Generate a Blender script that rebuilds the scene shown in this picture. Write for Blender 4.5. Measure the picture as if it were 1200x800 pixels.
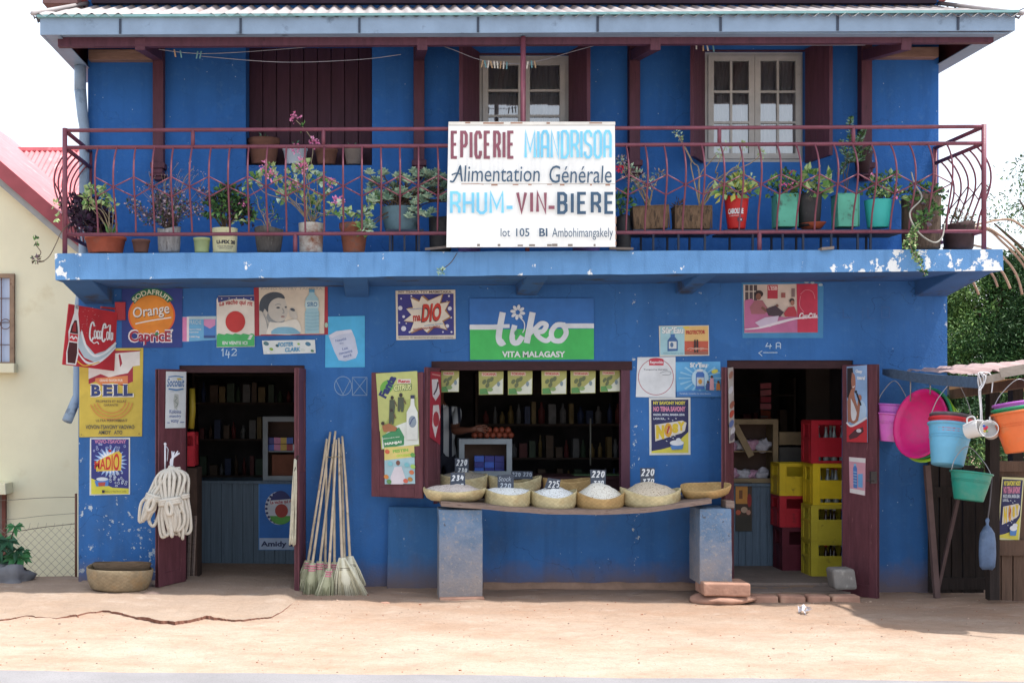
import bpy, math, random
from mathutils import Vector, Matrix, noise as mnoise
R = random.Random(7)
sc = bpy.context.scene
for o in list(bpy.data.objects): bpy.data.objects.remove(o)
rad = math.radians
# ------------------------------------------------------------------ camera, sky, sun, exposure
CAM = Vector((0.0, -12.0, 1.92)); F = 1440.0; VX, VY = 445.0, 460.0
cd = bpy.data.cameras.new("camera"); cam = bpy.data.objects.new("camera", cd); sc.collection.objects.link(cam)
cam.location = CAM; cam.rotation_euler = (rad(90), 0, 0)
cd.sensor_width = 36; cd.lens = 36 * F / 1200; cd.shift_x = (600 - VX) / 1200; cd.shift_y = (VY - 400) / 1200
cd.clip_start = .1; cd.clip_end = 2000
sc.camera = cam
LDIR = Vector((-.36, .075, -1.0)).normalized()          # the way the sunlight travels
SUN_EL = math.asin(-LDIR.z); SUN_AZ = math.atan2(-LDIR.x, -LDIR.y)
w = bpy.data.worlds.new("World"); sc.world = w; w.use_nodes = True
nt = w.node_tree; nt.nodes.clear()
sky = nt.nodes.new("ShaderNodeTexSky"); sky.sky_type = 'NISHITA'; sky.sun_disc = False
sky.sun_elevation = SUN_EL; sky.sun_rotation = SUN_AZ; sky.dust_density = 2.5; sky.air_density = 1.0; sky.ozone_density = 1.0
bg = nt.nodes.new("ShaderNodeBackground"); bg.inputs[1].default_value = .15
wo = nt.nodes.new("ShaderNodeOutputWorld")
hz = nt.nodes.new('ShaderNodeMix'); hz.data_type = 'RGBA'; hz.inputs[0].default_value = .55; hz.inputs[7].default_value = (6.6, 6.9, 7.2, 1)   # thin bright overcast veil
nt.links.new(sky.outputs[0], hz.inputs[6]); nt.links.new(hz.outputs[2], bg.inputs[0]); nt.links.new(bg.outputs[0], wo.inputs[0])
ld = bpy.data.lights.new("sun", 'SUN'); ld.energy = 3.6; ld.angle = rad(1.4); ld.color = (1, .965, .91)
sun = bpy.data.objects.new("sun", ld); sc.collection.objects.link(sun)
sun.rotation_euler = LDIR.to_track_quat('-Z', 'Y').to_euler(); sun.location = (3, -3, 12)
sc.view_settings.view_transform = 'Standard'; sc.view_settings.look = 'None'
sc.view_settings.exposure = 0.9; sc.view_settings.gamma = 1; sc.view_settings.use_curve_mapping = False
sc.render.engine = 'CYCLES'
try:
    sc.cycles.use_denoising = True; sc.cycles.max_bounces = 8; sc.cycles.diffuse_bounces = 5; sc.cycles.transparent_max_bounces = 16
except Exception: pass

# ------------------------------------------------------------------ helpers
def P(px, py, y):                                       # photo pixel on the upright plane at depth y
    d = 12.0 + y
    return Vector(((px - VX) * d / F, y, 1.92 + (VY - py) * d / F))
def PX(px, y): return (px - VX) * (12 + y) / F
def PZ(py, y): return 1.92 + (VY - py) * (12 + y) / F
def lin(c):
    return tuple(((v / 255) / 12.92 if v / 255 <= .04045 else ((v / 255 + .055) / 1.055) ** 2.4) for v in c)
class NT:
    def __init__(s, name):
        s.m = bpy.data.materials.new(name); s.m.use_nodes = True; s.t = s.m.node_tree; s.t.nodes.clear()
        s.out = s.t.nodes.new("ShaderNodeOutputMaterial"); s.b = s.t.nodes.new("ShaderNodeBsdfPrincipled")
        s.t.links.new(s.b.outputs[0], s.out.inputs[0])
    def put(s, inp, v):
        if hasattr(v, 'is_output') or isinstance(v, bpy.types.NodeSocket): s.t.links.new(v, inp)
        elif isinstance(v, tuple) and len(v) == 3 and inp.type == 'RGBA': inp.default_value = (*v, 1)
        else: inp.default_value = v
    def node(s, typ, out=0, ins=None, **kw):
        n = s.t.nodes.new("ShaderNode" + typ)
        for k, v in kw.items(): setattr(n, k, v)
        for k, v in (ins or {}).items(): s.put(n.inputs[k], v)
        return n.outputs[out]
    def pos(s, scale=(1, 1, 1)):
        return s.node("Mapping", ins={0: s.node("NewGeometry"), 3: scale})
    def obj(s, scale=(1, 1, 1)):
        return s.node("Mapping", ins={0: s.node("TexCoord", 3), 3: scale})
    def noise(s, vec, scale, detail=4, rough=.55):
        return s.node("TexNoise", 0, {'Vector': vec, 'Scale': scale, 'Detail': detail, 'Roughness': rough})
    def step(s, v, a, b, lo=0., hi=1.):
        return s.node("MapRange", 0, {0: v, 1: a, 2: b, 3: lo, 4: hi}, clamp=True)
    def mul(s, a, b): return s.node("Math", 0, {0: a, 1: b}, operation='MULTIPLY')
    def add(s, a, b): return s.node("Math", 0, {0: a, 1: b}, operation='ADD')
    def mx(s, a, b): return s.node("Math", 0, {0: a, 1: b}, operation='MAXIMUM')
    def mix(s, f, a, b):
        n = s.t.nodes.new("ShaderNodeMix"); n.data_type = 'RGBA'
        s.put(n.inputs[0], f); s.put(n.inputs[6], a); s.put(n.inputs[7], b); return n.outputs[2]
    def bump(s, h, strength, dist=.01):
        s.put(s.b.inputs['Normal'], s.node("Bump", 0, {'Strength': strength, 'Distance': dist, 'Height': h}))
    def fin(s, col, rough=.8, spec=.3, metal=0):
        s.put(s.b.inputs['Base Color'], col); s.put(s.b.inputs['Roughness'], rough)
        s.b.inputs['Specular IOR Level'].default_value = spec; s.b.inputs['Metallic'].default_value = metal
        return s.m
def sca(c, k): return tuple(min(1, v * k) for v in c)
_mc = {}
def mk(name, rgb, rough=.75, var=.18, scale=5, dirt=None, bump=0, bscale=60, spec=.3, metal=0, stretch=(1, 1, 1)):
    if name in _mc: return _mc[name]
    n = NT(name); c = lin(rgb); v = n.pos(stretch)
    f = n.noise(v, scale, 5, .6)
    col = n.mix(n.step(f, .3, .7), sca(c, 1 - var), sca(c, 1 + var))
    if dirt:
        d = n.noise(n.pos(stretch), dirt[2], 6, .65)
        col = n.mix(n.step(d, dirt[1], dirt[1] + .12), col, lin(dirt[0]))
    if bump: n.bump(n.noise(v, bscale, 4), bump)
    _mc[name] = n.fin(col, rough, spec, metal); return _mc[name]
def ink(rgb):                                           # printed or painted colour, a little faded
    rgb = tuple(int(.9 * c + 15) for c in rgb)
    return mk("print_%d_%d_%d" % tuple(rgb), rgb, .55, .13, 5, None, .12, 22, spec=.35)

def link(o): sc.collection.objects.link(o); return o
def thing(name, label, cat, loc, group=None):
    o = link(bpy.data.objects.new(name, None)); o.location = loc; o.empty_display_size = .1
    o['label'] = label; o['category'] = cat
    if group: o['group'] = group
    o['wl'] = tuple(loc); return o
def origin(o):
    p = Vector((0, 0, 0))
    while o: p += o.location; o = o.parent
    return p
class MB:                                               # gathers geometry in world coordinates, then links ONE mesh object
    def __init__(s): s.v = []; s.f = []; s.mi = []; s.sm = []; s.mats = []
    def m(s, mat):
        if mat not in s.mats: s.mats.append(mat)
        return s.mats.index(mat)
    def face(s, pts, mat, smooth=False):
        b = len(s.v); s.v += [Vector(p) for p in pts]; s.f.append(tuple(range(b, b + len(pts)))); s.mi.append(s.m(mat)); s.sm.append(smooth)
    def raw(s, vs, fs, mat, smooth=False):
        b = len(s.v); s.v += [Vector(p) for p in vs]; k = s.m(mat)
        for f in fs: s.f.append(tuple(b + i for i in f)); s.mi.append(k); s.sm.append(smooth)
    def hexa(s, a, mat):                                # 8 corners: bottom 4 counter-clockwise, top 4
        s.raw(a, [(3, 2, 1, 0), (4, 5, 6, 7), (0, 1, 5, 4), (1, 2, 6, 5), (2, 3, 7, 6), (3, 0, 4, 7)], mat)
    def box(s, x0, x1, y0, y1, z0, z1, mat, taper=0):
        t = taper
        s.hexa([(x0, y0, z0), (x1, y0, z0), (x1, y1, z0), (x0, y1, z0), (x0 + t, y0 + t, z1), (x1 - t, y0 + t, z1), (x1 - t, y1 - t, z1), (x0 + t, y1 - t, z1)], mat)
    def obox(s, c, u, vv, n, hu, hv, hn, mat):          # oriented box about centre c
        c, u, vv, n = Vector(c), Vector(u).normalized() * hu, Vector(vv).normalized() * hv, Vector(n).normalized() * hn
        s.hexa([c - u - vv - n, c + u - vv - n, c + u + vv - n, c - u + vv - n, c - u - vv + n, c + u - vv + n, c + u + vv + n, c - u + vv + n], mat)
    def bar(s, a, b, w, h, mat, up=(0, 0, 1)):          # timber from a to b
        a, b = Vector(a), Vector(b); d = (b - a); u = d.cross(Vector(up))
        if u.length < 1e-5: u = Vector((1, 0, 0))
        u.normalize(); n = u.cross(d).normalized()
        s.obox((a + b) / 2, d, u, n, d.length / 2, w / 2, h / 2, mat)
    def tube(s, pts, r, mat, n=6, closed=False):
        pts = [Vector(p) for p in pts]; k = len(pts); rs = r if isinstance(r, (list, tuple)) else [r] * k
        vs = []; prev = None
        for i, p in enumerate(pts):
            t = (pts[(i + 1) % k] - pts[i - 1]) if closed else (pts[min(i + 1, k - 1)] - pts[max(i - 1, 0)])
            if t.length < 1e-9: t = Vector((0, 0, 1))
            t.normalize()
            if prev is None:
                u = t.cross(Vector((0, 0, 1)))
                if u.length < .05: u = t.cross(Vector((0, 1, 0)))
            else: u = prev - t * prev.dot(t)
            u.normalize(); prev = u; ww = t.cross(u)
            vs += [p + (u * math.cos(a) + ww * math.sin(a)) * rs[i] for a in [2 * math.pi * j / n for j in range(n)]]
        fs = []
        for i in range(k if closed else k - 1):
            a, b = i * n, ((i + 1) % k) * n
            fs += [(a + j, a + (j + 1) % n, b + (j + 1) % n, b + j) for j in range(n)]
        if not closed: fs += [tuple(range(n - 1, -1, -1)), tuple(range((k - 1) * n, k * n))]
        s.raw(vs, fs, mat, True)
    def lathe(s, c, prof, mat, n=28, sx=1, sy=1, M=None, wob=0, closed=False):   # prof: (r, z) pairs
        c = Vector(c); vs = []; ph = R.random() * 6
        for r, z in prof:
            for j in range(n):
                a = 2 * math.pi * j / n; q = 1 + wob * math.sin(2 * a + ph) + wob * .6 * math.sin(3 * a + ph * 2)
                p = Vector((r * sx * q * math.cos(a), r * sy * q * math.sin(a), z + wob * .25 * math.sin(a * 2 + ph) * (1 if z > prof[0][1] + .001 else 0)))
                vs.append(c + (M @ p if M else p))
        k = len(prof); fs = []
        for i in range(k - 1):
            fs += [(i * n + j, i * n + (j + 1) % n, (i + 1) * n + (j + 1) % n, (i + 1) * n + j) for j in range(n)]
        if prof[0][0] > .0005: fs.append(tuple(range(n - 1, -1, -1)))
        if prof[-1][0] > .0005: fs.append(tuple(range((k - 1) * n, k * n)))
        s.raw(vs, fs, mat, True)
    def blob(s, c, r, mat, n=8, rough=.2, seg=None):      # lumpy stone-like body; r a number or three
        r3 = Vector(r) if isinstance(r, (tuple, list)) else Vector((r, r, r)); c = Vector(c); sd = Vector((R.random() * 9, R.random() * 9, R.random() * 9))
        vs = []; rings = n; sg = seg or n * 2
        for i in range(rings + 1):
            th = math.pi * i / rings
            for j in range(sg):
                a = 2 * math.pi * j / sg; d = Vector((math.sin(th) * math.cos(a), math.sin(th) * math.sin(a), math.cos(th)))
                k = 1 + rough * mnoise.noise(d * 1.3 + sd) + rough * .5 * mnoise.noise(d * 3 + sd)
                vs.append(c + Vector((d.x * r3.x, d.y * r3.y, d.z * r3.z)) * k)
        fs = [(i * sg + j, (i + 1) * sg + j, (i + 1) * sg + (j + 1) % sg, i * sg + (j + 1) % sg) for i in range(rings) for j in range(sg)]
        s.raw(vs, fs, mat, True)
    def leaf(s, c, d, ln, wd, mat, nrm=None):             # a folded leaf of two faces
        d = Vector(d).normalized(); u = d.cross(nrm or Vector((R.uniform(-1, 1), R.uniform(-1, 1), R.uniform(-1, 1))))
        if u.length < .01: u = d.cross(Vector((0, .3, 1)))
        u.normalize(); k = u.cross(d) * wd * .35; c = Vector(c)
        a, b, e, f = c, c + d * ln * .5 + u * wd / 2 + k, c + d * ln, c + d * ln * .5 - u * wd / 2 + k
        s.raw([a, b, e, f], [(0, 1, 2), (0, 2, 3)], mat)
    def clump(s, c, r, n, ln, wd, mats, up=.3):
        for _ in range(n):
            d = Vector((R.gauss(0, 1), R.gauss(0, 1), R.gauss(0, 1) + up)).normalized()
            p = Vector(c) + d * r * R.uniform(.2, 1)
            s.leaf(p, d + Vector((R.uniform(-.6, .6), R.uniform(-.6, .6), R.uniform(-.6, .6))), ln * R.uniform(.7, 1.2), wd * R.uniform(.7, 1.2), R.choice(mats))
    def build(s, name, parent=None, at=None, bevel=0, label=None):
        o_loc = Vector(at) if at is not None else Vector((0, 0, 0))
        base = (origin(parent) if parent else Vector((0, 0, 0))) + o_loc
        me = bpy.data.meshes.new(name); me.from_pydata([tuple(p - base) for p in s.v], [], s.f)
        for m in s.mats: me.materials.append(m)
        me.polygons.foreach_set('material_index', s.mi); me.polygons.foreach_set('use_smooth', s.sm); me.update()
        o = link(bpy.data.objects.new(name, me)); o.location = o_loc
        if parent: o.parent = parent
        if bevel:
            b = o.modifiers.new("bevel", 'BEVEL'); b.width = bevel; b.segments = 2; b.limit_method = 'ANGLE'; b.angle_limit = rad(40)
        if label: o['label'] = label
        return o
    def solo(s, name, label, cat, at=None, group=None, bevel=0):
        if at is None:
            lo = Vector((min(p.x for p in s.v), min(p.y for p in s.v), min(p.z for p in s.v))); hi = Vector((max(p.x for p in s.v), max(p.y for p in s.v), max(p.z for p in s.v)))
            at = Vector(((lo.x + hi.x) / 2, (lo.y + hi.y) / 2, lo.z))
        o = s.build(name, None, at, bevel); o['label'] = label; o['category'] = cat
        if group: o['group'] = group
        return o
def struct(o, kind='structure'): o['kind'] = kind; return o
def spline(pts, k=6):                                   # Catmull-Rom through points
    pts = [Vector(p) for p in pts]; out = []
    for i in range(len(pts) - 1):
        a, b, c, d = pts[max(i - 1, 0)], pts[i], pts[i + 1], pts[min(i + 2, len(pts) - 1)]
        for j in range(k):
            t = j / k; out.append(.5 * ((2 * b) + (c - a) * t + (2 * a - 5 * b + 4 * c - d) * t * t + (3 * b - a - 3 * c + d) * t ** 3))
    out.append(pts[-1]); return out

# flat printed things: outlines given where they stand on a real plane
_glyph = {}
def glyph_mesh(txt, off):
    k = (txt, off)
    if k not in _glyph:
        cu = bpy.data.curves.new("lettering", 'FONT'); cu.body = txt; cu.size = 1; cu.offset = off; cu.resolution_u = 3; cu.fill_mode = 'BOTH'
        ob = bpy.data.objects.new("lettering", cu); link(ob); bpy.context.view_layer.update()
        me = bpy.data.meshes.new_from_object(ob.evaluated_get(bpy.context.evaluated_depsgraph_get()))
        vs = [tuple(v.co) for v in me.vertices]; fs = [tuple(p.vertices) for p in me.polygons]
        bpy.data.objects.remove(ob); bpy.data.meshes.remove(me); bpy.data.curves.remove(cu)
        _glyph[k] = (vs, fs)
    return _glyph[k]
G = {'E': (1, [[(1, 0), (0, 0), (0, 1), (1, 1)], [(0, .48), (.85, .48)]]), 'P': (1, [[(0, 1), (0, 0), (.7, 0), (1, .1), (1, .45), (.7, .55), (0, .55)]]),
 'I': (0, [[(0, 0), (0, 1)]]), 'C': (1, [[(1, .26), (1, .12), (.75, 0), (.25, 0), (0, .12), (0, .88), (.25, 1), (.75, 1), (1, .88), (1, .74)]]),
 'R': (1, [[(0, 1), (0, 0), (.7, 0), (1, .1), (1, .42), (.7, .52), (0, .52)], [(.55, .52), (1, .75), (1, 1)]]), 'M': (1.5, [[(0, 1), (0, 0), (.5, .75), (1, 0), (1, 1)]]),
 'A': (1, [[(0, 1), (0, .14), (.28, 0), (.72, 0), (1, .14), (1, 1)], [(0, .6), (1, .6)]]), 'N': (1.1, [[(0, 1), (0, 0), (1, 1), (1, 0)]]),
 'D': (1, [[(0, 0), (0, 1), (.65, 1), (1, .85), (1, .15), (.65, 0), (0, 0)]]), 'S': (1, [[(1, .22), (1, .1), (.7, 0), (.3, 0), (0, .1), (0, .36), (.2, .45), (.8, .55), (1, .64), (1, .9), (.7, 1), (.3, 1), (0, .9), (0, .78)]]),
 'O': (1, [[(.3, 0), (0, .12), (0, .88), (.3, 1), (.7, 1), (1, .88), (1, .12), (.7, 0), (.3, 0)]]), 'H': (1.1, [[(0, 0), (0, 1)], [(1, 0), (1, 1)], [(0, .5), (1, .5)]]),
 'U': (1, [[(0, 0), (0, .88), (.3, 1), (.7, 1), (1, .88), (1, 0)]]), 'V': (1.15, [[(0, 0), (.5, 1), (1, 0)]]), 'B': (1, [[(0, .5), (0, 0), (.65, 0), (.95, .1), (.95, .4), (.65, .48), (0, .48), (0, 1), (.7, 1), (1, .88), (1, .6), (.65, .48)]]),
 '-': (.7, [[(0, .75), (1, .75)]]), 'T': (1, [[(0, 0), (1, 0)], [(.5, 0), (.5, 1)]]), 'L': (.9, [[(0, 0), (0, 1), (1, 1)]]), 'Y': (1.1, [[(0, 0), (.5, .5), (1, 0)], [(.5, .5), (.5, 1)]]),
 '0': (.8, [[(.5, 0), (.1, .15), (0, .5), (.1, .85), (.5, 1), (.9, .85), (1, .5), (.9, .15), (.5, 0)]]), '1': (.35, [[(0, .25), (1, 0), (1, 1)]]), '2': (.8, [[(0, .2), (.3, 0), (.8, .05), (.95, .3), (0, 1), (1, .95)]]),
 '3': (.8, [[(0, .08), (.7, 0), (.9, .2), (.4, .45), (1, .7), (.7, .98), (0, .95)]]), '4': (.9, [[(.3, 0), (0, .6), (1, .55)], [(.75, .2), (.65, 1)]]), '5': (.8, [[(1, 0), (.15, 0), (.1, .42), (.7, .42), (1, .7), (.7, 1), (0, .95)]]),
 '7': (.8, [[(0, .05), (1, 0), (.4, 1)]]), ' ': (.7, [])}
class Flat:
    def __init__(s, p0, n=(0, -1, 0)):
        s.p0 = Vector(p0); s.n = Vector(n).normalized(); s.b = MB(); s.k = 0; s.t = 0
    def pt(s, px, py, h=0):
        d = Vector(((px - VX) / F, 1, (VY - py) / F)); t = (s.p0 - CAM).dot(s.n) / d.dot(s.n)
        return CAM + d * t + s.n * h
    def h(s): s.k += 1; return s.t + s.k * .0006
    def board(s, pts, rgb, t=.006, edge=None, mat=None):
        if len(pts) == 2: (a, b), (c, d) = pts; pts = [(a, b), (c, b), (c, d), (a, d)]
        m = mat or ink(rgb); s.t = t; n = len(pts); s.corner = pts
        fr = [s.pt(*p, t) for p in pts]; bk = [s.pt(*p) for p in pts]
        s.b.face(fr[::-1], m); s.b.face(bk, m)
        for i in range(n): s.b.face([bk[i], fr[i], fr[(i + 1) % n], bk[(i + 1) % n]], edge or m)
        s.quad = pts if n == 4 else None
        return s
    def lerp(s, u, v):                                   # board fraction to pixel
        a, b, c, d = [Vector((*p, 0)) for p in s.quad]
        q = a.lerp(b, u).lerp(d.lerp(c, u), v); return (q.x, q.y)
    def poly(s, pts, rgb):
        h = s.h(); s.b.face([s.pt(*p, h) for p in pts], ink(rgb))
    def rect(s, x0, y0, x1, y1, rgb): s.poly([(x0, y0), (x1, y0), (x1, y1), (x0, y1)], rgb)
    def ell(s, cx, cy, rx, ry, rgb, n=24, a0=0, a1=360, rot=0):
        pts = []
        full = a1 - a0 >= 360
        for i in range(n if full else n + 1):
            a = rad(a0 + (a1 - a0) * i / n); x, y = rx * math.cos(a), ry * math.sin(a); c, q = math.cos(rad(rot)), math.sin(rad(rot))
            pts.append((cx + x * c - y * q, cy + x * q + y * c))
        s.poly(pts, rgb)
    def stroke(s, pts, wd, rgb, smooth=0, taper=False):
        pts = [Vector((*p, 0)) for p in pts]
        if smooth: pts = spline(pts, smooth)
        h = s.h(); k = len(pts); L = []; Rr = []
        for i, p in enumerate(pts):
            a = (p - pts[i - 1]) if i else None; b = (pts[i + 1] - p) if i < k - 1 else None
            if a is None or a.length < 1e-6: a = b
            if b is None or b.length < 1e-6: b = a
            na = Vector((-a.y, a.x, 0)).normalized(); nb = Vector((-b.y, b.x, 0)).normalized(); m = na + nb
            m = m.normalized() / max(.5, m.normalized().dot(na)) if m.length > .2 else na
            ww = wd / 2 * ((1 - .75 * abs(2 * i / (k - 1) - 1)) if taper else 1)
            L.append(p + m * ww); Rr.append(p - m * ww)
        m = ink(rgb)
        s.b.raw([s.pt(q.x, q.y, h + .0005 * (i % k) / k) for i, q in enumerate(L + Rr)], [(i, i + 1, k + i + 1, k + i) for i in range(k - 1)], m)
    def ring(s, cx, cy, rx, ry, wd, rgb, n=28, a0=0, a1=360):
        s.stroke([(cx + rx * math.cos(rad(a0 + (a1 - a0) * i / n)), cy + ry * math.sin(rad(a0 + (a1 - a0) * i / n))) for i in range(n + 1)], wd, rgb)
    def text(s, txt, x0, y0, x1, y1, rgb, bold=.0, shear=0, rot=0, warp=None):
        vs, fs = glyph_mesh(txt, bold)
        if not vs: return
        ax, bx = min(v[0] for v in vs), max(v[0] for v in vs); ay, by = min(v[1] for v in vs), max(v[1] for v in vs)
        h = s.h(); out = []; cx, cy = (x0 + x1) / 2, (y0 + y1) / 2; c, q = math.cos(rad(rot)), math.sin(rad(rot))
        for v in vs:
            u, t = (v[0] - ax) / (bx - ax), (v[1] - ay) / max(by - ay, 1e-6)
            x, y = x0 + u * (x1 - x0) + shear * (t - .5) * (y1 - y0), y1 - t * (y1 - y0)
            if warp: x, y = warp(u, t, x, y)
            x, y = x - cx, y - cy; x, y = x * c - y * q, x * q + y * c
            out.append(s.pt(cx + x, cy + y, h))
        s.b.raw(out, fs, ink(rgb))
    def block(s, txt, x0, y0, x1, y1, wd, rgb, gap=.55, jitter=0, shear=0):     # hand-lettered capitals
        gp_ = gap * wd * 1.15; k = (x1 - x0 - len(txt) * wd - gp_ * (len(txt) - 1)) / max(.1, sum(G[c][0] for c in txt)); x = x0 + wd / 2
        for c in txt:
            gw, sts = G[c]; jy = R.uniform(-1, 1) * jitter
            for st in sts: s.stroke([(x + p[0] * gw * k + shear * (1 - p[1]) * (y1 - y0), y0 + wd / 2 + jy + p[1] * (y1 - y0 - wd)) for p in st], wd, rgb)
            x += gw * k + wd + gp_
    def script(s, x0, y0, x1, y1, wd, rgb, sk=0):            # the flowing drink lettering
        def q(p): u, v = p[0] / 100, p[1] / 40; return (x0 + u * (x1 - x0), y0 + v * (y1 - y0) + sk * u)
        def st(ps, k=1): s.stroke([q(p) for p in ps], wd * k, rgb, 4)
        st([(22, 8), (17, 1), (9, 4), (3, 16), (2, 28), (9, 35), (18, 28)], 1.5); st([(9, 35), (20, 39), (34, 36), (40, 40)], .9)
        for cx in (25, 38, 78): st([(cx + 3, 16), (cx - 2, 16), (cx - 4, 24), (cx - 1, 30), (cx + 4, 26), (cx + 5, 19), (cx + 2, 16)])
        st([(38, 17), (33, 17), (31, 25), (34, 30), (39, 27)]); st([(49, 16), (44, 17), (42, 25), (45, 30), (49, 25), (51, 15), (50, 27), (53, 29)])
        st([(70, 9), (67, 2), (60, 4), (54, 17), (54, 30), (60, 34), (68, 28)], 1.5); st([(56, 6), (64, 9), (76, 7), (84, 2)], .9)
        st([(84, 28), (88, 12), (89, 3), (86, 8), (85, 26), (88, 29)]); st([(97, 17), (93, 17), (91, 25), (93, 30), (97, 25), (99, 16), (98, 27), (100, 29)])
    def solo(s, name, label, cat, group=None):
        lo = s.pt(*s.corner[0]); return s.b.solo(name, label, cat, None, group)
# ------------------------------------------------------------------ materials
def wall_mat(name, rgb, chips=.5, dirt_top=.35, chip_all=.0, seed=0., var=.1):
    n = NT(name); c = lin(rgb); v = n.pos(); z = n.node("SeparateXYZ", 2, {0: n.node("NewGeometry")}); x = n.node("SeparateXYZ", 0, {0: n.node("NewGeometry")})
    vs = n.node("Mapping", ins={0: v, 1: (seed, seed, 0)})
    col = n.mix(n.step(n.noise(vs, 1.1, 6, .6), .32, .68), sca(c, 1 - var), sca(c, 1 + var))
    wp = n.t.nodes.new("ShaderNodeVectorMath"); wp.operation = 'ADD'; n.put(wp.inputs[0], vs); n.put(wp.inputs[1], n.node("TexNoise", 1, {'Vector': vs, 'Scale': 2.2, 'Detail': 5.0}))
    pc = n.node("SeparateXYZ", 0, {0: n.node("TexVoronoi", 1, {'Vector': wp.outputs[0], 'Scale': .8})})
    col = n.mix(n.mul(n.step(pc, .35, .6), .3), col, sca(c, 1.22)); col = n.mix(n.mul(n.step(pc, .72, .8), .3), col, sca(c, .74))
    ck = n.node("TexVoronoi", 0, {'Vector': wp.outputs[0], 'Scale': 1.1}, feature='DISTANCE_TO_EDGE')
    col = n.mix(n.mul(n.mul(n.step(ck, .006, .002), n.step(n.noise(vs, .9, 3), .5, .58)), .6), col, sca(c, .3))
    gr = n.noise(n.pos((2.2, 2.2, 1.1)), 1.3, 6, .65); col = n.mix(n.mul(n.mul(n.step(gr, .5, .74), n.step(z, 2.1, .9)), .4), col, lin((74, 84, 98)))
    streak = n.noise(n.pos((7, 7, .5)), 1.0, 5, .65)
    col = n.mix(n.mul(n.step(streak, .48, .75), .5), col, sca(c, .62))
    col = n.mix(n.mul(n.step(n.noise(vs, 14, 4, .7), .55, .75), .22), col, lin((96, 138, 178)))       # chalky rubbed patches
    fine = n.noise(vs, 13, 9, .7); broad = n.noise(vs, 1.7, 3, .5)
    low = n.mx(n.mx(n.mul(n.step(z, 1.5, .7), n.step(x, .2, -2.2)), n.mul(n.step(n.node('Math', 0, {0: n.add(x, -2.5)}, operation='ABSOLUTE'), .09, .03), .75)), n.mx(n.mx(n.step(x, 5.45, 5.53), n.mul(n.step(x, -2.78, -2.92), .7)), chip_all))
    thr = n.add(n.mul(n.step(broad, .42, .7), .09), n.mul(low, .13))
    m = n.step(n.add(fine, n.mul(thr, chips)), .725, .74)
    col = n.mix(m, col, lin((178, 190, 200)))
    speck = n.node("TexVoronoi", 0, {'Vector': n.pos(), 'Scale': 9.0})
    col = n.mix(n.mul(n.step(speck, .05, .035), .8), col, lin((170, 190, 205)))
    zz = n.add(z, n.mul(n.add(n.noise(n.pos(), 5, 5, .6), -.5), -.3))
    col = n.mix(n.mul(n.step(zz, dirt_top, .03), .8), col, lin((112, 92, 80)))
    n.bump(n.add(n.noise(v, 45, 5, .6), n.mul(m, -.6)), .35, .012)
    return n.fin(col, .75, .25)
blue = wall_mat("blue_wall_paint", (50, 100, 160), 1.0, .3, var=.16)
blue_up = wall_mat("blue_upper_paint", (42, 98, 168), .4, .1, 0, 3.1, var=.14)
def slab_mat():
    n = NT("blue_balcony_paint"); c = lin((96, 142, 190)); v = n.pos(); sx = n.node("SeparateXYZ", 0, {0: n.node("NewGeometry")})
    ends = n.add(n.step(sx, -1.9, -2.9), n.step(sx, 3.3, 4.7))
    bl = n.noise(v, 2.4, 3, .5)
    f = n.noise(n.pos((1, 1, .8)), 6, 9, .66)
    m = n.step(n.add(f, n.add(n.mul(ends, .12), n.mul(n.step(bl, .52, .72), .085))), .655, .672)
    col = n.mix(n.step(n.noise(v, 3, 5), .3, .7), sca(c, .85), sca(c, 1.1))
    col = n.mix(n.mul(n.step(n.noise(n.pos((12, 12, 1)), 1, 5), .52, .75), .4), col, lin((56, 90, 128)))
    col = n.mix(m, col, lin((222, 226, 226)))
    n.bump(n.add(n.noise(v, 70, 4), n.mul(m, -.8)), .4, .01)
    return n.fin(col, .8, .2)
slabm = slab_mat()
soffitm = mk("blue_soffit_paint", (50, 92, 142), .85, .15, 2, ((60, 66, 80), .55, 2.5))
def pillar_mat():
    n = NT("worn_pillar_paint"); v = n.pos(); c = lin((104, 130, 160)); z = n.node("SeparateXYZ", 2, {0: n.node("NewGeometry")}); f1 = n.noise(v, 5, 8, .7)
    col = n.mix(n.step(f1, .3, .7), sca(c, .75), sca(c, 1.2))
    zz = n.add(z, n.mul(n.add(f1, -.5), -1.0)); col = n.mix(n.mul(n.step(zz, .75, .1), .75), col, lin((150, 136, 124)))
    col = n.mix(n.mul(n.step(n.noise(v, 28, 7, .75), .54, .64), .55), col, lin((172, 160, 146)))
    col = n.mix(n.step(n.noise(v, 11, 8, .7), .64, .66), col, lin((86, 92, 104)))
    n.bump(n.add(n.noise(v, 40, 6, .7), f1), .6, .015); return n.fin(col, .85, .2)
plinthm = pillar_mat()
plinth2 = wall_mat("blue_low_block_paint", (56, 104, 156), .4, .35, .0, 8.0)
purple = mk("purple_wood", (82, 48, 62), .6, .22, 4, ((50, 34, 44), .62, 7), .25, 30, stretch=(6, 6, 1))
shut = mk("purple_shutter_boards", (64, 38, 54), .6, .25, 3, ((50, 28, 44), .6, 5), .25, 25, stretch=(9, 9, .7))
doorm = mk("worn_purple_door", (92, 52, 60), .62, .25, 3, ((132, 92, 92), .64, 9), .3, 30, stretch=(5, 5, 1))
darkwood = mk("dark_frame_wood", (52, 26, 30), .65, .25, 4, None, .25, 30, stretch=(2, 6, 6))
railm = mk("red_railing_paint", (112, 60, 74), .5, .2, 9, ((84, 50, 54), .64, 14), .2, 60, spec=.4)
rail_dark = railm
zinc = mk("weathered_zinc", (128, 150, 174), .5, .14, 3, ((88, 104, 122), .6, 5), .15, 40, spec=.4)
zinc_lip = mk("zinc_lip", (120, 160, 162), .5, .12, 6)
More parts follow.
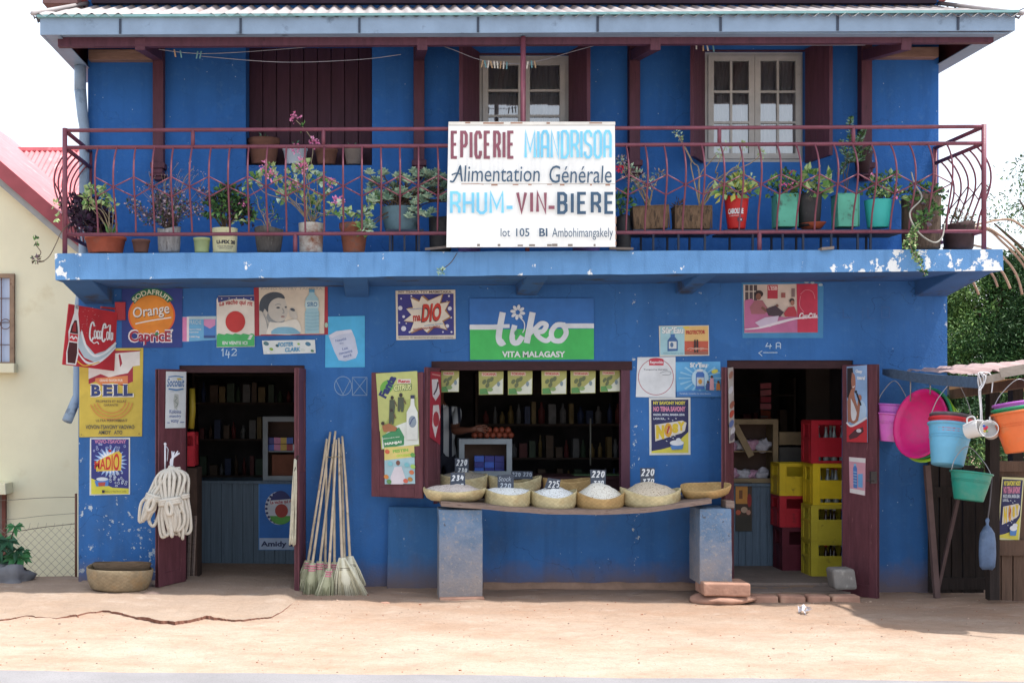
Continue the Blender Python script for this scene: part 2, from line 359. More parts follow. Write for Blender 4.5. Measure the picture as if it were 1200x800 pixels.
seam = mk("fascia_joint", (52, 62, 78), .6, .2, 6)
def iron_mat(name, rgb, rust, amt):
    n = NT(name); v = n.pos((1, .25, 1)); c = lin(rgb)
    col = n.mix(n.step(n.noise(v, 6, 6, .6), .3, .7), sca(c, .78), sca(c, 1.12))
    col = n.mix(n.step(n.noise(n.pos((1, .35, 1)), 3.5, 7, .7), amt, amt + .14), col, lin(rust))
    return n.fin(col, .55, .3, .0)
ironm = iron_mat("corrugated_iron", (158, 152, 152), (140, 112, 104), .6)
pinkiron = iron_mat("pink_painted_iron", (206, 126, 130), (226, 190, 188), .58)
rediron = mk("red_roof_paint", (150, 74, 80), .6, .16, 3)
stalliron = iron_mat("stall_iron", (176, 150, 146), (120, 84, 76), .58)
white_wood = mk("white_window_wood", (176, 176, 174), .6, .12, 6, ((150, 148, 146), .64, 9))
yellow = mk("cream_wall_plaster", (232, 226, 194), .85, .07, 1.2, ((222, 212, 176), .6, 1.6), .15, 50)
black_in = mk("shade_dark_inside", (84, 80, 82), .9, .3, 3)  # inner walls coloured dark so the rooms stay in gloom
greyboard = mk("grey_counter_boards", (92, 108, 122), .75, .2, 3, ((66, 74, 84), .6, 6), .3, 20, stretch=(14, 14, .6))
concrete = mk("worn_concrete_floor", (136, 122, 114), .9, .16, 4, ((100, 88, 82), .6, 8), .3, 60)
def glass_mat():
    m = bpy.data.materials.new("window_glass"); m.use_nodes = True; t = m.node_tree; t.nodes.clear()
    a = t.nodes.new("ShaderNodeBsdfTransparent"); a.inputs[0].default_value = (.88, .9, .92, 1)
    g = t.nodes.new("ShaderNodeBsdfGlossy"); g.inputs['Roughness'].default_value = .02
    fr = t.nodes.new("ShaderNodeFresnel"); fr.inputs[0].default_value = 3.4
    mx = t.nodes.new("ShaderNodeMixShader"); o = t.nodes.new("ShaderNodeOutputMaterial")
    t.links.new(fr.outputs[0], mx.inputs[0]); t.links.new(a.outputs[0], mx.inputs[1]); t.links.new(g.outputs[0], mx.inputs[2]); t.links.new(mx.outputs[0], o.inputs[0])
    return m
glass = glass_mat()
def ground_mat(name, near, far, dust):
    n = NT(name); v = n.pos(); y = n.node("SeparateXYZ", 1, {0: n.node("NewGeometry")})
    yy = n.add(y, n.mul(n.add(n.noise(n.pos((.45, 1, 1)), 1.1, 4), -.5), 2.2))
    col = n.mix(n.step(yy, -1.0, -2.6), lin(near), lin(far))
    col = n.mix(n.mul(n.step(n.noise(n.pos((.5, 1.1, 1)), 1.8, 8, .68), .42, .68), .55), col, lin(dust))
    col = n.mix(n.mul(n.step(n.noise(v, 30, 6, .75), .5, .72), .35), col, sca(lin(near), .62))
    col = n.mix(n.mul(n.step(n.noise(n.pos((.5, 1.6, 1)), 3, 7, .7), .54, .72), .3), col, lin((192, 176, 162)))
    col = n.mix(n.mul(n.step(n.noise(v, 75, 3, .8), .52, .7), .3), col, sca(lin(near), .5))
    sp = n.node("TexVoronoi", 0, {'Vector': v, 'Scale': 26.0})
    col = n.mix(n.mul(n.step(sp, .1, .06), .5), col, lin((120, 92, 78)))
    pt_ = n.noise(n.pos((.7, 1, 1)), 4.5, 6, .7); col = n.mix(n.mul(n.step(pt_, .5, .68), .35), col, sca(lin(near), .8)); col = n.mix(n.mul(n.step(pt_, .44, .3), .3), col, lin((206, 192, 180)))
    n.bump(n.add(n.noise(v, 20, 9, .75), n.mul(n.noise(n.pos((.6, 1.6, 1)), 5, 6), 1.4)), .9, .035)
    return n.fin(col, .95, .1)
dirtm = ground_mat("sandy_earth", (168, 144, 126), (192, 174, 157), (168, 132, 106))
apronm = ground_mat("packed_apron", (164, 144, 128), (182, 164, 148), (168, 142, 120))
earth_edge = mk("dark_earth_edge", (126, 88, 74), .95, .3, 12, None, .6, 40)
def asphalt():
    n = NT("dusty_asphalt"); v = n.pos(); c = lin((138, 136, 138))
    col = n.mix(n.step(n.noise(v, 1.5, 6, .6), .3, .7), sca(c, .85), sca(c, 1.1)); col = n.mix(n.mul(n.step(n.noise(v, 90, 3), .5, .7), .4), col, lin((96, 94, 96)))
    n.bump(n.noise(v, 120, 3), .4, .01); return n.fin(col, .9, .2)
roadm = asphalt()

# ------------------------------------------------------------------ ground, road
def gz(x, y):
    z = .02 - .011 * max(-6, min(8, x - 1)) - .018 * max(0, min(2.6, -y - .8))
    if y > .45 and (x < -2.9 or x > 5.6): z -= min(.7, (y - .45) * .35) if x < 0 else min(.3, (y - .45) * .1)
    if y > -3.3 and y < .6:
        z += .016 * mnoise.noise(Vector((x * 1.3, y * 1.8, 0))) + .011 * mnoise.noise(Vector((x * 4, y * 5, 3))) + .006 * mnoise.noise(Vector((x * 9, y * 11, 7)))
    return z
def axis(dense0, dense1, step, ends):
    a = []; v = dense0
    while v <= dense1 + 1e-6: a.append(v); v += step
    lo, hi = [], []; q = step * 1.5; v = dense0
    while v > -ends: v -= q; q *= 1.35; lo.append(v)
    q = step * 1.5; v = dense1
    while v < ends: v += q; q *= 1.35; hi.append(v)
    return lo[::-1] + a + hi
xs, ys = axis(-7, 9.5, .07, 350), axis(-5, 2, .06, 350)
g = MB(); nx = len(xs)
g.raw([(x, y, gz(x, y)) for y in ys for x in xs], [(j * nx + i, j * nx + i + 1, (j + 1) * nx + i + 1, (j + 1) * nx + i) for j in range(len(ys) - 1) for i in range(nx - 1)], dirtm, True)
struct(g.build("ground"))
rd = MB(); rxs = axis(-8, 10, .11, 300); n_ = len(rxs); rows = []
for x in rxs: rows.append((x, -3.58 + .05 * mnoise.noise(Vector((x * .9, 1, 0))) + .025 * mnoise.noise(Vector((x * 5, 2, 0)))))
for yy in (None, -4.2, -10.5):
    for x, e in rows: rd.v.append(Vector((x, e if yy is None else yy, gz(x, e if yy is None else yy) + (.006 if yy is None else .02))))
for j in range(2):
    for i in range(n_ - 1): rd.f.append((j * n_ + i, (j + 1) * n_ + i, (j + 1) * n_ + i + 1, j * n_ + i + 1)); rd.mi.append(0); rd.sm.append(True)
rd.m(roadm); struct(rd.build("road"))
J0 = lambda a: R.uniform(-a, a)
ap = MB(); edge = [(-80, 729), (-30, 726), (0, 727), (30, 723), (60, 725), (90, 723), (106, 718), (120, 717), (150, 721), (185, 728), (205, 729), (240, 722), (262, 724), (290, 723), (318, 720), (334, 712), (348, 702), (356, 697)]
pts = []
for i in range(len(edge) - 1):
    for k in range(14):
        t = k / 14; px = edge[i][0] + (edge[i + 1][0] - edge[i][0]) * t; py = edge[i][1] + (edge[i + 1][1] - edge[i][1]) * t
        zz = .045; d = (1.92 - zz) * F / (py - VY); q = Vector(((px - VX) * d / F, d - 12, 0)); q.y += .06 * mnoise.noise(Vector((q.x * 5, 7, 0))) + .04 * mnoise.noise(Vector((q.x * 17, 3, 0))) + .02 * mnoise.noise(Vector((q.x * 45, 3, 0)))
        pts.append(q)
for i, q in enumerate(pts):
    zt = gz(q.x, q.y) - (.03 if i > len(pts) - 22 else 0) * (i - len(pts) + 22) / 22 + (.008 + .024 * max(0, min(1, 1 - abs(q.x + 1.75) / .9))) + .012 * mnoise.noise(Vector((q.x * 6, 0, 0)))
    ap.v += [Vector((q.x, q.y, zt)), Vector((q.x + .01 + J0(.012), q.y + .01 + J0(.02), zt - .07)), Vector((q.x, q.y * .5, gz(q.x, q.y * .5) + .035)), Vector((q.x, .3, gz(q.x, .3) + .035 if q.x > -2.9 else gz(q.x, .3) + .02))]
ap.m(apronm); ap.m(earth_edge)
for i in range(len(pts) - 1):
    a, b = 4 * i, 4 * i + 4
    ap.f += [(a, b, b + 2, a + 2), (a + 2, b + 2, b + 3, a + 3), (a + 1, b + 1, b, a)]; ap.mi += [0, 0, 1]; ap.sm += [False] * 3
struct(ap.build("threshold_apron"))
pb = MB(); pm = [mk("pebble_grey", (136, 120, 110), .9), mk("pebble_pale", (196, 170, 150), .9), mk("pebble_red", (150, 96, 72), .9)]
for _ in range(1100):
    y = -R.uniform(.3, 3.6); x = R.uniform(-4.5, 6.8); r = R.uniform(.002, .0065) * (1.7 if R.random() < .05 else 1)
    pb.blob((x, y, gz(x, y) + r * .3), (r * 1.3, r, r * .7), R.choice(pm), 3, .3, 5)
struct(pb.build("pebbles"), 'stuff')

# ------------------------------------------------------------------ neighbour house
H = thing("yellow_house", "cream plastered gable house with red roof beyond the chain link fence", "house", (-5.6, 5, -.6))
y0 = 2.6; ax, ex, lx = PX(-200, y0), PX(124, y0), PX(-520, y0); az, ez = PZ(26, y0), PZ(199 + .866 * 124, y0)
b = MB(); pr = [(lx, -.7), (ex, -.7), (ex, ez), (ax, az), (lx, ez)]
b.raw([(x, y, z) for y in (y0, 9.5) for x, z in pr], [(0, 1, 2, 3, 4), (9, 8, 7, 6, 5), (0, 5, 6, 1), (1, 6, 7, 2), (2, 7, 8, 3), (3, 8, 9, 4)], yellow)
b.build("wall", H)
b = MB(); sl = Vector((ex - ax, 0, ez - az)).normalized(); nn = Vector((-sl.z, 0, sl.x))
for sgn in (1, -1):
    S = Vector((sl.x * sgn, 0, sl.z)); N2 = Vector((nn.x * sgn, 0, nn.z)); a0 = Vector((ax, y0 - .22, az)) + N2 * .02; e0 = a0 + S * ((ex - ax) / sl.x + .45)
    D = Vector((0, 7.3, 0)); T = N2 * .07
    b.hexa([a0, e0, e0 + D, a0 + D, a0 + T, e0 + T, e0 + D + T, a0 + D + T], pinkiron)
    b.hexa([a0 - N2 * .08 + Vector((0, -.03, 0)), e0 - N2 * .08 + Vector((0, -.03, 0)), e0 - N2 * .08, a0 - N2 * .08, a0 + T * 1.1 + Vector((0, -.03, 0)), e0 + T * 1.1 + Vector((0, -.03, 0)), e0 + T * 1.1, a0 + T * 1.1], rediron)
    q = N2 * -.15
    b.hexa([a0 + q + Vector((0, .03, 0)), e0 + q + Vector((0, .03, 0)), e0 + q + Vector((0, .1, 0)), a0 + q + Vector((0, .1, 0)), a0 - N2 * .08 + Vector((0, .03, 0)), e0 - N2 * .08 + Vector((0, .03, 0)), e0 - N2 * .08 + Vector((0, .1, 0)), a0 - N2 * .08 + Vector((0, .1, 0))], mk("grey_bargeboard", (158, 160, 158), .7, .15))
b.build("roof", H)
b = MB(); zr, ze = PZ(176, 8.6), PZ(300, 5.6)                # the wing's roof, its corrugations running down towards us
xa, xb = PX(12, 8.6), PX(150, 8.6); cols = 90
for i in range(cols + 1):
    x = xa + (xb - xa) * i / cols; dz = .018 * math.sin(i * math.pi / 2 * 1.0)
    b.v += [Vector((x, 8.6, zr + dz)), Vector((x, 5.6, ze + dz))]
b.m(pinkiron)
for i in range(cols): b.f.append((2 * i, 2 * i + 1, 2 * i + 3, 2 * i + 2)); b.mi.append(0); b.sm.append(False)
b.box(xa, xb, 8.55, 8.75, zr - .02, zr + .04, pinkiron)
b.build("wing_roof", H)
wb = MB(); fr = mk("rusty_window_frame", (146, 122, 100), .7, .2, 6, ((92, 56, 44), .58, 9)); bw = y0
x0, x1, zb, zt = PX(-70, bw), PX(13, bw), PZ(424, bw), PZ(326, bw)
for r_ in ((x0, x1, zt, zt + .05), (x0, x1, zb - .05, zb), (x0, x0 + .05, zb, zt), (x1, x1 + .05, zb - .05, zt + .05)): wb.box(r_[0], r_[1], bw - .06, bw - .003, r_[2], r_[3], fr)
win = wb.build("window", H)
pb = MB(); pb.box(x0 + .05, x1, bw - .02, bw - .004, zb, zt, mk("pale_blue_curtain", (176, 190, 214), .8, .15, 3, None, .4, 8, stretch=(8, 1, .5))); pb.build("pane", win)
gb = MB(); rust = mk("thin_rusty_iron", (110, 74, 60), .6, .2)
for px in (-20, -8, 3): gb.tube([(PX(px, bw), bw - .05, zb), (PX(px, bw), bw - .05, zt)], .006, rust)
for py in (350, 378, 404): gb.tube([(x0, bw - .05, PZ(py, bw)), (x1, bw - .05, PZ(py, bw))], .005, rust)
gb.tube([(PX(8, bw) + .06 * math.cos(a), bw - .055, PZ(380, bw) + .06 * math.sin(a)) for a in [i * .42 for i in range(15)]], .005, rust, 5, True)
gb.build("grille", win)
b = MB(); b.box(x0 - .1, PX(21, bw), bw - .15, bw - .002, PZ(437, bw), PZ(426, bw), yellow); b.build("sill", H, bevel=.008)
b = MB(); b.box(x0 - .4, PX(16, bw), bw - .3, bw - .002, PZ(577, bw), PZ(564, bw), yellow, .01); b.build("door_hood", H, bevel=.008)
b = MB(); b.box(x0, PX(4, bw), bw - .03, bw - .003, -.65, PZ(579, bw), mk("grey_house_door", (120, 112, 106), .7)); b.box(PX(4, bw), PX(8, bw), bw - .06, bw - .003, -.65, PZ(578, bw), mk("brown_door_jamb", (120, 70, 60), .7)); b.build("door", H)

fen = thing("chain_link_fence", "rusty chain link fence in front of the cream house", "fence", (PX(20, .42), .42, 0))
b = MB(); yf = .42; fx0, fx1 = PX(-110, yf), PX(90, yf); fz0, fz1 = -.08, PZ(618, yf); wire = mk("dull_fence_wire", (142, 130, 112), .5, .15)
step = .083; hgt = fz1 - fz0; k = 0; x = fx0 - hgt
while x < fx1:
    for sg in (1, -1):
        a = Vector((x, yf, fz0 if sg > 0 else fz1)); e = Vector((x + hgt, yf + .004, fz1 if sg > 0 else fz0))
        t0 = max(0, (fx0 - x) / hgt); t1 = min(1, (fx1 - x) / hgt)
        if t1 - t0 > .02: b.tube([a.lerp(e, t0), a.lerp(e, t1)], .0016, wire, 4)
    x += step
b.build("wire_mesh", fen)
b = MB()
for py0, py1, r_ in ((622, 613, .004), (584, 582, .003), (607, 601, .0022)): b.tube(spline([P(-110, py0 + 5, yf), P(0, py0 + 2, yf), P(50, (py0 + py1) / 2, yf), P(90, py1, yf)], 4), r_, mk("fence_strand", (104, 92, 80), .6), 5)
x = fx0
while x < fx1: z_ = fz1 + .02; b.tube([(x, yf, z_ - .02), (x + .012, yf - .01, z_ + .03)], .0018, wire, 4); x += step
b.build("strand_wires", fen)
b = MB(); b.tube([(PX(89, yf), yf, -.1), (PX(89, yf), yf, PZ(578, yf))], .012, rust, 8); b.tube([(fx0, yf, -.1), (fx0, yf, PZ(578, yf))], .015, rust, 8); b.build("post", fen)

# ------------------------------------------------------------------ trees
leafm = [mk("leaf_dark", (44, 74, 36), .6, .25, 2), mk("leaf_mid", (66, 100, 48), .6, .25, 2), mk("leaf_light", (104, 132, 68), .6, .2, 2)]
barkm = mk("tree_bark", (88, 72, 58), .9, .25, 8, None, .6, 25, stretch=(1, 1, .3))
def tree(x, y, lobes, label, dens, trunk_h, seed, lf=.11, w3=(5, 4, 2), name="bushy_tree"):
    global R
    keep = R; R = random.Random(seed)
    z0 = gz(x, y); t = thing(name, label, "tree", (x, y, z0), "trees beyond the balcony end")
    b = MB(); top = Vector((x, y, trunk_h)); b.tube(spline([(x, y, z0 - .1), (x + .1, y, trunk_h * .4), (x - .05, y + .1, trunk_h * .75), top], 4), [.2 - .17 * i / 12 for i in range(13)], barkm, 8)
    for c, r in lobes:
        c = Vector(c); q = Vector((x, y, z0 + (trunk_h - z0) * R.uniform(.3, .75))); b.tube(spline([q, q.lerp(c, .5) + Vector((0, 0, .1)), c], 3), [.06, .05, .045, .03, .025, .02, .012], barkm, 6)
    b.build("trunk", t)
    b = MB()
    for c, r in lobes:
        c = Vector(c); r = Vector(r)
        for _ in range(int(dens * (r.x * r.y * r.z) ** .67)):
            d = Vector((R.gauss(0, 1), R.gauss(0, 1), R.gauss(0, 1))).normalized() * R.uniform(.35, 1.06) ** .5
            p = c + Vector((d.x * r.x, d.y * r.y, d.z * r.z))
            if mnoise.noise(p * 1.7) < -.22: continue
            tone = mnoise.noise(p * 1.1 + Vector((5, 5, 5))) + R.uniform(-.25, .25)
            m = leafm[2] if tone > .3 else leafm[1] if tone > -.05 else leafm[0]
            od = (d + Vector((0, 0, -.25)) + Vector((R.uniform(-.5, .5), R.uniform(-.5, .5), R.uniform(-.5, .5))))
            for _k in range(3): b.leaf(p + Vector((R.uniform(-.08, .08), R.uniform(-.08, .08), R.uniform(-.08, .08))), od + Vector((R.uniform(-.7, .7), R.uniform(-.7, .7), R.uniform(-.7, .7))), lf * R.uniform(.7, 1.3), lf * .34, m)
    b.build("crown", t)
    R = keep
def L(px, py, y, rx, ry, rz): return (P(px, py, y), (rx, ry, rz))
tree(PX(1175, 5.5), 5.5, [L(1150, 400, 5.2, 1.0, .9, .55), L(1200, 370, 5.3, 1.1, .9, .7), L(1130, 350, 5.6, .8, .8, .45), L(1165, 335, 5.6, .8, .8, .36), L(1225, 325, 5.6, .8, .7, .42), L(1130, 440, 5, .9, .8, .5), L(1195, 440, 5, 1.0, .8, .5), L(1250, 400, 5, 1, .8, .9), L(1165, 490, 5, 1.2, .7, .5), L(1150, 560, 5, 1.2, .6, .6), L(1105, 390, 5.8, .6, .7, .5)],
     "dense dark green tree behind the bucket stall", 5200, 3.6, 11, .075)
tree(PX(1250, 8), 8, [L(1195, 235, 7.6, .55, .6, .3), L(1215, 205, 7.8, .7, .6, .35), L(1165, 262, 7.6, .4, .5, .22), L(1255, 240, 8, .9, .7, .7)],
     "thin pale topped tree rising over the dense dark one", 520, 5.0, 23, .075, name="thin_tree")

tree(PX(1165, 3.4), 3.4, [L(1125, 520, 3.2, .55, .5, .4), L(1175, 500, 3.3, .6, .5, .45), L(1225, 540, 3.3, .6, .5, .5), L(1140, 590, 3.2, .5, .45, .5), L(1190, 590, 3.3, .6, .5, .5)], "low dark bush filling the gap behind the bucket stall", 2600, 1.3, 31, .07, name="dark_bush")
# ------------------------------------------------------------------ the shop building
B = thing("shop_building", "two storey blue shop house with balcony and iron roof", "building", (1.3, 0, 0))
WL, WR = PX(92, 0), PX(1110, 0); DEP = 7.0
def wall_grid(b, xsn, zs, holes, y0, y1, mat):          # a thick wall with openings: cells between the cuts, holes = set of (i, j)
    nx, nz = len(xsn) - 1, len(zs) - 1; solid = lambda i, j: 0 <= i < nx and 0 <= j < nz and (i, j) not in holes
    for i in range(nx):
        for j in range(nz):
            if not solid(i, j): continue
            a, c, e, f = xsn[i], xsn[i + 1], zs[j], zs[j + 1]
            b.face([(a, y0, e), (c, y0, e), (c, y0, f), (a, y0, f)], mat); b.face([(c, y1, e), (a, y1, e), (a, y1, f), (c, y1, f)], mat)
            if not solid(i - 1, j): b.face([(a, y1, e), (a, y0, e), (a, y0, f), (a, y1, f)], mat)
            if not solid(i + 1, j): b.face([(c, y0, e), (c, y1, e), (c, y1, f), (c, y0, f)], mat)
            if not solid(i, j - 1): b.face([(a, y0, e), (a, y1, e), (c, y1, e), (c, y0, e)], mat)
            if not solid(i, j + 1): b.face([(a, y0, f), (c, y0, f), (c, y1, f), (a, y1, f)], mat)
D1 = (PX(210, 0), PX(357, 0), PZ(428, 0)); Wn = (PX(508, 0), PX(738, 0), PZ(424, 0)); D2 = (PX(852, 0), PX(1000, 0), PZ(422, 0)); SILL = PZ(590, 0)
b = MB()
wall_grid(b, [WL, D1[0], D1[1], Wn[0], Wn[1], D2[0], D2[1], WR], [-.3, SILL, D1[2], Wn[2], D2[2], 3.1], {(1, 0), (1, 1), (3, 1), (3, 2), (5, 0), (5, 1), (5, 2), (5, 3)}, 0, .3, blue)
b.box(WL, WL + .25, .3, DEP, -.6, 3.1, blue); b.box(WR - .25, WR, .3, DEP, -.6, 3.1, blue); b.box(WL, WR, DEP, DEP + .25, -.6, 3.1, blue)
b.build("ground_floor_wall", B)
b = MB(); b.box(WL + .25, WR - .25, .3, DEP, -.2, .02, concrete); b.box(D1[0], D1[1], -.02, .3, -.2, .035, concrete); b.box(D2[0], D2[1], -.12, .3, -.2, -.005, concrete); b.build("floor", B)
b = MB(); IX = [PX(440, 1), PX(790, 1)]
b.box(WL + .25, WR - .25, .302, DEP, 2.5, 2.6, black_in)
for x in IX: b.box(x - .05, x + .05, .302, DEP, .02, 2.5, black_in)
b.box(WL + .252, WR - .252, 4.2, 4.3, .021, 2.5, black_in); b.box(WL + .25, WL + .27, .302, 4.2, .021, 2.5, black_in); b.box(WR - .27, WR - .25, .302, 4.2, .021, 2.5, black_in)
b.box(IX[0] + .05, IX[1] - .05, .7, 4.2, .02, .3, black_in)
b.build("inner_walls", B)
# low plinth block under the shutter and mortar foot
b = MB(); x0, x1 = PX(454, -.12), PX(517, -.12); b.hexa([(x0 - .01, -.12, -.1), (x1 + .02, -.12, -.1), (x1 + .02, 0.01, -.1), (x0, .01, -.1), (x0 + .01, -.1, PZ(593, -.1)), (x1, -.1, PZ(594, -.1)), (x1, .01, PZ(594, 0)), (x0 + .01, .01, PZ(593, 0))], plinth2); b.build("plinth_block", B, bevel=.012)
b = MB(); fm = mk("mortar_foot", (150, 122, 104), .9, .2, 7, None, .6, 30); vs = []; N_ = 70
for i in range(N_ + 1):
    x = PX(566, 0) + (PX(815, 0) - PX(566, 0)) * i / N_; h = .07 + .018 * mnoise.noise(Vector((x * 5, 0, 0))); dd = .05 + .02 * mnoise.noise(Vector((x * 4, 4, 0)))
    vs += [(x, -dd, -.05), (x, -dd * .8, h * .7), (x, -.003, h)]
b.raw(vs, [(3 * i + k, 3 * i + 3 + k, 3 * i + 4 + k, 3 * i + 1 + k) for i in range(N_) for k in (0, 1)], fm, True); b.build("mortar_foot", B)
# balcony slab and brackets
b = MB(); q = [P(65, 328, -1), P(1176, 317, -1), P(1175, 292, -1), P(64, 297, -1)]; NS = 60; vs = []
for i in range(NS + 1):
    t = i / NS; lo, hi = q[0].lerp(q[1], t), q[3].lerp(q[2], t); wv = .006 * mnoise.noise(Vector((lo.x * 2, 0, 0))) + .003 * mnoise.noise(Vector((lo.x * 9, 5, 0)))
    vs += [lo + Vector((0, 0, wv)), hi + Vector((0, .0, wv * .7)), hi + Vector((0, 1.04, 0)), lo + Vector((0, 1.04, 0))]
fs = []
for i in range(NS):
    a = 4 * i; fs += [(a, a + 4, a + 5, a + 1), (a + 1, a + 5, a + 6, a + 2)]
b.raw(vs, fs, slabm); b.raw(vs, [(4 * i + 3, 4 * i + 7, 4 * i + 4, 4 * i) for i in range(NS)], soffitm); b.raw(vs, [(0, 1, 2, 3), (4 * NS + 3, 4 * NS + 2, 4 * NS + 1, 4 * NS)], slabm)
b.build("balcony_slab", B)
for a0, a1 in ((400, 432), (618, 647), (822, 846), (66, 106), (1128, 1174)):
    b = MB(); x0, x1 = PX(a0, -1), PX(a1, -1); zb = PZ(326 - (a0 - 65) / 110 * 1.0, -1) + .01; dz = .125 if 110 < a0 < 1100 else .17
    if a0 > 1100: x0, x1 = x0, x1 - .02
    b.hexa([(x0 + .01, -.96, zb - .012), (x1 - .01, -.96, zb - .012), (x1 - .01, -.003, zb - dz), (x0 + .01, -.003, zb - dz), (x0, -.96, zb + .02), (x1, -.96, zb + .02), (x1, -.003, zb + .02), (x0, -.003, zb + .02)], soffitm); b.build("bracket_beam", B, bevel=.01)
# upper storey
UY0, UY1 = .05, .42; UL, UR = PX(103, UY0), PX(1100, UY0)
S1 = (PX(288, UY0), PX(436, UY0), PZ(195, UY0)); S2 = (PX(555, UY0), PX(672, UY0), PZ(205, UY0)); S3 = (PX(823, UY0), PX(945, UY0), PZ(190, UY0))
T1, T2, T3 = PZ(46, UY0), PZ(62, UY0), PZ(58, UY0)
b = MB(); zs = sorted([3.0, S1[2], S2[2], S3[2], T1, T2, T3, 5.9]); xsn = [UL, S1[0], S1[1], S2[0], S2[1], S3[0], S3[1], UR]; holes = set()
for i, (lo, hi) in ((1, (S1[2], T1)), (3, (S2[2], T2)), (5, (S3[2], T3))):
    for j in range(len(zs) - 1):
        if zs[j] >= lo - 1e-6 and zs[j + 1] <= hi + 1e-6: holes.add((i, j))
wall_grid(b, xsn, zs, holes, UY0, UY1, blue_up)
b.box(UL, UL + .3, UY1, DEP, 3.0, 5.9, blue_up); b.box(UR - .3, UR, UY1, DEP, 3.0, 5.9, blue_up); b.box(UL, UR, DEP, DEP + .25, 3.0, 5.9, blue_up)
b.build("upper_wall", B)
b = MB(); b.box(UL + .31, UR - .31, UY1 + .9, UY1 + 1.0, 3.2, 5.7, black_in); b.box(UL + .31, UR - .31, UY1 + .003, UY1 + .9, 5.4, 5.5, black_in); b.build("upper_inner_wall", B)
# corrugated skirt roof
b = MB(); zf, zk = PZ(20, -1.14) + .01, PZ(6, 0); rows = 10; x0, x1 = -3.07, 5.68; pitch = .117; nc = int((x1 - x0) / pitch * 6)
def rz(t, x): return zf + (zk - zf) * t + .017 * math.sin(2 * math.pi * x / pitch) + .004 * mnoise.noise(Vector((x * .8, t * 3, 0))) + (.006 if t < .5 else 0)
idx = {}
for j in range(rows + 1):
    t = j / rows; y = -1.14 + 1.19 * t; xl, xr = x0 + .26 * t, x1 - .24 * t
    for i in range(nc + 1):
        x = min(max(x0 + (x1 - x0) * i / nc, xl), xr); b.v.append(Vector((x, y + (.02 * mnoise.noise(Vector((int(x / .75), 1.5, 0))) if j == 0 else 0), rz(t, x))))
b.m(ironm); w_ = nc + 1
for j in range(rows):
    for i in range(nc): b.f.append((j * w_ + i, j * w_ + i + 1, (j + 1) * w_ + i + 1, (j + 1) * w_ + i)); b.mi.append(0); b.sm.append(True)
for sx, bx, tx in ((-1, -3.07, UL), (1, 5.68, UR)):              # side slopes
    vs = []; ny = int(8.4 / pitch * 4)
    for i in range(ny + 1):
        y = -1.14 + 8.4 * i / ny; dz = .015 * math.sin(2 * math.pi * y / pitch); in_ = min(1, max(0, (y + 1.14) / 1.19))
        vs += [(bx, y, zf + dz), (bx + (tx - bx) * in_, y, zf + (zk - zf) * in_ + dz)]
    b.raw(vs, [(2 * i, 2 * i + 2, 2 * i + 3, 2 * i + 1) for i in range(ny)], ironm, True)
rf = b.build("skirt_roof", B)
for sx, bx, tx in ((-1, -3.07, UL), (1, 5.68, UR)):
    b = MB(); b.tube([(bx, -1.14, zf + .02), (tx, .04, zk + .03)], .022, ironm, 6); b.build("hip_cap", rf)
b = MB(); fa = [P(47, 41, -1.1), P(1189.5, 36, -1.1), P(1189.5, 16, -1.1), P(47, 21.5, -1.1)]
fb = [p + Vector((0, .025, 0)) for p in fa]; b.hexa([fa[0], fa[1], fb[1], fb[0], fa[3], fa[2], fb[2], fb[3]], zinc)
for s_, i in ((0, 0), (1, 1)):
    x = fa[i].x; z0, z1 = fa[i].z, fa[3 - i].z; xx = (x, x + .025) if i == 0 else (x - .025, x)
    b.hexa([(xx[0], -1.074, z0), (xx[1], -1.074, z0), (xx[1], .6, z0 + .02), (xx[0], .6, z0 + .02), (xx[0], -1.074, z1), (xx[1], -1.074, z1), (xx[1], .6, z1 + .02), (xx[0], .6, z1 + .02)], zinc)
    b.box(xx[0] - (0 if i == 0 else .14), xx[1] + (.14 if i == 0 else 0), -1.07, .6, z0 + .004, z0 + .012, zinc)
b.box(fa[0].x + .03, fa[1].x - .03, -1.07, -.96, fa[0].z + .02, fa[0].z + .03, zinc)
fo = b.build("fascia_gutter", B)
b = MB(); m_ = zinc_lip; b.bar(fa[3] + Vector((-.02, -.012, .01)), fa[2] + Vector((.02, -.012, .01)), .05, .022, m_); b.build("lip", fo)
for px in (141, 282, 421, 560, 700, 844, 981, 1122):
    t = (px - 47) / 1142; a, c = fa[0].lerp(fa[1], t), fa[3].lerp(fa[2], t); b = MB(); b.bar(a + Vector((0, -.004, .005)), c + Vector((0, -.004, -.012)), .02, .012, seam, (0, 1, 0)); b.build("fascia_joint", fo)
b = MB(); b.bar((fa[0].x + .12, -.93, fa[0].z - .02), (fa[1].x - .12, -.93, fa[1].z - .02), .06, .09, purple); b.build("eave_beam", B)
raf = mk("dark_rafter", (88, 46, 50), .7, .2, 5)
for i in range(11):
    x = UL + .05 + (UR - UL - .1) * i / 10; b = MB(); b.bar((x, UY0 + .03, zk - .07), (x, -1.0, zf - .07), .05, .08, raf); b.build("rafter", B)
for bx, tx in ((fa[0].x + .05, UL), (fa[1].x - .05, UR)):
    b = MB(); b.bar((bx, -1.0, zf - .08), (tx, UY0, zk - .08), .06, .09, raf); b.build("rafter", B)
b = MB(); xsd = (fa[0].x, UL); b.raw([(fa[0].x + .03, -1.06, zf - .05), (fa[0].x + .03, 6, zf - .05), (UL, 6, zk - .05), (UL, .02, zk - .05)], [(0, 1, 2, 3)], raf); b.build('eave_lining', B); b = MB(); b.raw([(fa[1].x - .03, -1.06, zf - .05), (fa[1].x - .03, 6, zf - .05), (UR, 6, zk - .05), (UR, .02, zk - .05)], [(3, 2, 1, 0)], raf); b.build("eave_lining", B)
plk = mk("bare_wall_plate", (132, 104, 92), .8, .25, 5, None, .4, 20, stretch=(1, 5, 5))
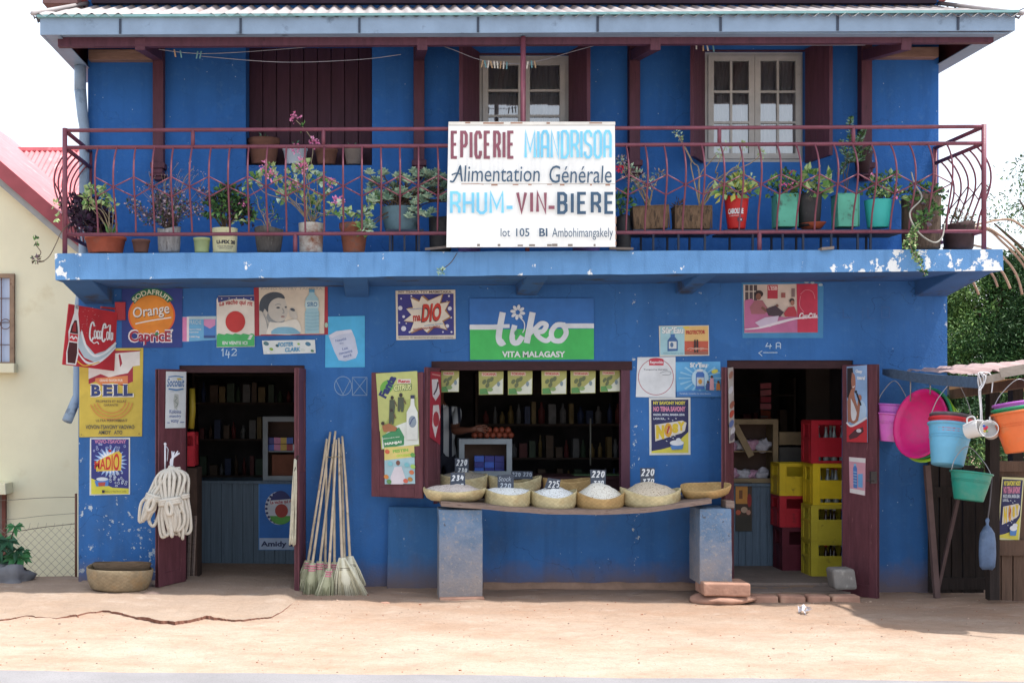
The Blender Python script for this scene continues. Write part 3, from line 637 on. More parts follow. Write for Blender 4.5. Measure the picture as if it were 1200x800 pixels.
for a0, a1, c0, c1 in ((105, 180, 60, 72), (1019, 1097, 57, 69)):
    b = MB(); b.box(PX(a0, .0), PX(a1, .0), -.06, .047, PZ(c1, 0), PZ(c0, 0), plk); b.build("wall_plate", B, bevel=.006)
# main roof above
b = MB(); mz = 5.78; b.raw([(UL - .35, -.28, mz + .14), (UR + .3, -.28, mz + .14), (UR + .3, DEP + .5, mz + .14), (UL - .35, DEP + .5, mz + .14), (UL + 3, 3.6, mz + 2.0), (UR - 3, 3.6, mz + 2.0)], [(0, 1, 5, 4), (1, 2, 5), (2, 3, 4, 5), (3, 0, 4), (3, 2, 1, 0)], rediron)
b.build("main_roof", B)
b = MB(); b.box(UL - .36, UL - .03, -.26, DEP, PZ(6, -.2), PZ(-3, -.2), mk("brown_eave_board", (112, 84, 84), .7, .2)); b.box(UL + .05, UR - .05, -.02, .047, PZ(4.5, 0), 5.9, mk("dark_eave_board", (52, 40, 56), .7, .2)); b.build("eave_board", B)
# wall posts with tie beams
for px, py in ((186, 208), (491, 205), (743, 205), (1014, 208)):
    po = MB(); x = PX(px, -.02); w2 = .052; po.box(x - w2, x + w2, -.06, .047, PZ(py - 12, 0), 5.6, purple); post = po.build("wall_post", B, bevel=.005)
    b = MB()
    for k, (e, h0, h1) in enumerate(((.07, py - 16, py - 9), (.05, py - 9, py - 3), (.075, py - 3, py), (.04, py, py + 4))): b.box(x - e, x + e, -.06 - e * .5, .046, PZ(h1, 0), PZ(h0, 0) - .002, purple)
    b.build("foot_block", post, bevel=.006)
    b = MB(); b.bar((x, .0, PZ(66, 0)), (x, -.96, PZ(52, -.96)), .09, .1, purple); b.build("tie_beam", post)
b = MB(); b.tube([(PX(613, -1.0), -1.0, 3.3), (PX(613, -1.0), -1.0, fa[0].z + .01)], .024, railm, 10); b.build("iron_post", B)
# closed shutter: planks
b = MB(); n = 9; pwd = (S1[1] - S1[0]) / n
for i in range(n):
    x = S1[0] + pwd * i; b.box(x + .002, x + pwd - .004, .36 + R.uniform(-.004, .004), .4, S1[2] + .02, T1, shut)
b.build("closed_shutter", B, bevel=.004)
b = MB(); b.box(S1[0], S1[1], .055, .415, S1[2] - .001, S1[2] + .012, blue_up); b.build("window_ledge", B)
def window(x0, x1, z0, z1, ncol, nrow, y=.16):
    b = MB(); f = .045; xm = (x0 + x1) / 2; yb = y + .04
    b.box(x0, x1, y, yb, z1 - f, z1, white_wood); b.box(x0, x1, y, yb, z0, z0 + f, white_wood); b.box(x0, x0 + f, y, yb, z0 + f, z1 - f, white_wood); b.box(x1 - f, x1, y, yb, z0 + f, z1 - f, white_wood)
    lv = []
    for a, c in ((x0 + f + .002, xm - .002), (xm + .002, x1 - f - .002)):
        e = .055; b.box(a, c, y - .015, y + .02, z1 - f - e, z1 - f - .002, white_wood); b.box(a, c, y - .015, y + .02, z0 + f + .002, z0 + f + e, white_wood); b.box(a, a + e, y - .015, y + .02, z0 + f + e, z1 - f - e, white_wood); b.box(c - e, c, y - .015, y + .02, z0 + f + e, z1 - f - e, white_wood)
        for k in range(1, nrow): zz = z0 + f + e + (z1 - z0 - 2 * f - 2 * e) * k / nrow; b.box(a + e, c - e, y - .012, y + .018, zz - .011, zz + .011, white_wood)
        for k in range(1, ncol): xx = a + e + (c - a - 2 * e) * k / ncol; b.box(xx - .011, xx + .011, y - .009, y + .016, z0 + f + e, z1 - f - e, white_wood)
        lv.append((a + e, c - e, z0 + f + e, z1 - f - e))
    wn = b.build("window", B)
    for a, c, e, g_ in lv:
        p = MB(); p.raw([(a, y + .004, e), (c, y + .002, e), (c, y + .012, g_), (a, y + .010, g_)], [(0, 1, 2, 3)], glass); p.build("pane", wn)
        cu = MB(); n = 40; vs = []
        for i in range(n + 1):
            xx = a - .02 + (c - a + .04) * i / n; yy = y + .09 + .02 * math.sin(i * 1.35) + .01 * math.sin(i * .6); vs += [(xx, yy, e - .05), (xx, yy, g_ + .05)]
        cu.raw(vs, [(2 * i, 2 * i + 2, 2 * i + 3, 2 * i + 1) for i in range(n)], mk("grey_curtain", (214, 214, 220), .9, .12, 4), True); cu.build("curtain", wn)
    return wn
w2 = window(PX(560, .16), PX(668, .16), S2[2], PZ(65, .16), 1, 4); w3 = window(PX(824, .16), PX(944, .16), S3[2] + .005, PZ(60, .16), 2, 3)
for ww, hx, hz0, hz1, ox, oy in ((w2, PX(560, .05), S2[2], T2, PX(540, -.36), -.36), (w2, PX(668, .05), S2[2], T2, PX(690, -.36), -.36), (w3, PX(824, .05), S3[2] - .01, T3, PX(811, -.3), -.3), (w3, PX(945, .05), S3[2] - .01, T3, PX(974, -.36), -.36)):
    b = MB(); a, c = Vector((hx, .045, 0)), Vector((ox, oy, 0)); d = c - a; nrm = Vector((-d.y, d.x, 0)).normalized() * .018
    for k in range(4):
        e0, e1 = a.lerp(c, k / 4 + .004), a.lerp(c, (k + 1) / 4 - .004); b.hexa([e0 - nrm + Vector((0, 0, hz0)), e1 - nrm + Vector((0, 0, hz0)), e1 + nrm + Vector((0, 0, hz0)), e0 + nrm + Vector((0, 0, hz0)), e0 - nrm + Vector((0, 0, hz1)), e1 - nrm + Vector((0, 0, hz1)), e1 + nrm + Vector((0, 0, hz1)), e0 + nrm + Vector((0, 0, hz1))], purple)
    b.build("shutter", ww)
b = MB(); b.box(S2[0] + .003, S2[1] - .003, .06, .1, PZ(65, .1), T2 - .003, purple); b.box(S3[0] + .003, S3[1] - .003, .06, .1, PZ(61, .1), T3 - .003, purple); b.build("head_board", B)
# downpipe
b = MB(); xq = fa[0].x + .1
b.tube([(xq, -.05, fa[0].z), (xq, -.05, PZ(74, -.05))], .058, zinc, 10); b.tube([(xq, -.05, PZ(74, -.05)), (xq, -.05, PZ(106, -.05))], .058, zinc, 10)
xw = UL - .0; b.tube([(xq, -.05, PZ(105, -.05)), (PX(97, .0), .0, PZ(137, 0)), (PX(99, 0), .0, PZ(150, 0)), (PX(98, 0), 0, 3.1), (PX(91, .1), .15, 2.7), (PX(90, .1), .15, PZ(463, .1)), (PX(81, .1), .02, PZ(493, .1))], [.058, .052, .05, .05, .05, .05, .05], zinc, 10)
b.build("downpipe", B)
# railing
rl = MB(); RY = -.93
def rr(pts, r, n=6): rl.tube(pts, r, railm, n)
cl, cr = Vector((PX(76, RY), RY, 0)), Vector((PX(1153, RY), RY, 0))
def rh(py0, py1, px): return PZ(py0 + (py1 - py0) * (px - 76) / 1077, RY)
def zt_(px): return rh(153, 148.5, px)
def zm_(px): return rh(173, 168, px)
def zb_(px): return rh(275, 271, px)
for zf_, r in ((zt_, .021), (zm_, .021), (zb_, .02)): rr([(cl.x, RY, zf_(76)), (cr.x, RY, zf_(1153))], r * .84, 8)
for c_, px in ((cl, 76), (cr, 1153)):
    rr([(c_.x, RY, 3.17), (c_.x, RY, zt_(px) + .02)], .023, 8)
    for zf_, r in ((zt_, .02), (zm_, .02), (zb_, .018)): rr([(c_.x, RY, zf_(px)), (c_.x, .06, zf_(px))], r, 8)
    rr([(c_.x, .04, 3.17), (c_.x, .04, zt_(px))], .02, 8)
for px in (226, 379, 533, 690, 843, 1000): rr([(PX(px, RY), RY, zm_(px)), (PX(px, RY), RY, zt_(px))], .018)
for px in (346, 618, 890): rr([(PX(px, RY), RY, 3.17), (PX(px, RY), RY, zb_(px))], .02)
prof = [(0, 0), (.10, .07), (.25, .125), (.42, .13), (.6, .09), (.8, .03), (1, 0)]     # share of the way down, bulge
def bulge(t):
    for i in range(6):
        if prof[i + 1][0] >= t: u = (t - prof[i][0]) / (prof[i + 1][0] - prof[i][0]); return prof[i][1] + (prof[i + 1][1] - prof[i][1]) * u
    return 0
def bars(A, Bp, px0, px1, out, n, jit):
    nodes = []
    for i in range(n):
        t = i / (n - 1) if n > 1 else 0; base = A.lerp(Bp, t); px = px0 + (px1 - px0) * t; z1, z0 = zm_(px), zb_(px); k = R.uniform(-jit, jit)
        f = lambda s_, base=base, z1=z1, z0=z0, k=k: base + Vector(out) * bulge(s_) + Vector((k * math.sin(s_ * 3.1) if abs(out[1]) > .5 else 0, 0, z1 + (z0 - z1) * s_))
        rr(spline([f(s_) for s_ in (0, .1, .25, .42, .6, .8, 1)], 3), .0085); nodes.append(f)
    for i in range(n - 1):
        a, c = nodes[i], nodes[i + 1]
        if i % 2 == 0: rr([a(.37), c(.48)], .0062, 5); rr([a(.59), c(.48)], .0062, 5)
        else: rr([a(.48), c(.37)], .0062, 5); rr([a(.48), c(.59)], .0062, 5)
bars(Vector((PX(115, RY), RY, 0)), Vector((PX(1109, RY), RY, 0)), 115, 1109, (0, -1, 0), 46, .008)
bars(cl + Vector((0, .14, 0)), cl + Vector((0, .86, 0)), 76, 76, (-1, 0, 0), 6, .004)
bars(cr + Vector((0, .86, 0)), cr + Vector((0, .14, 0)), 1153, 1153, (1, 0, 0), 6, .004)
rl.build("balcony_railing", B)
# door leaves, frames, window shutters of the shop front
def leaf_door(a, c, z0, z1, th, mat, name, parent=B, panels=True, flip=1):
    a, c = Vector((*a, 0)), Vector((*c, 0)); d = (c - a); n = Vector((d.y, -d.x, 0)).normalized() * flip; L_ = d.length; b = MB()
    if n.y > 0: n = -n
    up = Vector((0, 0, 1)); mid = (a + c) / 2 + n * 0
    b.obox(mid + up * (z0 + z1) / 2, d, up, n, L_ / 2, (z1 - z0) / 2, th * .32, mat); s = .085; u = d.normalized()
    for e in (a + u * s / 2, c - u * s / 2): b.obox(e + up * (z0 + z1) / 2, d, up, n, s / 2, (z1 - z0) / 2 - .001, th / 2, mat)
    for zz in ([z0 + .07, z0 + (z1 - z0) * .5, z1 - .06] if panels else [z0 + .05, z1 - .05]): b.obox(mid + up * zz, d, up, n, L_ / 2 - s, .06 if panels else .045, th / 2 - .001, mat)
    o = b.build(name, parent, bevel=.004); return o, n
dl1, n1 = leaf_door((PX(216, -.02), -.03), (PX(184, -.42), -.42), gz(-2, -.3) + .045, PZ(433, -.03) , .045, doorm, "door_leaf")
dl2, n2 = leaf_door((PX(356, -.02), -.03), (PX(347.5, -.5), -.5), .05, PZ(432, -.02), .045, doorm, "door_leaf")
dl3, n3 = leaf_door((PX(857, -.02), -.03), (PX(848, -.42), -.42), -.01, PZ(431, -.02), .045, doorm, "door_leaf")
dl4, n4 = leaf_door((PX(988, -.02), -.03), (PX(1029, -.34), -.34), -.045, PZ(427.5, -.02), .045, doorm, "door_leaf")
h = MB(); h.box(PX(1019, -.36), PX(1026, -.36), -.395, -.362, PZ(566, -.36), PZ(552, -.36), mk("dark_iron_latch", (58, 52, 52), .5)); h.tube([P(1015, 563, -.4), P(1024, 563, -.4)], .006, mk("dark_iron_latch", (58, 52, 52), .5)); h.build("latch", dl4)
sp1, m1 = leaf_door((PX(514, -.02), -.03), (PX(499, -.42), -.42), PZ(571, -.02), PZ(431, -.02), .035, doorm, "shutter_leaf", panels=False)
sp2, m2 = leaf_door((PX(496, -.425), -.43), (PX(436, -.2), -.2), PZ(583, -.36), PZ(436, -.36), .035, doorm, "shutter_leaf", panels=False)
b = MB(); b.box(D1[0] - .03, D1[1] + .001, .02, .12, D1[2] - .07, D1[2] - .002, darkwood); b.box(D1[1] - .05, D1[1] - .002, .02, .12, .03, D1[2] - .07, darkwood); b.box(D1[0] + .002, D1[0] + .06, .02, .12, .03, D1[2] - .07, darkwood); b.build("door_frame", B)
b = MB(); b.box(D2[0] + .002, D2[1] - .002, .02, .12, D2[2] - .08, D2[2] - .002, darkwood); b.box(D2[0] + .002, D2[0] + .05, .02, .12, 0, D2[2] - .08, darkwood); b.box(D2[1] - .05, D2[1] - .002, .02, .12, 0, D2[2] - .08, darkwood); b.build("door_frame", B)
b = MB(); b.box(Wn[0] - .02, Wn[1] + .02, -.012, .1, Wn[2] - .08, Wn[2] + .006, darkwood); b.box(Wn[1] - .085, Wn[1] - .0, -.008, .1, SILL + .002, Wn[2] - .08, purple); b.box(Wn[0], Wn[0] + .04, -.008, .1, SILL + .002, Wn[2] - .08, purple); b.build("window_frame", B)
b = MB(); b.box(Wn[0] + .003, Wn[1] - .003, .1, .6, SILL - .03, SILL + .004, mk("sill_wood", (96, 84, 78), .8, .2)); b.build("window_sill", B)
# chalk marks on the wall
def marks(name, fn):
    f = Flat((0, 0, 0)); f.t = .001; fn(f); o = f.b.build(name, B); return o
CH = (176, 200, 222)
def mk142(f): f.block("1", 259, 408, 262, 418, 1.2, CH); f.block("4", 264, 409, 270, 420, 1.1, CH); f.block("2", 271, 408, 278, 417, 1.1, CH)
marks("chalk_number", mk142)
def mdood(f):
    f.ring(402, 452, 10, 11, .8, (120, 150, 186)); f.stroke([(394, 446), (402, 462), (410, 446)], .8, (120, 150, 186)); f.stroke([(413, 442), (430, 442), (430, 463), (413, 463), (413, 442), (430, 463)], .8, (120, 150, 186)); f.stroke([(414, 462), (429, 443)], .8, (120, 150, 186))
marks("chalk_doodle", mdood)
def m4a(f):
    f.block("4", 897, 401, 905, 409, 1., CH); f.block("A", 909, 401, 915, 409, 1., CH); f.stroke([(894, 413), (911, 413)], .9, CH); f.stroke([(893, 411), (889, 413.5), (893, 417)], .9, CH)
marks("chalk_arrow", m4a)
def mfaint(f):
    c = (36, 84, 146)
    f.stroke([(988, 362), (988, 372), (1000, 372)], 1.2, c); f.stroke([(1011, 360), (1011, 374)], 1.2, c); f.stroke([(1017, 361), (1017, 373), (1024, 373)], 1.2, c); f.stroke([(1033, 360), (1042, 360), (1042, 372), (1033, 372), (1033, 360)], 1.2, c)
marks("faint_lettering", mfaint)
# clotheslines
b = MB(); cw = mk("pale_wire", (150, 150, 160), .5); lines = [[(186, 58), (240, 63), (340, 57), (455, 46)], [(235, 66), (330, 73), (420, 70), (470, 64)], [(498, 47), (530, 58), (562, 70), (600, 75), (630, 72), (680, 58), (726, 46)], [(778, 46), (812, 51), (860, 53), (1014, 53)]]
for ln in lines: b.tube(spline([P(x, y, -.7) for x, y in ln], 5), .0035, cw, 4)
b.build("clothesline", B)
pgc = [mk("peg_teal", (104, 150, 160), .6), mk("peg_white", (206, 204, 196), .6), mk("peg_tan", (176, 150, 120), .6)]
for px, py in [(205, 60), (212, 61), (231, 62), (235, 62)] + [(565 + 3.6 * i, 72.5 + i * .25) for i in range(9)] + [(618, 74), (623, 73), (627, 73), (816, 51), (824, 53), (829, 53), (836, 54)]:
    p = P(px, py, -.7); g_ = MB(); a = R.uniform(-.25, .25); g_.obox(p + Vector((0, 0, -.02)), (1, a * .3, 0), (a, 0, 1), (0, 1, 0), .006, .034, .005, R.choice(pgc)); g_.solo("clothes_peg", "small clothes peg clipped to the wire under the eaves", "peg", None, "clothes pegs on the wires under the eaves")
# ------------------------------------------------------------------ posters and signs: flat prints on real boards
def on_wall(y=-.001): return Flat((0, y, 0))
WHT, RED, NAVY, CYAN, YEL, GRN, BLK = (214, 218, 220), (176, 32, 44), (34, 44, 116), (96, 172, 220), (222, 200, 60), (56, 160, 72), (30, 32, 40)
# big name board on the railing
f = Flat((0, -1.1, 0)); f.board([(525.5, 146), (720, 143.5), (721, 289.5), (523, 290)], (226, 228, 226), .02, mat=mk("white_sheet_metal", (228, 230, 228), .55, .05, 3, ((196, 186, 172), .68, 5)))
rst = (150, 112, 92); BX, AZ, DK = (126, 68, 84), (112, 196, 232), (44, 74, 102)
f.rect(525.5, 143.4, 720.5, 147.2, (216, 214, 206)); f.rect(526, 147.2, 720, 147.9, (150, 146, 140))
for a, c in ((545, 551), (566, 590), (598, 612), (640, 644), (690, 705)): f.rect(a, 143.3 + R.random(), c, 145 + R.random(), rst)
f.block("EPICERIE", 528, 154, 603, 187, 3.5, BX, .5); f.block("MIANDRISOA", 614, 153.5, 716, 187, 3.0, AZ, .36)
f.text("limentation", 544, 195, 632, 214, DK, .0, .05); f.stroke([(527, 213), (531, 213.5), (536, 204), (539, 196), (540, 206), (541, 213.6)], 2.0, DK, 4); f.stroke([(529, 206), (535, 204), (541, 206)], 1.6, DK, 4)
f.text("Générale", 643, 195, 716, 215.5, DK, .0, .05)
f.block("RHUM", 527, 225, 590, 252, 3.2, AZ, .7); f.rect(593, 242, 600, 246, AZ); f.block("VIN", 604, 225, 640, 251, 3.6, BX, .8); f.rect(642, 242, 649, 246, BX); f.block("BIERE", 652, 226, 719, 252, 3.6, DK, .9)
f.text("lot", 586, 268.5, 597, 278, DK); f.text("105", 604, 268.5, 619.5, 278, DK, .01); f.text("BI", 631, 268.5, 640.5, 278, DK, .02); f.text("Ambohimangakely", 646, 268, 717, 282, DK)
f.rect(541, 216.6, 720, 217.2, (150, 134, 120)); f.stroke([(540, 217), (560, 216.6), (566, 217.5)], .8, rst)
for a in (575, 600, 618, 640, 655, 690, 708): f.rect(a, 216.9, a + R.uniform(2, 8), 218 + R.random(), rst)
for k in range(9): xx = R.uniform(524, 718); f.rect(xx, 287.8 - R.random() * 1.2, xx + R.uniform(1, 7), 289.6, (120, 112, 104))
for k in range(7): yy = R.uniform(200, 285); f.rect(719.3, yy, 720.6, yy + R.uniform(2, 9), rst)
f.solo("shop_name_board", "big white hand painted grocery name board on the balcony railing", "sign")
b = MB(); io = mk("dull_bracket_iron", (92, 84, 80), .6, .25, 9)
b.bar(P(498, 292, -1.04), P(528, 289, -1.04), .03, .02, io); b.build("iron_bracket", bpy.data.objects["shop_name_board"]); b = MB(); b.bar(P(714, 291, -1.04), P(742, 291.5, -1.04), .03, .02, io); b.build("iron_bracket", bpy.data.objects["shop_name_board"])
# drink sign on a flag mount
hx = Vector((PX(140, 0), 0, 0)); ex = Vector((PX(76, -.55), -.55, 0)); nn_ = Vector(((ex - hx).y, -(ex - hx).x, 0)).normalized(); nn_ = nn_ if nn_.y < 0 else -nn_
f = Flat(hx + nn_ * .01, nn_); f.board([(80, 356), (136.5, 366), (133, 434.5), (72.5, 427)], (176, 30, 42), .012)
def gl(u, v): return f.lerp(u, v)
def gp(pts): return [gl(*p) for p in pts]
f.poly(gp([(0.30, .38), (.42, .62), (.6, .76), (.8, .68), (1, .50), (1, .62), (.85, .78), (.62, .9), (.4, .84), (.24, .66)]), (176, 196, 206)); f.stroke(gp([(.3, .42), (.42, .66), (.6, .79), (.82, .70), (1, .52)]), 2.4, (228, 232, 234), 5)
f.stroke(gp([(.24, .74), (.42, .9), (.6, .92), (.8, .8), (1, .6)]), 3.6, (222, 226, 230), 5, True); f.stroke(gp([(.22, .88), (.38, .97), (.52, .95), (.7, .88)]), 1.4, (220, 170, 60), 5)
f.poly(gp([(.115, .0), (.20, .015), (.2, .14), (.24, .3), (.27, .45), (.255, .62), (.28, .8), (.25, .985), (.06, .985), (.04, .8), (.065, .6), (.04, .45), (.08, .28), (.115, .14)]), (226, 226, 226))
f.poly(gp([(.14, .25), (.185, .25), (.215, .36), (.235, .47), (.07, .47), (.09, .36)]), (60, 24, 26)); f.poly(gp([(.075, .62), (.235, .62), (.25, .78), (.23, .96), (.085, .96), (.06, .78)]), (64, 26, 28))
f.poly(gp([(.068, .48), (.235, .48), (.23, .6), (.075, .6)]), (196, 40, 50)); f.stroke(gp([(.085, .555), (.12, .52), (.15, .56), (.19, .52), (.22, .55)]), 1.5, (230, 228, 228), 3)
f.poly(gp([(.12, .3), (.17, .28), (.19, .44), (.11, .44)]), (150, 40, 44)); f.poly(gp([(.13, .01), (.19, .02), (.19, .07), (.13, .06)]), (150, 156, 160))
x0, y0 = gl(.43, .22); x1, y1 = gl(.93, .58); f.script(x0, y0 + 1, x1, y1 - 3, 1.25, (226, 228, 230), 3)
for k in range(40):
    u = R.uniform(.24, .6); v = R.uniform(.05, .5); x, y = gl(u, v); f.ell(x, y, .3, .3, (206, 190, 194), 6)
o = f.solo("drink_sign", "red flag sign with a cola bottle sticking out from the wall corner", "sign")
b = MB(); b.box(PX(135, -.03), PX(147, -.03), -.045, -.001, PZ(375, -.03), PZ(354, -.03), ink((160, 34, 44))); b.bar(P(136, 362, -.03), ex * .35 + hx * .65 + Vector((0, 0, PZ(360, -.2))), .02, .02, ink((150, 34, 44))); b.build("mount", o)
# orange soda sign
f = on_wall(); f.board([(143, 336.5), (214, 336.5), (213.5, 407), (143, 407.5)], (30, 48, 124), .012)
f.ell(178, 369.5, 27.5, 25.5, (222, 92, 40), 40); f.ell(178, 369.5, 25.5, 24, (226, 132, 36), 40); f.ell(177, 365, 19, 16, (230, 142, 44), 30)
bn = [(178 + 24 * math.cos(rad(a)), 369 + 23 * math.sin(rad(a))) for a in range(-146, -33, 6)] + [(178 + 31 * math.cos(rad(a)), 369 + 31.5 * math.sin(rad(a))) for a in range(-34, -147, -6)]
f.poly(bn, (28, 104, 70)); f.text("SODAFRUIT", 160, 338, 197, 345.5, (226, 228, 200), .02, warp=lambda u, t, x, y: (178 + (24.6 + 5 * t) * math.cos(rad(-142 + 104 * u)), 369.2 + (24 + 6 * t) * math.sin(rad(-142 + 104 * u))))
f.text("Orange", 156.6, 358.6, 199.6, 374.4, (110, 66, 30), .01, .1, -8); f.text("Orange", 156, 357.6, 199, 373.6, (232, 230, 226), .01, .1, -8); f.stroke([(159, 379.5), (178, 375.5), (201, 372)], 1.4, (236, 234, 228), 3)
f.text("CapricE", 150.5, 386, 202, 405.5, (232, 224, 228), .075); f.text("CapricE", 152, 387.5, 200.5, 404, (150, 28, 56), .03); f.poly([(181, 392), (184, 389), (187, 391), (184, 393.5)], (40, 130, 80))
f.ell(202, 387, 1.4, 1.4, WHT, 10); f.solo("soda_sign", "dark blue metal sign with a big orange disc above the corner", "sign")
f = on_wall(); f.board([(213.5, 371), (254, 370), (254, 398), (213.5, 400.5)], (96, 164, 208), .003)
f.rect(213.8, 371.5, 219, 400, (206, 120, 170)); f.rect(219, 371, 221.5, 400, (220, 214, 220)); f.rect(221.5, 370.6, 253.5, 374, (170, 196, 206)); f.text("FRAICHE", 222, 375, 236, 380, (190, 210, 220)); f.text("mpamono bibikely", 222, 385, 236, 387, WHT, .03); f.text("mpamonty", 222, 388.5, 233, 390.2, WHT, .03); f.text("2 800 Fmg", 222, 393.5, 234, 396, WHT, .03)
f.rect(239, 376, 252.5, 393, (60, 118, 190)); f.poly([(239, 374), (252.5, 374), (252.5, 381), (246, 385), (239, 381)], (196, 130, 176)); f.rect(239, 393, 252.5, 396, (46, 72, 130)); f.solo("price_poster", "narrow pale blue and pink poster between the orange soda sign and cheese sign", "poster")
# cheese sign (its animal is left out)
f = on_wall(-.003); f.board([(254, 351), (256, 347), (298, 346), (298.5, 406), (254, 407)], (220, 216, 206), .01)
f.poly([(255, 347.5), (298, 346.5), (298, 353), (288, 350.5), (272, 350.5), (256, 354.5)], (42, 56, 120))
for k in range(5): f.ell(260 + 8.6 * k, 350 - .6 * math.sin(k * .8), .7, .7, WHT, 8)
f.text("La vache qui rit", 257.5, 353, 296, 360.5, (176, 52, 58), .02, .1, warp=lambda u, t, x, y: (x, y - 2.2 * math.sin(u * 3.14)))
f.ell(276, 377, 11.5, 12.5, (186, 46, 46), 32)
sc_ = [(254.3, 393)]
for k in range(9): sc_ += [(255 + 4.8 * k + 1.2, 390.8 + (k % 2)), (255 + 4.8 * k + 3.6, 391.2 + (k % 2))]
f.poly(sc_ + [(298.3, 393), (298.3, 405.6), (254.3, 406.5)], (60, 168, 92)); f.text("EN VENTE ICI", 261, 399.8, 290, 403.8, WHT, .03)
for k in range(3): f.ell(294.5 - k, 393.2 + k * 1.9, 2.2, .8, WHT, 10)
f.solo("cheese_sign", "small white and green sign with a red disc under a starry blue band", "sign")
# baby and water bottle poster
f = on_wall(); f.board([(297.5, 335), (384, 333.5), (384.5, 392), (298, 393.5)], (150, 34, 48), .006)
CRM = (206, 196, 178); f.poly([(303.5, 336.5), (380.5, 335), (380, 391), (304, 392)], CRM); f.text("RANO VOTRY TANORA", 306, 337, 378, 339.6, (132, 134, 140))
SK, SH2, HR = (186, 184, 176), (132, 138, 142), (58, 68, 80)
f.poly(spline_pts := [(p.x, p.y) for p in spline([(304, 372), (304, 356), (309, 348), (320, 343), (330, 345), (334, 351), (337, 362), (336, 371), (330, 377), (318, 378), (306, 392), (304, 392)], 3)][:-1], SK)
f.poly([(p.x, p.y) for p in spline([(304, 366), (304.5, 354), (310, 346), (320, 342.2), (330, 344), (334, 350), (326, 349), (319, 352), (315, 358), (314, 366), (310, 362), (307, 372)], 3)], HR)
f.poly([(p.x, p.y) for p in spline([(314, 366), (318, 373), (326, 377.5), (334, 375), (330, 379), (318, 380), (312, 372)], 3)], SH2)
f.ell(326, 360.5, 2.2, 1.1, HR, 12); f.ell(335, 360, 1.4, 1.0, HR, 12); f.stroke([(322.5, 357.5), (326, 356.3), (329.5, 357.3)], .8, SH2, 3); f.stroke([(331, 361), (333, 366), (331, 367)], .8, SH2, 3); f.ell(331.5, 371, 2.4, 1.1, (150, 120, 116), 12)
f.poly([(p.x, p.y) for p in spline([(338, 364), (343, 360), (346, 364), (349, 372), (345, 374), (340, 371)], 3)], SK); f.ell(343, 363, 3, 1.6, HR, 12, rot=20)
f.poly([(p.x, p.y) for p in spline([(304, 364), (308, 366), (312, 376), (315, 388), (312, 391.5), (304, 391.5)], 3)], SK); f.stroke([(309, 368), (312.5, 377), (314, 387)], .7, SH2, 3)
f.poly([(p.x, p.y) for p in spline([(316, 377), (330, 378), (345, 374), (351, 379), (350, 391.3), (312, 391.5)], 3)], (214, 212, 202)); f.poly([(p.x, p.y) for p in spline([(318, 388), (326, 383.5), (342, 383.5), (350, 388), (350, 391.2), (318, 391.4)], 3)], (112, 168, 196))
BT = (144, 186, 200); f.poly([(362.5, 341), (368.5, 341), (369, 345), (373, 350), (374, 358), (372.6, 362), (374, 366), (374, 390.5), (357.5, 390.8), (357.5, 366), (359, 362), (357.3, 358), (358.5, 350), (362, 345)], BT); f.rect(362.3, 339, 368.7, 342.5, (84, 146, 180))
f.rect(358, 352, 373.6, 361, (176, 204, 210)); f.text("SIRO", 360, 354, 372, 359.5, (70, 118, 160), .03)
for k in range(6): f.stroke([(358, 366 + 4 * k), (366, 367 + 4 * k), (373.8, 366 + 4 * k)], .5, (112, 160, 182), 3)
f.ell(382.5, 381, 2, 3, (150, 180, 160), 10); f.solo("water_poster", "cream poster with a baby and a water bottle in a dark red border", "poster")
f = on_wall(-.004); f.board([(307, 399), (369, 398), (370, 413.5), (309, 415)], (206, 214, 214), .004)
for x, y, r_, c in ((312, 402.5, 3.4, (70, 110, 120)), (318, 409, 2.4, (120, 160, 60)), (325, 405, 2.2, (40, 80, 90)), (361, 403, 3.4, (60, 110, 140)), (355, 410, 2.8, (190, 200, 196)), (366, 411, 2, (70, 120, 90)), (315, 413, 2, (230, 232, 232)), (350, 403, 1.6, (120, 170, 60))): f.ell(x, y, r_, r_ * .7, c, 12, rot=20)
f.text("FOSTER", 326, 401, 344, 406, (60, 140, 186), .03, .1, -3); f.text("CLARK", 334, 407, 352, 412, (60, 140, 186), .03, .1, -3); f.solo("drink_powder_sticker", "small white strip sticker with blue lettering above the doorway", "sticker")
f = on_wall(); f.board([(381.5, 371), (427.5, 370), (427.5, 430), (381, 430.5)], (64, 168, 220), .004)
f.poly([(385, 393), (392, 389), (412, 386.5), (416, 396), (419.5, 413), (417, 419.5), (405, 423), (397, 422), (392, 412)], (186, 196, 218)); f.poly([(386, 393), (394, 388), (411, 386), (413, 389.5), (398, 392), (389, 396)], (206, 212, 228))
f.text("Nestlé", 393, 396.5, 406, 399.5, (110, 128, 176), .02, 0, -12); f.text("Sic", 398, 401, 403, 403, (120, 138, 180), .02, 0, -12)
for t_, a, c, yy in (("Lait", 401, 408, 406.5), ("concentré", 397, 413, 411), ("sucré", 402, 412, 415)): f.text(t_, a, yy, c, yy + 3.2, (110, 128, 176), .02, 0, -12)
f.solo("milk_poster", "sky blue poster with a tilted pale milk tin beside the baby poster", "poster")
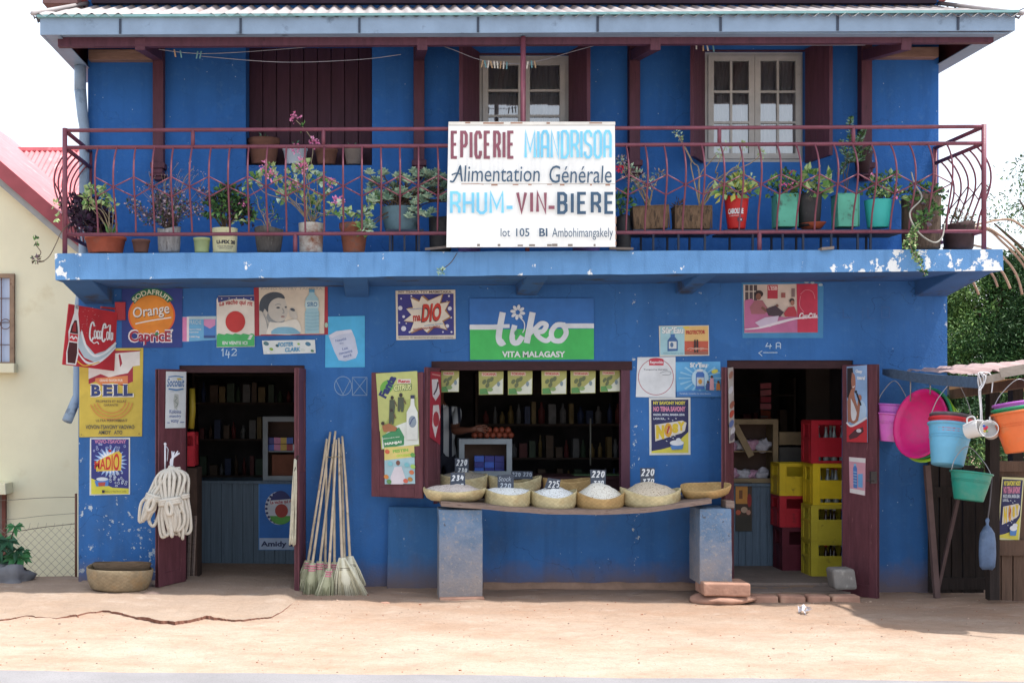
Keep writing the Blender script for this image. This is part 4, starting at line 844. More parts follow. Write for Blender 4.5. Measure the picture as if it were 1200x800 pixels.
# soap powder star poster
f = on_wall(); f.board([(463.5, 340.5), (533.5, 339.5), (534, 397), (464.5, 398.5)], (208, 200, 184), .005)
f.poly([(466, 344.5), (531.5, 344), (532, 392.5), (466.5, 393.5)], (44, 44, 122)); f.text("NY TSARA TSY MAMITAKA", 467, 340.8, 529, 343.3, (76, 60, 70), .02); f.text("MANADIO TSY MANDOTO NY AKANJONAO DOROA", 467, 394.6, 531, 396.8, (120, 100, 100), .02)
for x, y, r_ in ((469, 361, 2.6), (473, 371, 1.6), (473, 385, 3), (480, 389, 1.2), (468, 378, 1), (527, 361.5, 2.4), (524, 354, 1.4), (528.5, 372, 1.2), (524, 382, 2.2), (529, 389, 1.2), (519, 389, 1), (470, 350, 1), (482, 347, 1), (526, 347, 1.2), (476, 379, .8)): f.ell(x, y, r_, r_, (206, 208, 224), 12)
star = [(476, 362), (484, 361), (481, 349), (491, 354), (494, 347), (501, 353), (518, 345.5), (515, 356), (526, 354), (521, 364), (527, 371), (518, 376), (523, 386), (508, 382), (500, 389.5), (494, 384), (480, 390), (485, 377), (473, 376), (482, 369)]
f.poly([(x + 1.6, y - 1.2 if y < 366 else y + 1) for x, y in star], (150, 110, 66)); f.poly(star, (214, 206, 190))
f.text("DIO", 494, 356.5, 517, 377.5, (40, 26, 36), .05, .16, -4); f.text("DIO", 495, 355.5, 517, 376.5, (190, 46, 34), .04, .16, -4); f.text("ma", 484, 369.5, 493, 376.5, (170, 40, 36), .04, 0, -4)
f.text("FAHADIOVANA MAHARITRA", 484, 383, 516, 386, (150, 60, 60), .02, 0, -7); f.text("Vovon-tsavony", 480, 361, 495, 363, (120, 140, 190), .02, 0, -4); f.text("amin'ny lamba", 497, 379.5, 519, 381.5, (90, 140, 180), .02, 0, -7)
f.solo("soap_star_poster", "dark blue soap poster with a pale starburst beside the green milk sign", "poster")
# green and blue dairy sign
f = on_wall(); f.board([(550, 350), (695.5, 349.5), (696, 421.5), (550.5, 422)], (34, 96, 172), .012)
f.poly([(550.5, 386), (695.7, 385), (695.8, 421), (550.7, 421.6)], (54, 176, 82)); f.rect(550.3, 380.4, 588, 386.2, (206, 214, 222)); f.rect(660, 379, 695.7, 384.6, (206, 214, 222))
TW = (206, 214, 222)
f.stroke([(589, 366), (585, 388), (584.5, 397), (587, 402), (591, 400)], 7.2, TW, 5); f.stroke([(579, 382.5), (597, 382)], 4.4, TW); f.stroke([(603, 381), (600, 394), (601.5, 401), (607, 401), (612, 394)], 6.4, TW, 5)
f.stroke([(624, 366), (620, 386), (617, 402)], 7.2, TW, 4); f.stroke([(617, 394), (627, 385), (634, 379), (640, 381), (636, 388), (628, 390), (634, 397), (641, 399), (647, 393)], 5.6, TW, 5)
f.stroke([(662, 381), (652, 381), (646, 389), (648, 398), (657, 399), (663, 391), (661, 383), (656, 380)], 6, TW, 5)
for k in range(8): a = rad(k * 45 + 10); f.ell(606.5 + 5.6 * math.cos(a), 366 + 5.8 * math.sin(a), 3.3, 1.9, TW, 12, rot=k * 45 + 10)
f.stroke([(609, 372), (614, 378), (614, 386), (612, 390)], 1.2, TW, 4); f.ell(604.5, 390, 2, 3.2, (54, 150, 90), 12, rot=15); f.text("VITA MALAGASY", 588, 411.5, 662, 418.6, (214, 222, 222), .035); f.solo("dairy_sign", "large green and blue sign with a white flower over the serving window", "sign")
# yellow soap sign and blue soap poster at the corner
f = on_wall(-.001); f.board([(93, 408.5), (168, 407.5), (166.5, 511), (93, 512)], (196, 172, 62), .006)
f.poly([(104, 411), (164, 410.5), (164, 428), (156, 428), (156, 454), (104, 454)], (150, 30, 48)); f.poly([(104, 414), (135, 414), (164, 411.5), (164, 428), (156, 429), (150, 437), (140, 439), (128, 442), (118, 438), (104, 444)], (214, 210, 206)); f.poly([(139, 416), (141, 414.5), (143.5, 426), (141, 430)], (150, 30, 48))
f.poly([(112, 443), (150, 440), (150, 450), (111, 451)], (206, 120, 70)); f.text("GRAND SAVON PUR", 117, 444, 144, 447, (226, 210, 190), .03); f.poly([(104, 450), (112, 447), (120, 452), (132, 448), (144, 452), (156, 447), (156, 455), (104, 455)], (196, 172, 62))
for x0, ch in ((107, "B"), (121, "E"), (133.5, "L"), (145, "L")):
    f.text(ch, x0 - .6, 449.6, x0 + 12.2, 465, (226, 224, 214), .07); f.text(ch, x0 + .3, 450.6, x0 + 11, 464, (36, 50, 104), .05); f.rect(x0 - .6, 450.4, x0 + 5, 451.6, (36, 50, 104)); f.rect(x0 - .6, 463, x0 + 5, 464.2, (36, 50, 104))
for r_ in (17, 21, 25): f.ring(131, 468, r_, r_ * .92, 1.3, (198, 130, 58), 20, 10, 165)
f.text("PROPRETE ET ECLAT", 113, 468.6, 149, 471.4, (104, 84, 52), .02); f.text("GARANTIS", 122, 473, 139, 475.6, (104, 84, 52), .02); f.text("ULTRA PERFORMANT", 113, 491, 150, 494, (90, 74, 50), .02)
f.text("VOVON-TSAVONY VAOVAO", 101, 497.6, 158, 502.4, (64, 66, 66), .02); f.text("AMIDY   ATO", 116, 504, 144, 508.6, (64, 66, 66), .02)
for x, y in ((96, 410), (165, 410), (96, 509), (163.5, 508)): f.ell(x, y, .7, .7, (110, 90, 60), 8)
f.solo("soap_sign", "faded yellow soap sign with torn red print at the house corner", "sign")
f = on_wall(); f.board([(105.5, 513), (152.5, 512.5), (152.5, 579), (105, 580)], (206, 210, 208), .004); f.rect(107, 514.3, 151, 574, (38, 44, 118)); f.poly([(107, 560), (116, 564), (132, 571), (151, 572), (151, 578.4), (107, 578.8)], (206, 200, 62))
f.text("VOVO-TSAVONY", 111, 514.8, 148, 519.4, (186, 120, 160), .04)
burst = []
for k in range(44): a = 2 * math.pi * k / 44; r_ = (20 if k % 2 else 13); burst.append((129.5 + r_ * 1.0 * math.cos(a), 541 + r_ * .93 * math.sin(a)))
f.poly(burst, (140, 176, 224)); f.poly([(129.5 + (x - 129.5) * .78, 541 + (y - 541) * .78) for x, y in burst], (222, 226, 230))
f.poly([(112, 541), (139, 527.5), (143, 532), (142, 551), (113, 552)], (214, 180, 60)); f.text("MADIO", 111, 529.5, 140, 551, (190, 44, 36), .025, warp=lambda u, t, x, y: (x, 545 - (y < 0) + (t - .45) * -(9 + 13 * u) - u * 3.2)); f.ell(129, 528, 2, 1.6, (170, 30, 30), 10)
f.poly([(111, 563), (128, 561), (127, 569), (113, 569.5)], (70, 120, 196)); f.poly([(115, 565), (124, 564.5), (123, 569), (116, 569.3)], (176, 70, 60)); f.ell(120, 561, 7, 2.2, (206, 216, 226), 14)
for _ in range(26): f.ring(R.uniform(128, 150), R.uniform(551, 569), R.uniform(.6, 1.6), R.uniform(.6, 1.6), .5, (190, 204, 226), 8)
for _ in range(14): f.ring(R.uniform(108, 150), R.uniform(520, 528), R.uniform(.8, 1.6), R.uniform(.8, 1.4), .5, (150, 164, 206), 8)
f.text("MANADIO SY MANITRA NY LAMBA", 122, 574, 149, 576.4, (90, 84, 60)); f.rect(120.5, 573.6, 123.5, 577, (40, 34, 50)); f.solo("soap_powder_poster", "blue soap powder poster with red slanted lettering under the yellow sign", "poster")
# posters to the right of the window
f = on_wall(); f.board([(772, 382), (830.5, 381), (831, 416.5), (773, 417.5)], (206, 204, 190), .005); f.rect(773.5, 382.6, 802, 416, (150, 196, 208)); f.poly([(802, 382.4), (829.5, 381.8), (830, 400), (802, 400)], (222, 182, 112)); f.rect(802, 399.5, 829.8, 412, (186, 82, 60)); f.rect(802, 411.5, 829.8, 415.5, (150, 90, 76))
f.text("Sûr'Eau", 776, 383.5, 801, 391, (120, 140, 156), .05); f.text("Sûr'Eau", 775.6, 383.2, 800.6, 390.6, (226, 232, 232), .03)
f.poly([(785, 395), (791, 395), (794, 399), (794, 411), (782, 411.5), (782, 399)], (48, 90, 146)); f.rect(785.5, 391.5, 790.5, 395, (54, 100, 160)); f.rect(783.5, 400, 792.5, 408.5, (196, 204, 206)); f.ell(787, 404, 2, 3, (70, 100, 140), 10); f.text("PROTECTOR", 803.5, 387, 826, 391.5, (176, 50, 46), .04, 0, -2); f.rect(800, 383, 807, 384.5, (214, 196, 60))
for x in (814, 816.8): f.ell(x, 399, 1., 1.2, (50, 34, 34), 8); f.rect(x - 1.1, 400, x + 1.1, 408, (54, 36, 38)); f.rect(x - .9, 408, x + .9, 413, (60, 44, 42))
for k in range(6): f.stroke([(805 + 3 * k, 409 + k % 2), (810 + 3 * k, 407.5 + k % 2), (814 + 3 * k, 409)], .7, (214, 170, 150), 3)
f.text("fanafody manadio ny rano", 777, 413, 800, 415, (90, 120, 140)); f.solo("water_treatment_leaflet", "small split poster, pale blue with bottle and orange with couple, topmost of its group", "poster")
f = on_wall(-.002); f.board([(747, 418.5), (791.5, 418), (791.5, 465.5), (745, 465)], (208, 214, 218), .004); f.ring(768.5, 441.5, 20.5, 21, .7, (160, 60, 76), 40); f.rect(760.5, 421, 777.5, 428, (186, 44, 66)); f.ell(769, 421.6, 8.4, 2.4, (186, 44, 66), 16); f.text("Reynolds", 761.5, 422.6, 776.5, 426.8, (230, 220, 224), .03); f.text("Tompon'ny Karatra", 754, 432, 782, 434, (70, 76, 90), .02)
f.stroke([(773, 437), (780, 435), (786, 436), (784, 439), (776, 439)], .5, (110, 120, 130), 3); f.solo("pen_poster", "white square poster with a thin red circle beside the window", "poster")
f = on_wall(-.001); f.board([(791.5, 424), (844, 423.5), (845, 465), (793, 464.5)], (84, 160, 214), .004)
for k in range(16): a = 2 * math.pi * k / 16; f.poly([(820, 443), (820 + 25 * math.cos(a - .06), 443 + 18 * math.sin(a - .06)), (820 + 25 * math.cos(a + .06), 443 + 18 * math.sin(a + .06))], (136, 194, 228))
f.ell(820, 443, 10, 11, (176, 212, 232), 24); f.poly([(815, 438), (817, 435.5), (823, 435.5), (825, 438), (825, 456), (815, 456)], (60, 108, 184)); f.rect(816, 432.5, 823, 435.5, (206, 216, 222)); f.rect(816, 442, 824.4, 452, (190, 204, 210)); f.ell(820, 447, 2.4, 3, (206, 150, 60), 10)
f.text("Sûr'Eau", 808, 424.6, 828, 430.4, (226, 232, 234), .04); f.ell(837, 435, 4, 2.4, (206, 200, 84), 14, rot=-15)
for x, h0, c in ((829, 449, (60, 76, 130)), (833.5, 443, (214, 160, 170)), (841, 449, (190, 120, 60))): f.ell(x, h0 - 1.6, 1.4, 1.7, (90, 60, 50), 10); f.poly([(x - 2, h0), (x + 2, h0), (x + 2.6, 457), (x - 2.6, 457)], c)
f.poly([(792, 459), (806, 457.6), (845, 458.5), (845, 464.6), (793, 464.2)], (60, 116, 184)); f.text("Fanafody manadio ny rano fisotro", 796, 460, 832, 462.4, (190, 212, 226)); f.solo("water_treatment_poster", "bright blue poster with a glowing bottle beside the shop doorway", "poster")
for pts in ([(792, 424), (792, 420), (797, 418), (801, 421), (806, 419), (811, 423.5)], [(812, 423.4), (816, 419), (823, 420), (826, 423.2)], [(836, 423.4), (838, 419.5), (845, 417.5), (846, 424), (845, 430)]):
    f.poly(pts, (186, 200, 210))
def nosy(f, q):
    def T(u, v): return q(u, v)
    def rp(u0, v0, u1, v1, c): f.poly([T(u0, v0), T(u1, v0), T(u1, v1), T(u0, v1)], c)
    def tx(t_, u0, v0, u1, v1, c, bold=.04, rot=0):
        a, b_ = T(u0, v0), T(u1, v1); f.text(t_, a[0], a[1], b_[0], b_[1], c, bold, 0, rot)
    NV, YL, PK = (28, 32, 78), (206, 196, 70), (196, 120, 150)
    rp(.05, .035, .95, .965, NV); f.poly([T(.95, .60), T(.95, .965), T(.05, .965), T(.05, .93), T(.3, .90), T(.62, .84), T(.8, .7)], YL)
    tx("NY SAVONY NOSY", .1, .06, .88, .125, YL, .05); tx("NO TENA SAVONY", .1, .15, .88, .245, PK, .06); tx("MADIO, MORA, MANDA LEHA", .1, .275, .86, .325, (196, 206, 222)); tx("LAVA KA...", .1, .345, .4, .385, (196, 206, 222))
    for u, v in ((.45, .36), (.55, .39), (.63, .36), (.5, .68), (.6, .66), (.56, .7), (.4, .75)): f.stroke([T(u, v), T(u + .03, v + .012)], .8, (206, 214, 226))
    f.poly([T(.13, .47), T(.8, .40), T(.90, .44), T(.86, .58), T(.78, .62), T(.5, .68), T(.14, .76)], (206, 200, 190))
    for ch, u0, u1, v0, v1, c in (("N", .16, .36, .475, .72, (206, 178, 40)), ("O", .36, .55, .44, .69, (206, 150, 40)), ("S", .55, .70, .45, .62, (206, 178, 40)), ("Y", .68, .86, .42, .58, (206, 178, 40))): tx(ch, u0, v0, u1, v1, c, .09)
    f.poly([T(.46, .49), T(.5, .5), T(.47, .57), T(.44, .635), T(.41, .62), T(.43, .55)], (170, 56, 44))
    f.poly([T(.5, .83), T(.83, .80), T(.80, .90), T(.54, .91)], (70, 120, 184)); c = T(.66, .79); d = T(.84, .79)
    f.ell(c[0], c[1], (d[0] - c[0]) * .95, 3.2, (212, 216, 222), 16); f.ell(c[0] + 2, c[1] - 3.4, 3, 2.4, (206, 212, 220), 12)
f = on_wall(-.001); f.board([(760.5, 466), (809, 465.5), (809, 532.5), (761, 533)], (206, 208, 204), .004); nosy(f, lambda u, v: f.lerp(u, v)); f.solo("soap_bar_poster", "navy and yellow soap poster in a white border, lowest of the window group", "poster")
f = on_wall(-.001); f.board([(869, 329.5), (960, 328), (965, 335), (964.5, 396), (870, 396)], (52, 124, 176), .003); f.k += 3
f.poly([(871, 333.5), (957.5, 332.5), (958, 389.5), (872, 390)], (206, 190, 178)); f.rect(872, 334, 887, 352, (70, 62, 66))
for k in range(3): f.rect(872 + 5 * k, 334, 873 + 5 * k, 352, (206, 196, 186))
f.rect(872, 341, 887, 342, (206, 196, 186)); f.poly([(933, 332.8), (957.6, 332.6), (957.9, 389.4), (930, 389.5), (934, 372)], (186, 40, 70)); f.rect(899, 334, 911, 350, (176, 44, 64)); f.text("L'ESB", 900, 335, 910.5, 340, (222, 200, 196), .03); f.rect(915, 343, 920, 349, (150, 84, 80)); f.rect(927, 338, 931, 348, (120, 100, 100))
f.poly([(872, 389.5), (872, 352), (880, 350), (890, 356), (896, 366), (920, 372), (934, 368), (934, 389.5)], (176, 96, 140))
f.ell(889, 344.5, 5, 4.2, (38, 28, 30), 14); f.ell(888.5, 347.5, 3.2, 4, (120, 76, 62), 12); f.poly([(878, 360), (884, 352), (893, 352), (899, 361), (896, 368), (880, 368)], (150, 90, 100)); f.stroke([(892, 360), (902, 366), (911, 357)], 3, (110, 70, 58), 4); f.poly([(897, 362), (908, 358), (918, 366), (914, 371), (900, 370)], (60, 44, 56))
f.ell(927.5, 352.5, 3, 3, (46, 34, 36), 12); f.ell(928, 355, 2.4, 3, (150, 100, 84), 12); f.poly([(918, 367), (923, 360), (930, 359), (933, 366), (933, 371), (919, 371)], (170, 46, 62)); f.poly([(884, 378), (896, 372), (912, 370), (910, 378), (902, 383), (890, 383)], (196, 182, 206))
f.stroke([(872, 386), (890, 384), (912, 378), (934, 373), (958, 372)], 3.4, (216, 208, 218), 5, True); f.script(936, 367, 956.5, 373.5, .9, (226, 214, 220)); f.stroke([(937, 345), (943, 340), (951, 342), (954, 350)], .8, (206, 110, 130), 4); f.stroke([(937, 347), (936, 358), (941, 366)], .8, (210, 120, 140), 4)
for x, y, r_ in ((944, 330.5, 3), (951, 331.5, 2.4), (960.5, 334, 2.6)): f.ell(x, y, r_, r_ * .6, (150, 176, 190), 10)
f.solo("picnic_poster", "faded pink drink poster with two people on a blue painted backing", "poster")
# posters on leaves and shutters
def leaf_flat(px, y, n, th): return Flat(Vector((PX(px, y[0]), y[1], 0)) + n * (th / 2 + .001), n)
f = leaf_flat(216, (-.02, -.03), n1, .045); f.board([(194.5, 435), (218, 435.5), (217, 501), (193.5, 501.5)], (206, 214, 218), .003)
f.stroke([(197, 441.5), (206, 440.6), (214.5, 441.8)], 1.2, (50, 110, 170), 3); f.text("Socolait", 195.6, 443, 215.6, 453, (60, 106, 160), .02, .1); f.stroke([(197, 455.5), (206, 456.6), (214.5, 455.6)], 1.6, (50, 110, 170), 3); f.rect(207, 443, 212, 445, (200, 180, 70)); f.text("ny tsara indrindra", 199, 457.6, 210, 459.4, (120, 140, 160))
f.poly([(204, 461), (208.5, 462), (209, 472), (206.5, 480), (203.5, 478), (202.5, 469)], (176, 182, 178)); f.stroke([(204, 464), (207, 466), (204, 470), (207.5, 473), (205, 477)], .7, (110, 130, 120), 3)
for t_, a, c, yy in (("Koloina", 198, 211.5, 479.6), ("mandry", 198, 211.5, 485.4), ("vony", 199.5, 208.5, 491.6)): f.text(t_, a, yy, c, yy + 4.6, (84, 104, 160))
f.stroke([(195, 495), (198, 495)], .8, (84, 104, 160)); f.stroke([(210, 494.6), (215, 494.4)], .8, (84, 104, 160)); f.solo("milk_powder_poster", "tall narrow white poster with blue lettering on the open door above the ropes", "poster")
f = leaf_flat(496, (-.425, -.43), m2, .035); f.board([(440.5, 437.5), (489, 434.5), (491.5, 522), (447, 526.5)], (158, 170, 92), .003)
f.poly([(441, 437.5), (489, 434.6), (489.6, 465), (470, 470), (445, 505), (444, 490)], (178, 186, 112)); q = f.lerp
f.poly([q(.04, .84), q(.35, .72), q(.6, .68), q(.99, .62), q(.99, .98), q(.03, .99)], (206, 214, 206)); f.poly([q(.05, .82), q(.5, .73), q(.62, .86), q(.6, .97), q(.08, .995)], (54, 130, 84))
a, c = q(.08, .05), q(.42, .3); f.ell((a[0] + c[0]) / 2, (a[1] + c[1]) / 2 + 1, 9, 7, (96, 160, 60), 16, rot=-50); f.text("Fanta", a[0] - 4, a[1] + 6, c[0] + 6, c[1] - 5, (34, 42, 96), .06, 0, -62)
a, c = q(.52, .09), q(.84, .16); f.rect(a[0], a[1], c[0], c[1], (206, 200, 190)); f.text("Rano", a[0] + 1, a[1] + .8, c[0] - 1, c[1] - .8, (176, 50, 60), .05); a, c = q(.42, .155), q(.86, .26); f.text("CITRUS", a[0], a[1], c[0], c[1], (40, 84, 54), .09, .1, -4); f.text("CITRUS", a[0] + .6, a[1] + .6, c[0] - .6, c[1] - .6, (214, 220, 150), .03, .1, -4)
DKG = (66, 76, 62)
for u, v, s_ in ((.36, .4, 1), (.58, .38, 1.1), (.33, .56, .9)):
    x, y = q(u, v); f.ell(x, y - 6 * s_, 1.9 * s_, 2.3 * s_, (46, 42, 40), 10); f.poly([(x - 3 * s_, y - 3.6 * s_), (x + 3 * s_, y - 3.6 * s_), (x + 3.4 * s_, y + 5 * s_), (x + 2.6 * s_, y + 12 * s_), (x + .4, y + 12 * s_), (x, y + 6 * s_), (x - 1.2, y + 12 * s_), (x - 3.4 * s_, y + 11 * s_)], DKG); f.stroke([(x + 3 * s_, y - 2), (x + 5.4 * s_, y + 4)], 1.3, (92, 74, 58))
x, y = q(.2, .72); f.poly([(x - 6, y - 2), (x + 2, y - 5), (x + 12, y), (x + 10, y + 4), (x - 4, y + 5)], (150, 96, 60)); f.ell(x - 5, y - 5, 2, 2.2, (50, 38, 34), 10); x, y = q(.86, .66)
f.poly([(x - 2, y - 26), (x + 2, y - 26), (x + 2.4, y - 18), (x + 6, y - 10), (x + 6, y + 22), (x - 7, y + 22), (x - 7, y - 10), (x - 2.6, y - 18)], (206, 212, 206)); f.rect(x - 2.4, y - 30, x + 2.4, y - 26, (42, 46, 76)); f.ell(x, y + 1, 4.6, 7, (120, 136, 150), 14); f.stroke([(x - 3, y + 4), (x, y - 2), (x + 3, y - 4)], 1.2, (60, 70, 110), 3)
a, c = q(.08, .84), q(.52, .89); f.text("Mitondra any", a[0], a[1], c[0], c[1] - 1, (206, 222, 206), .03, 0, -8); a, c = q(.12, .9), q(.56, .965); f.text("MANJA!", a[0], a[1], c[0], c[1], (222, 230, 216), .06, 0, -8)
f.solo("citrus_poster", "tall lime green soda poster on the open window shutter", "poster")
f = leaf_flat(496, (-.425, -.43), m2, .035); f.p0 = f.p0 + m2 * .004; f.board([(450.5, 524), (485.5, 521.5), (486.5, 566.5), (451, 567)], (150, 186, 196), .002); q = f.lerp
f.poly([q(0, 0), q(1, 0), q(1, .3), q(0, .35)], (206, 190, 110)); f.text("FESTIN", *q(.28, .06), *q(.8, .17), (120, 170, 70), .06, 0, -6); f.text("GOURMET", *q(.4, .2), *q(.94, .29), (170, 200, 70), .05, 0, -4); x, y = q(.45, .55); f.ell(x, y - 5, 2.4, 3, (110, 70, 60), 12); f.poly([(x - 4, y), (x + 4, y - 1), (x + 9, y + 14), (x + 6, y + 20), (x - 8, y + 20), (x - 9, y + 12)], (206, 200, 208))
for u, v, c in ((.1, .12, (196, 90, 60)), (.95, .25, (90, 150, 70)), (.06, .8, (206, 130, 60)), (.9, .7, (196, 110, 70)), (.85, .88, (170, 120, 60)), (.7, .92, (196, 90, 70)), (.15, .93, (90, 140, 80)), (.95, .55, (150, 190, 90)), (.2, .45, (120, 190, 200)), (.75, .5, (110, 180, 190))): x, y = q(u, v); f.ell(x, y, 3, 2.6, c, 10, rot=30)
f.solo("snack_poster", "small colourful food poster pinned below the lime soda poster", "poster")
f = leaf_flat(514, (-.02, -.03), m1, .035); f.board([(504.5, 435), (516.5, 436), (515.5, 521), (503.5, 512)], (150, 34, 50), .003); q = f.lerp
f.poly([q(.1, .12), q(.7, .1), q(.9, .3), q(.5, .42), q(.2, .36)], (206, 202, 206)); f.stroke([q(.3, .34), q(.6, .24), q(.7, .14)], 1.6, (60, 40, 60), 3); f.poly([q(.25, .5), q(.8, .46), q(.95, .62), q(.7, .8), q(.5, .96), q(.2, .8)], (206, 196, 196)); f.ell(*q(.55, .68), 3.6, 9, (160, 50, 60), 14); f.stroke([q(.1, .04), q(.9, .05)], 1.6, (196, 120, 120)); f.solo("shutter_strip_poster", "dark red and white strip poster on the inner shutter leaf", "poster")
f = leaf_flat(988, (-.02, -.03), n4, .045); f.board([(992.5, 429.5), (1016, 427.5), (1017, 518), (993, 517.5)], (130, 164, 206), .003); q = f.lerp
f.ell(*q(.62, .6), 8, 14, (164, 190, 216), 18); f.poly([q(.02, .02), q(.3, .02), q(.36, .2), q(.3, .4), q(.12, .48), q(.01, .4)], (30, 22, 26)); f.poly([(p.x, p.y) for p in spline([q(.26, .08), q(.4, .12), q(.44, .22), q(.4, .32), q(.28, .34), q(.22, .2)], 4)], (150, 98, 80)); f.poly([q(.22, .3), q(.36, .33), q(.4, .42), q(.56, .56), q(.56, .72), q(.04, .74), q(.02, .46)], (154, 100, 80))
f.poly([q(.2, .42), q(.34, .5), q(.5, .62), q(.5, .76), q(.2, .74)], (206, 208, 214)); f.stroke([q(.1, .5), q(.2, .72), q(.5, .7), q(.62, .44)], 3, (150, 96, 76), 4); f.ell(*q(.64, .42), 2.4, 3.6, (160, 106, 86), 12); f.stroke([q(.5, .36), q(.7, .52)], 2, (32, 30, 36)); f.ell(*q(.46, .34), 1.6, 1.8, (44, 44, 50), 10); f.stroke([q(.3, .27), q(.36, .28), q(.4, .26)], .9, (222, 206, 206), 3)
f.poly([q(0, .76), q(.2, .80), q(.5, .78), q(1, .7), q(1, 1), q(0, 1)], (176, 34, 44)); f.stroke([q(0, .74), q(.2, .79), q(.5, .76), q(1, .68)], 2, (216, 216, 220), 4); f.poly([q(.1, .92), q(.4, .84), q(.8, .8), q(.84, .86), q(.5, .94), q(.14, .97)], (70, 34, 40)); f.ell(*q(.6, .85), 3, 2.2, (196, 190, 196), 12)
f.text("Gasy", *q(.46, .05), *q(.8, .11), (222, 226, 232), .05, 0, 3); f.text("tsara!", *q(.54, .13), *q(.94, .19), (222, 226, 232), .05, 0, 3); f.solo("singer_poster", "poster of a woman holding a microphone on the open door leaf", "poster")
f = leaf_flat(988, (-.02, -.03), n4, .045); f.board([(995, 535), (1014.5, 536.5), (1014, 580.5), (996, 577)], (196, 140, 156), .003); q = f.lerp
f.poly([q(0.02, 0.01), q(1, .01), q(1, .13), q(.02, .12)], (206, 204, 204)); f.poly([q(.02, .88), q(.98, .87), q(.98, .99), q(.02, .99)], (206, 204, 204)); f.poly([q(.25, .3), q(.32, .22), q(.42, .22), q(.5, .3), q(.5, .84), q(.25, .84)], (64, 110, 176)); f.rect(*q(.3, .18), *q(.45, .23), (120, 170, 206)); f.poly([q(.55, .45), q(.85, .42), q(.85, .8), q(.55, .8)], (96, 150, 200))
for k in range(5): f.stroke([q(.27, .4 + .08 * k), q(.48, .4 + .08 * k)], .8, (150, 180, 214))
f.solo("pink_bottle_poster", "small pink paper with a blue bottle below the singer poster", "poster")
f = leaf_flat(857, (-.02, -.03), n3, .045); f.board([(853, 431), (859, 430), (860.5, 517), (854.5, 519)], (176, 168, 160), .003); q = f.lerp
for u, v, c in ((.5, .1, (160, 110, 90)), (.4, .3, (196, 196, 200)), (.6, .5, (150, 90, 70)), (.5, .62, (176, 70, 50)), (.4, .75, (90, 110, 160)), (.6, .85, (206, 206, 210)), (.5, .93, (110, 100, 110))): f.ell(*q(u, v), 2.4, 5, c, 10, rot=20)
f.solo("torn_poster", "torn pale strip poster on the door leaf beside the empty basket", "poster")
# cards hung in the serving window
cards = [(517, 434.5, 538, 459), (561, 435, 590, 462), (595, 434.5, 624, 462), (634.5, 434.5, 664, 461.5), (668.5, 434.5, 698, 460.5), (703, 434, 727, 458.5)]
where = ["first hung lime green card, half behind the red shutter poster", "second hung lime green card from the shutter, after a gap", "third hung lime green card from the shutter, close beside the second", "fourth hung lime green card from the shutter, above the dark shelves", "fifth hung lime green card from the shutter, close beside the fourth", "last hung lime green card against the purple window jamb"]
for (x0, y0, x1, y1), lab in zip(cards, where):
    f = Flat((0, .07, 0)); f.board([(x0, y0), (x1, y0), (x1 - .3, y1), (x0 + .3, y1 + .5)], (150, 152, 84), .002); q = f.lerp; sq = (x1 - x0) / 29
    f.poly([q(.25, .98), q(.7, .55), q(.98, .3), q(.98, .98)], (196, 202, 186)); f.poly([q(.03, .75), q(.3, .72), q(.4, .98), q(.03, .98)], (70, 126, 66)); a, c = q(.12, .04), q(.72, .2); f.rect(*a, *c, (200, 176, 160)); f.text("TOKANA", a[0] + .8, a[1] + .8, c[0] - .8, c[1] - .8, (170, 56, 50), .04)
    for u, v in ((.22, .45), (.4, .4), (.35, .6), (.52, .34)): f.ell(*q(u, v), 2.2 * sq, 3.2, (86, 96, 62), 8, rot=30)
    f.ell(*q(.8, .55), 1.8, 3, (110, 130, 140), 8); f.ell(*q(.45, .78), 3.6, 2.4, (120, 150, 90), 10); f.solo("hanging_card", lab, "card", "lime green cards hung in the serving window")
# ------------------------------------------------------------------ shared materials for small things
def straw_mat(name, rgb, scale=60):
    n = NT(name); v = n.obj(); c = lin(rgb)
    z = n.node("SeparateXYZ", 2, {0: v}); x = n.node("SeparateXYZ", 0, {0: v}); y = n.node("SeparateXYZ", 1, {0: v})
    ang = n.node("Math", 0, {0: y, 1: x}, operation='ARCTAN2')
    cv = n.node("CombineXYZ", 0, {0: n.mul(ang, 9.0), 1: 0.0, 2: n.mul(z, 55.0)})
    ch = n.node("TexChecker", 1, {0: cv, 'Scale': 1.0}); ns = n.noise(v, 14, 5, .65)
    col = n.mix(n.step(ns, .3, .7), sca(c, .72), sca(c, 1.15)); col = n.mix(n.mul(ch, .28), col, sca(c, .62))
    col = n.mix(n.mul(n.step(n.noise(v, 6, 4), .55, .7), .5), col, lin((150, 116, 74)))
    n.bump(n.add(ch, n.mul(ns, .6)), .6, .006); return n.fin(col, .8, .2)
straw = straw_mat("woven_straw", (206, 192, 150)); straw2 = straw_mat("woven_straw_tan", (190, 158, 108)); straw3 = straw_mat("woven_straw_grey", (150, 134, 108))
def grain_mat(name, rgb, spk):
    n = NT(name); v = n.pos(); c = lin(rgb); vo = n.node("TexVoronoi", 0, {'Vector': v, 'Scale': 170.0}); cl = n.node("TexVoronoi", 1, {'Vector': v, 'Scale': 170.0})
    k = n.node("SeparateXYZ", 0, {0: cl}); col = n.mix(k, sca(c, .88), sca(c, 1.08)); col = n.mix(n.step(k, .9, .93), col, lin(spk)); n.bump(vo, .5, .004); return n.fin(col, .7, .25)
terra = mk("terracotta", (164, 84, 60), .8, .2, 7, ((130, 96, 82), .6, 6), .2, 40); brownpot = mk("brown_clay", (112, 78, 66), .8, .25, 8, ((140, 118, 106), .62, 8), .2, 40); greypot = mk("grey_clay", (122, 112, 106), .85, .2, 10, ((90, 82, 80), .6, 8), .3, 40)
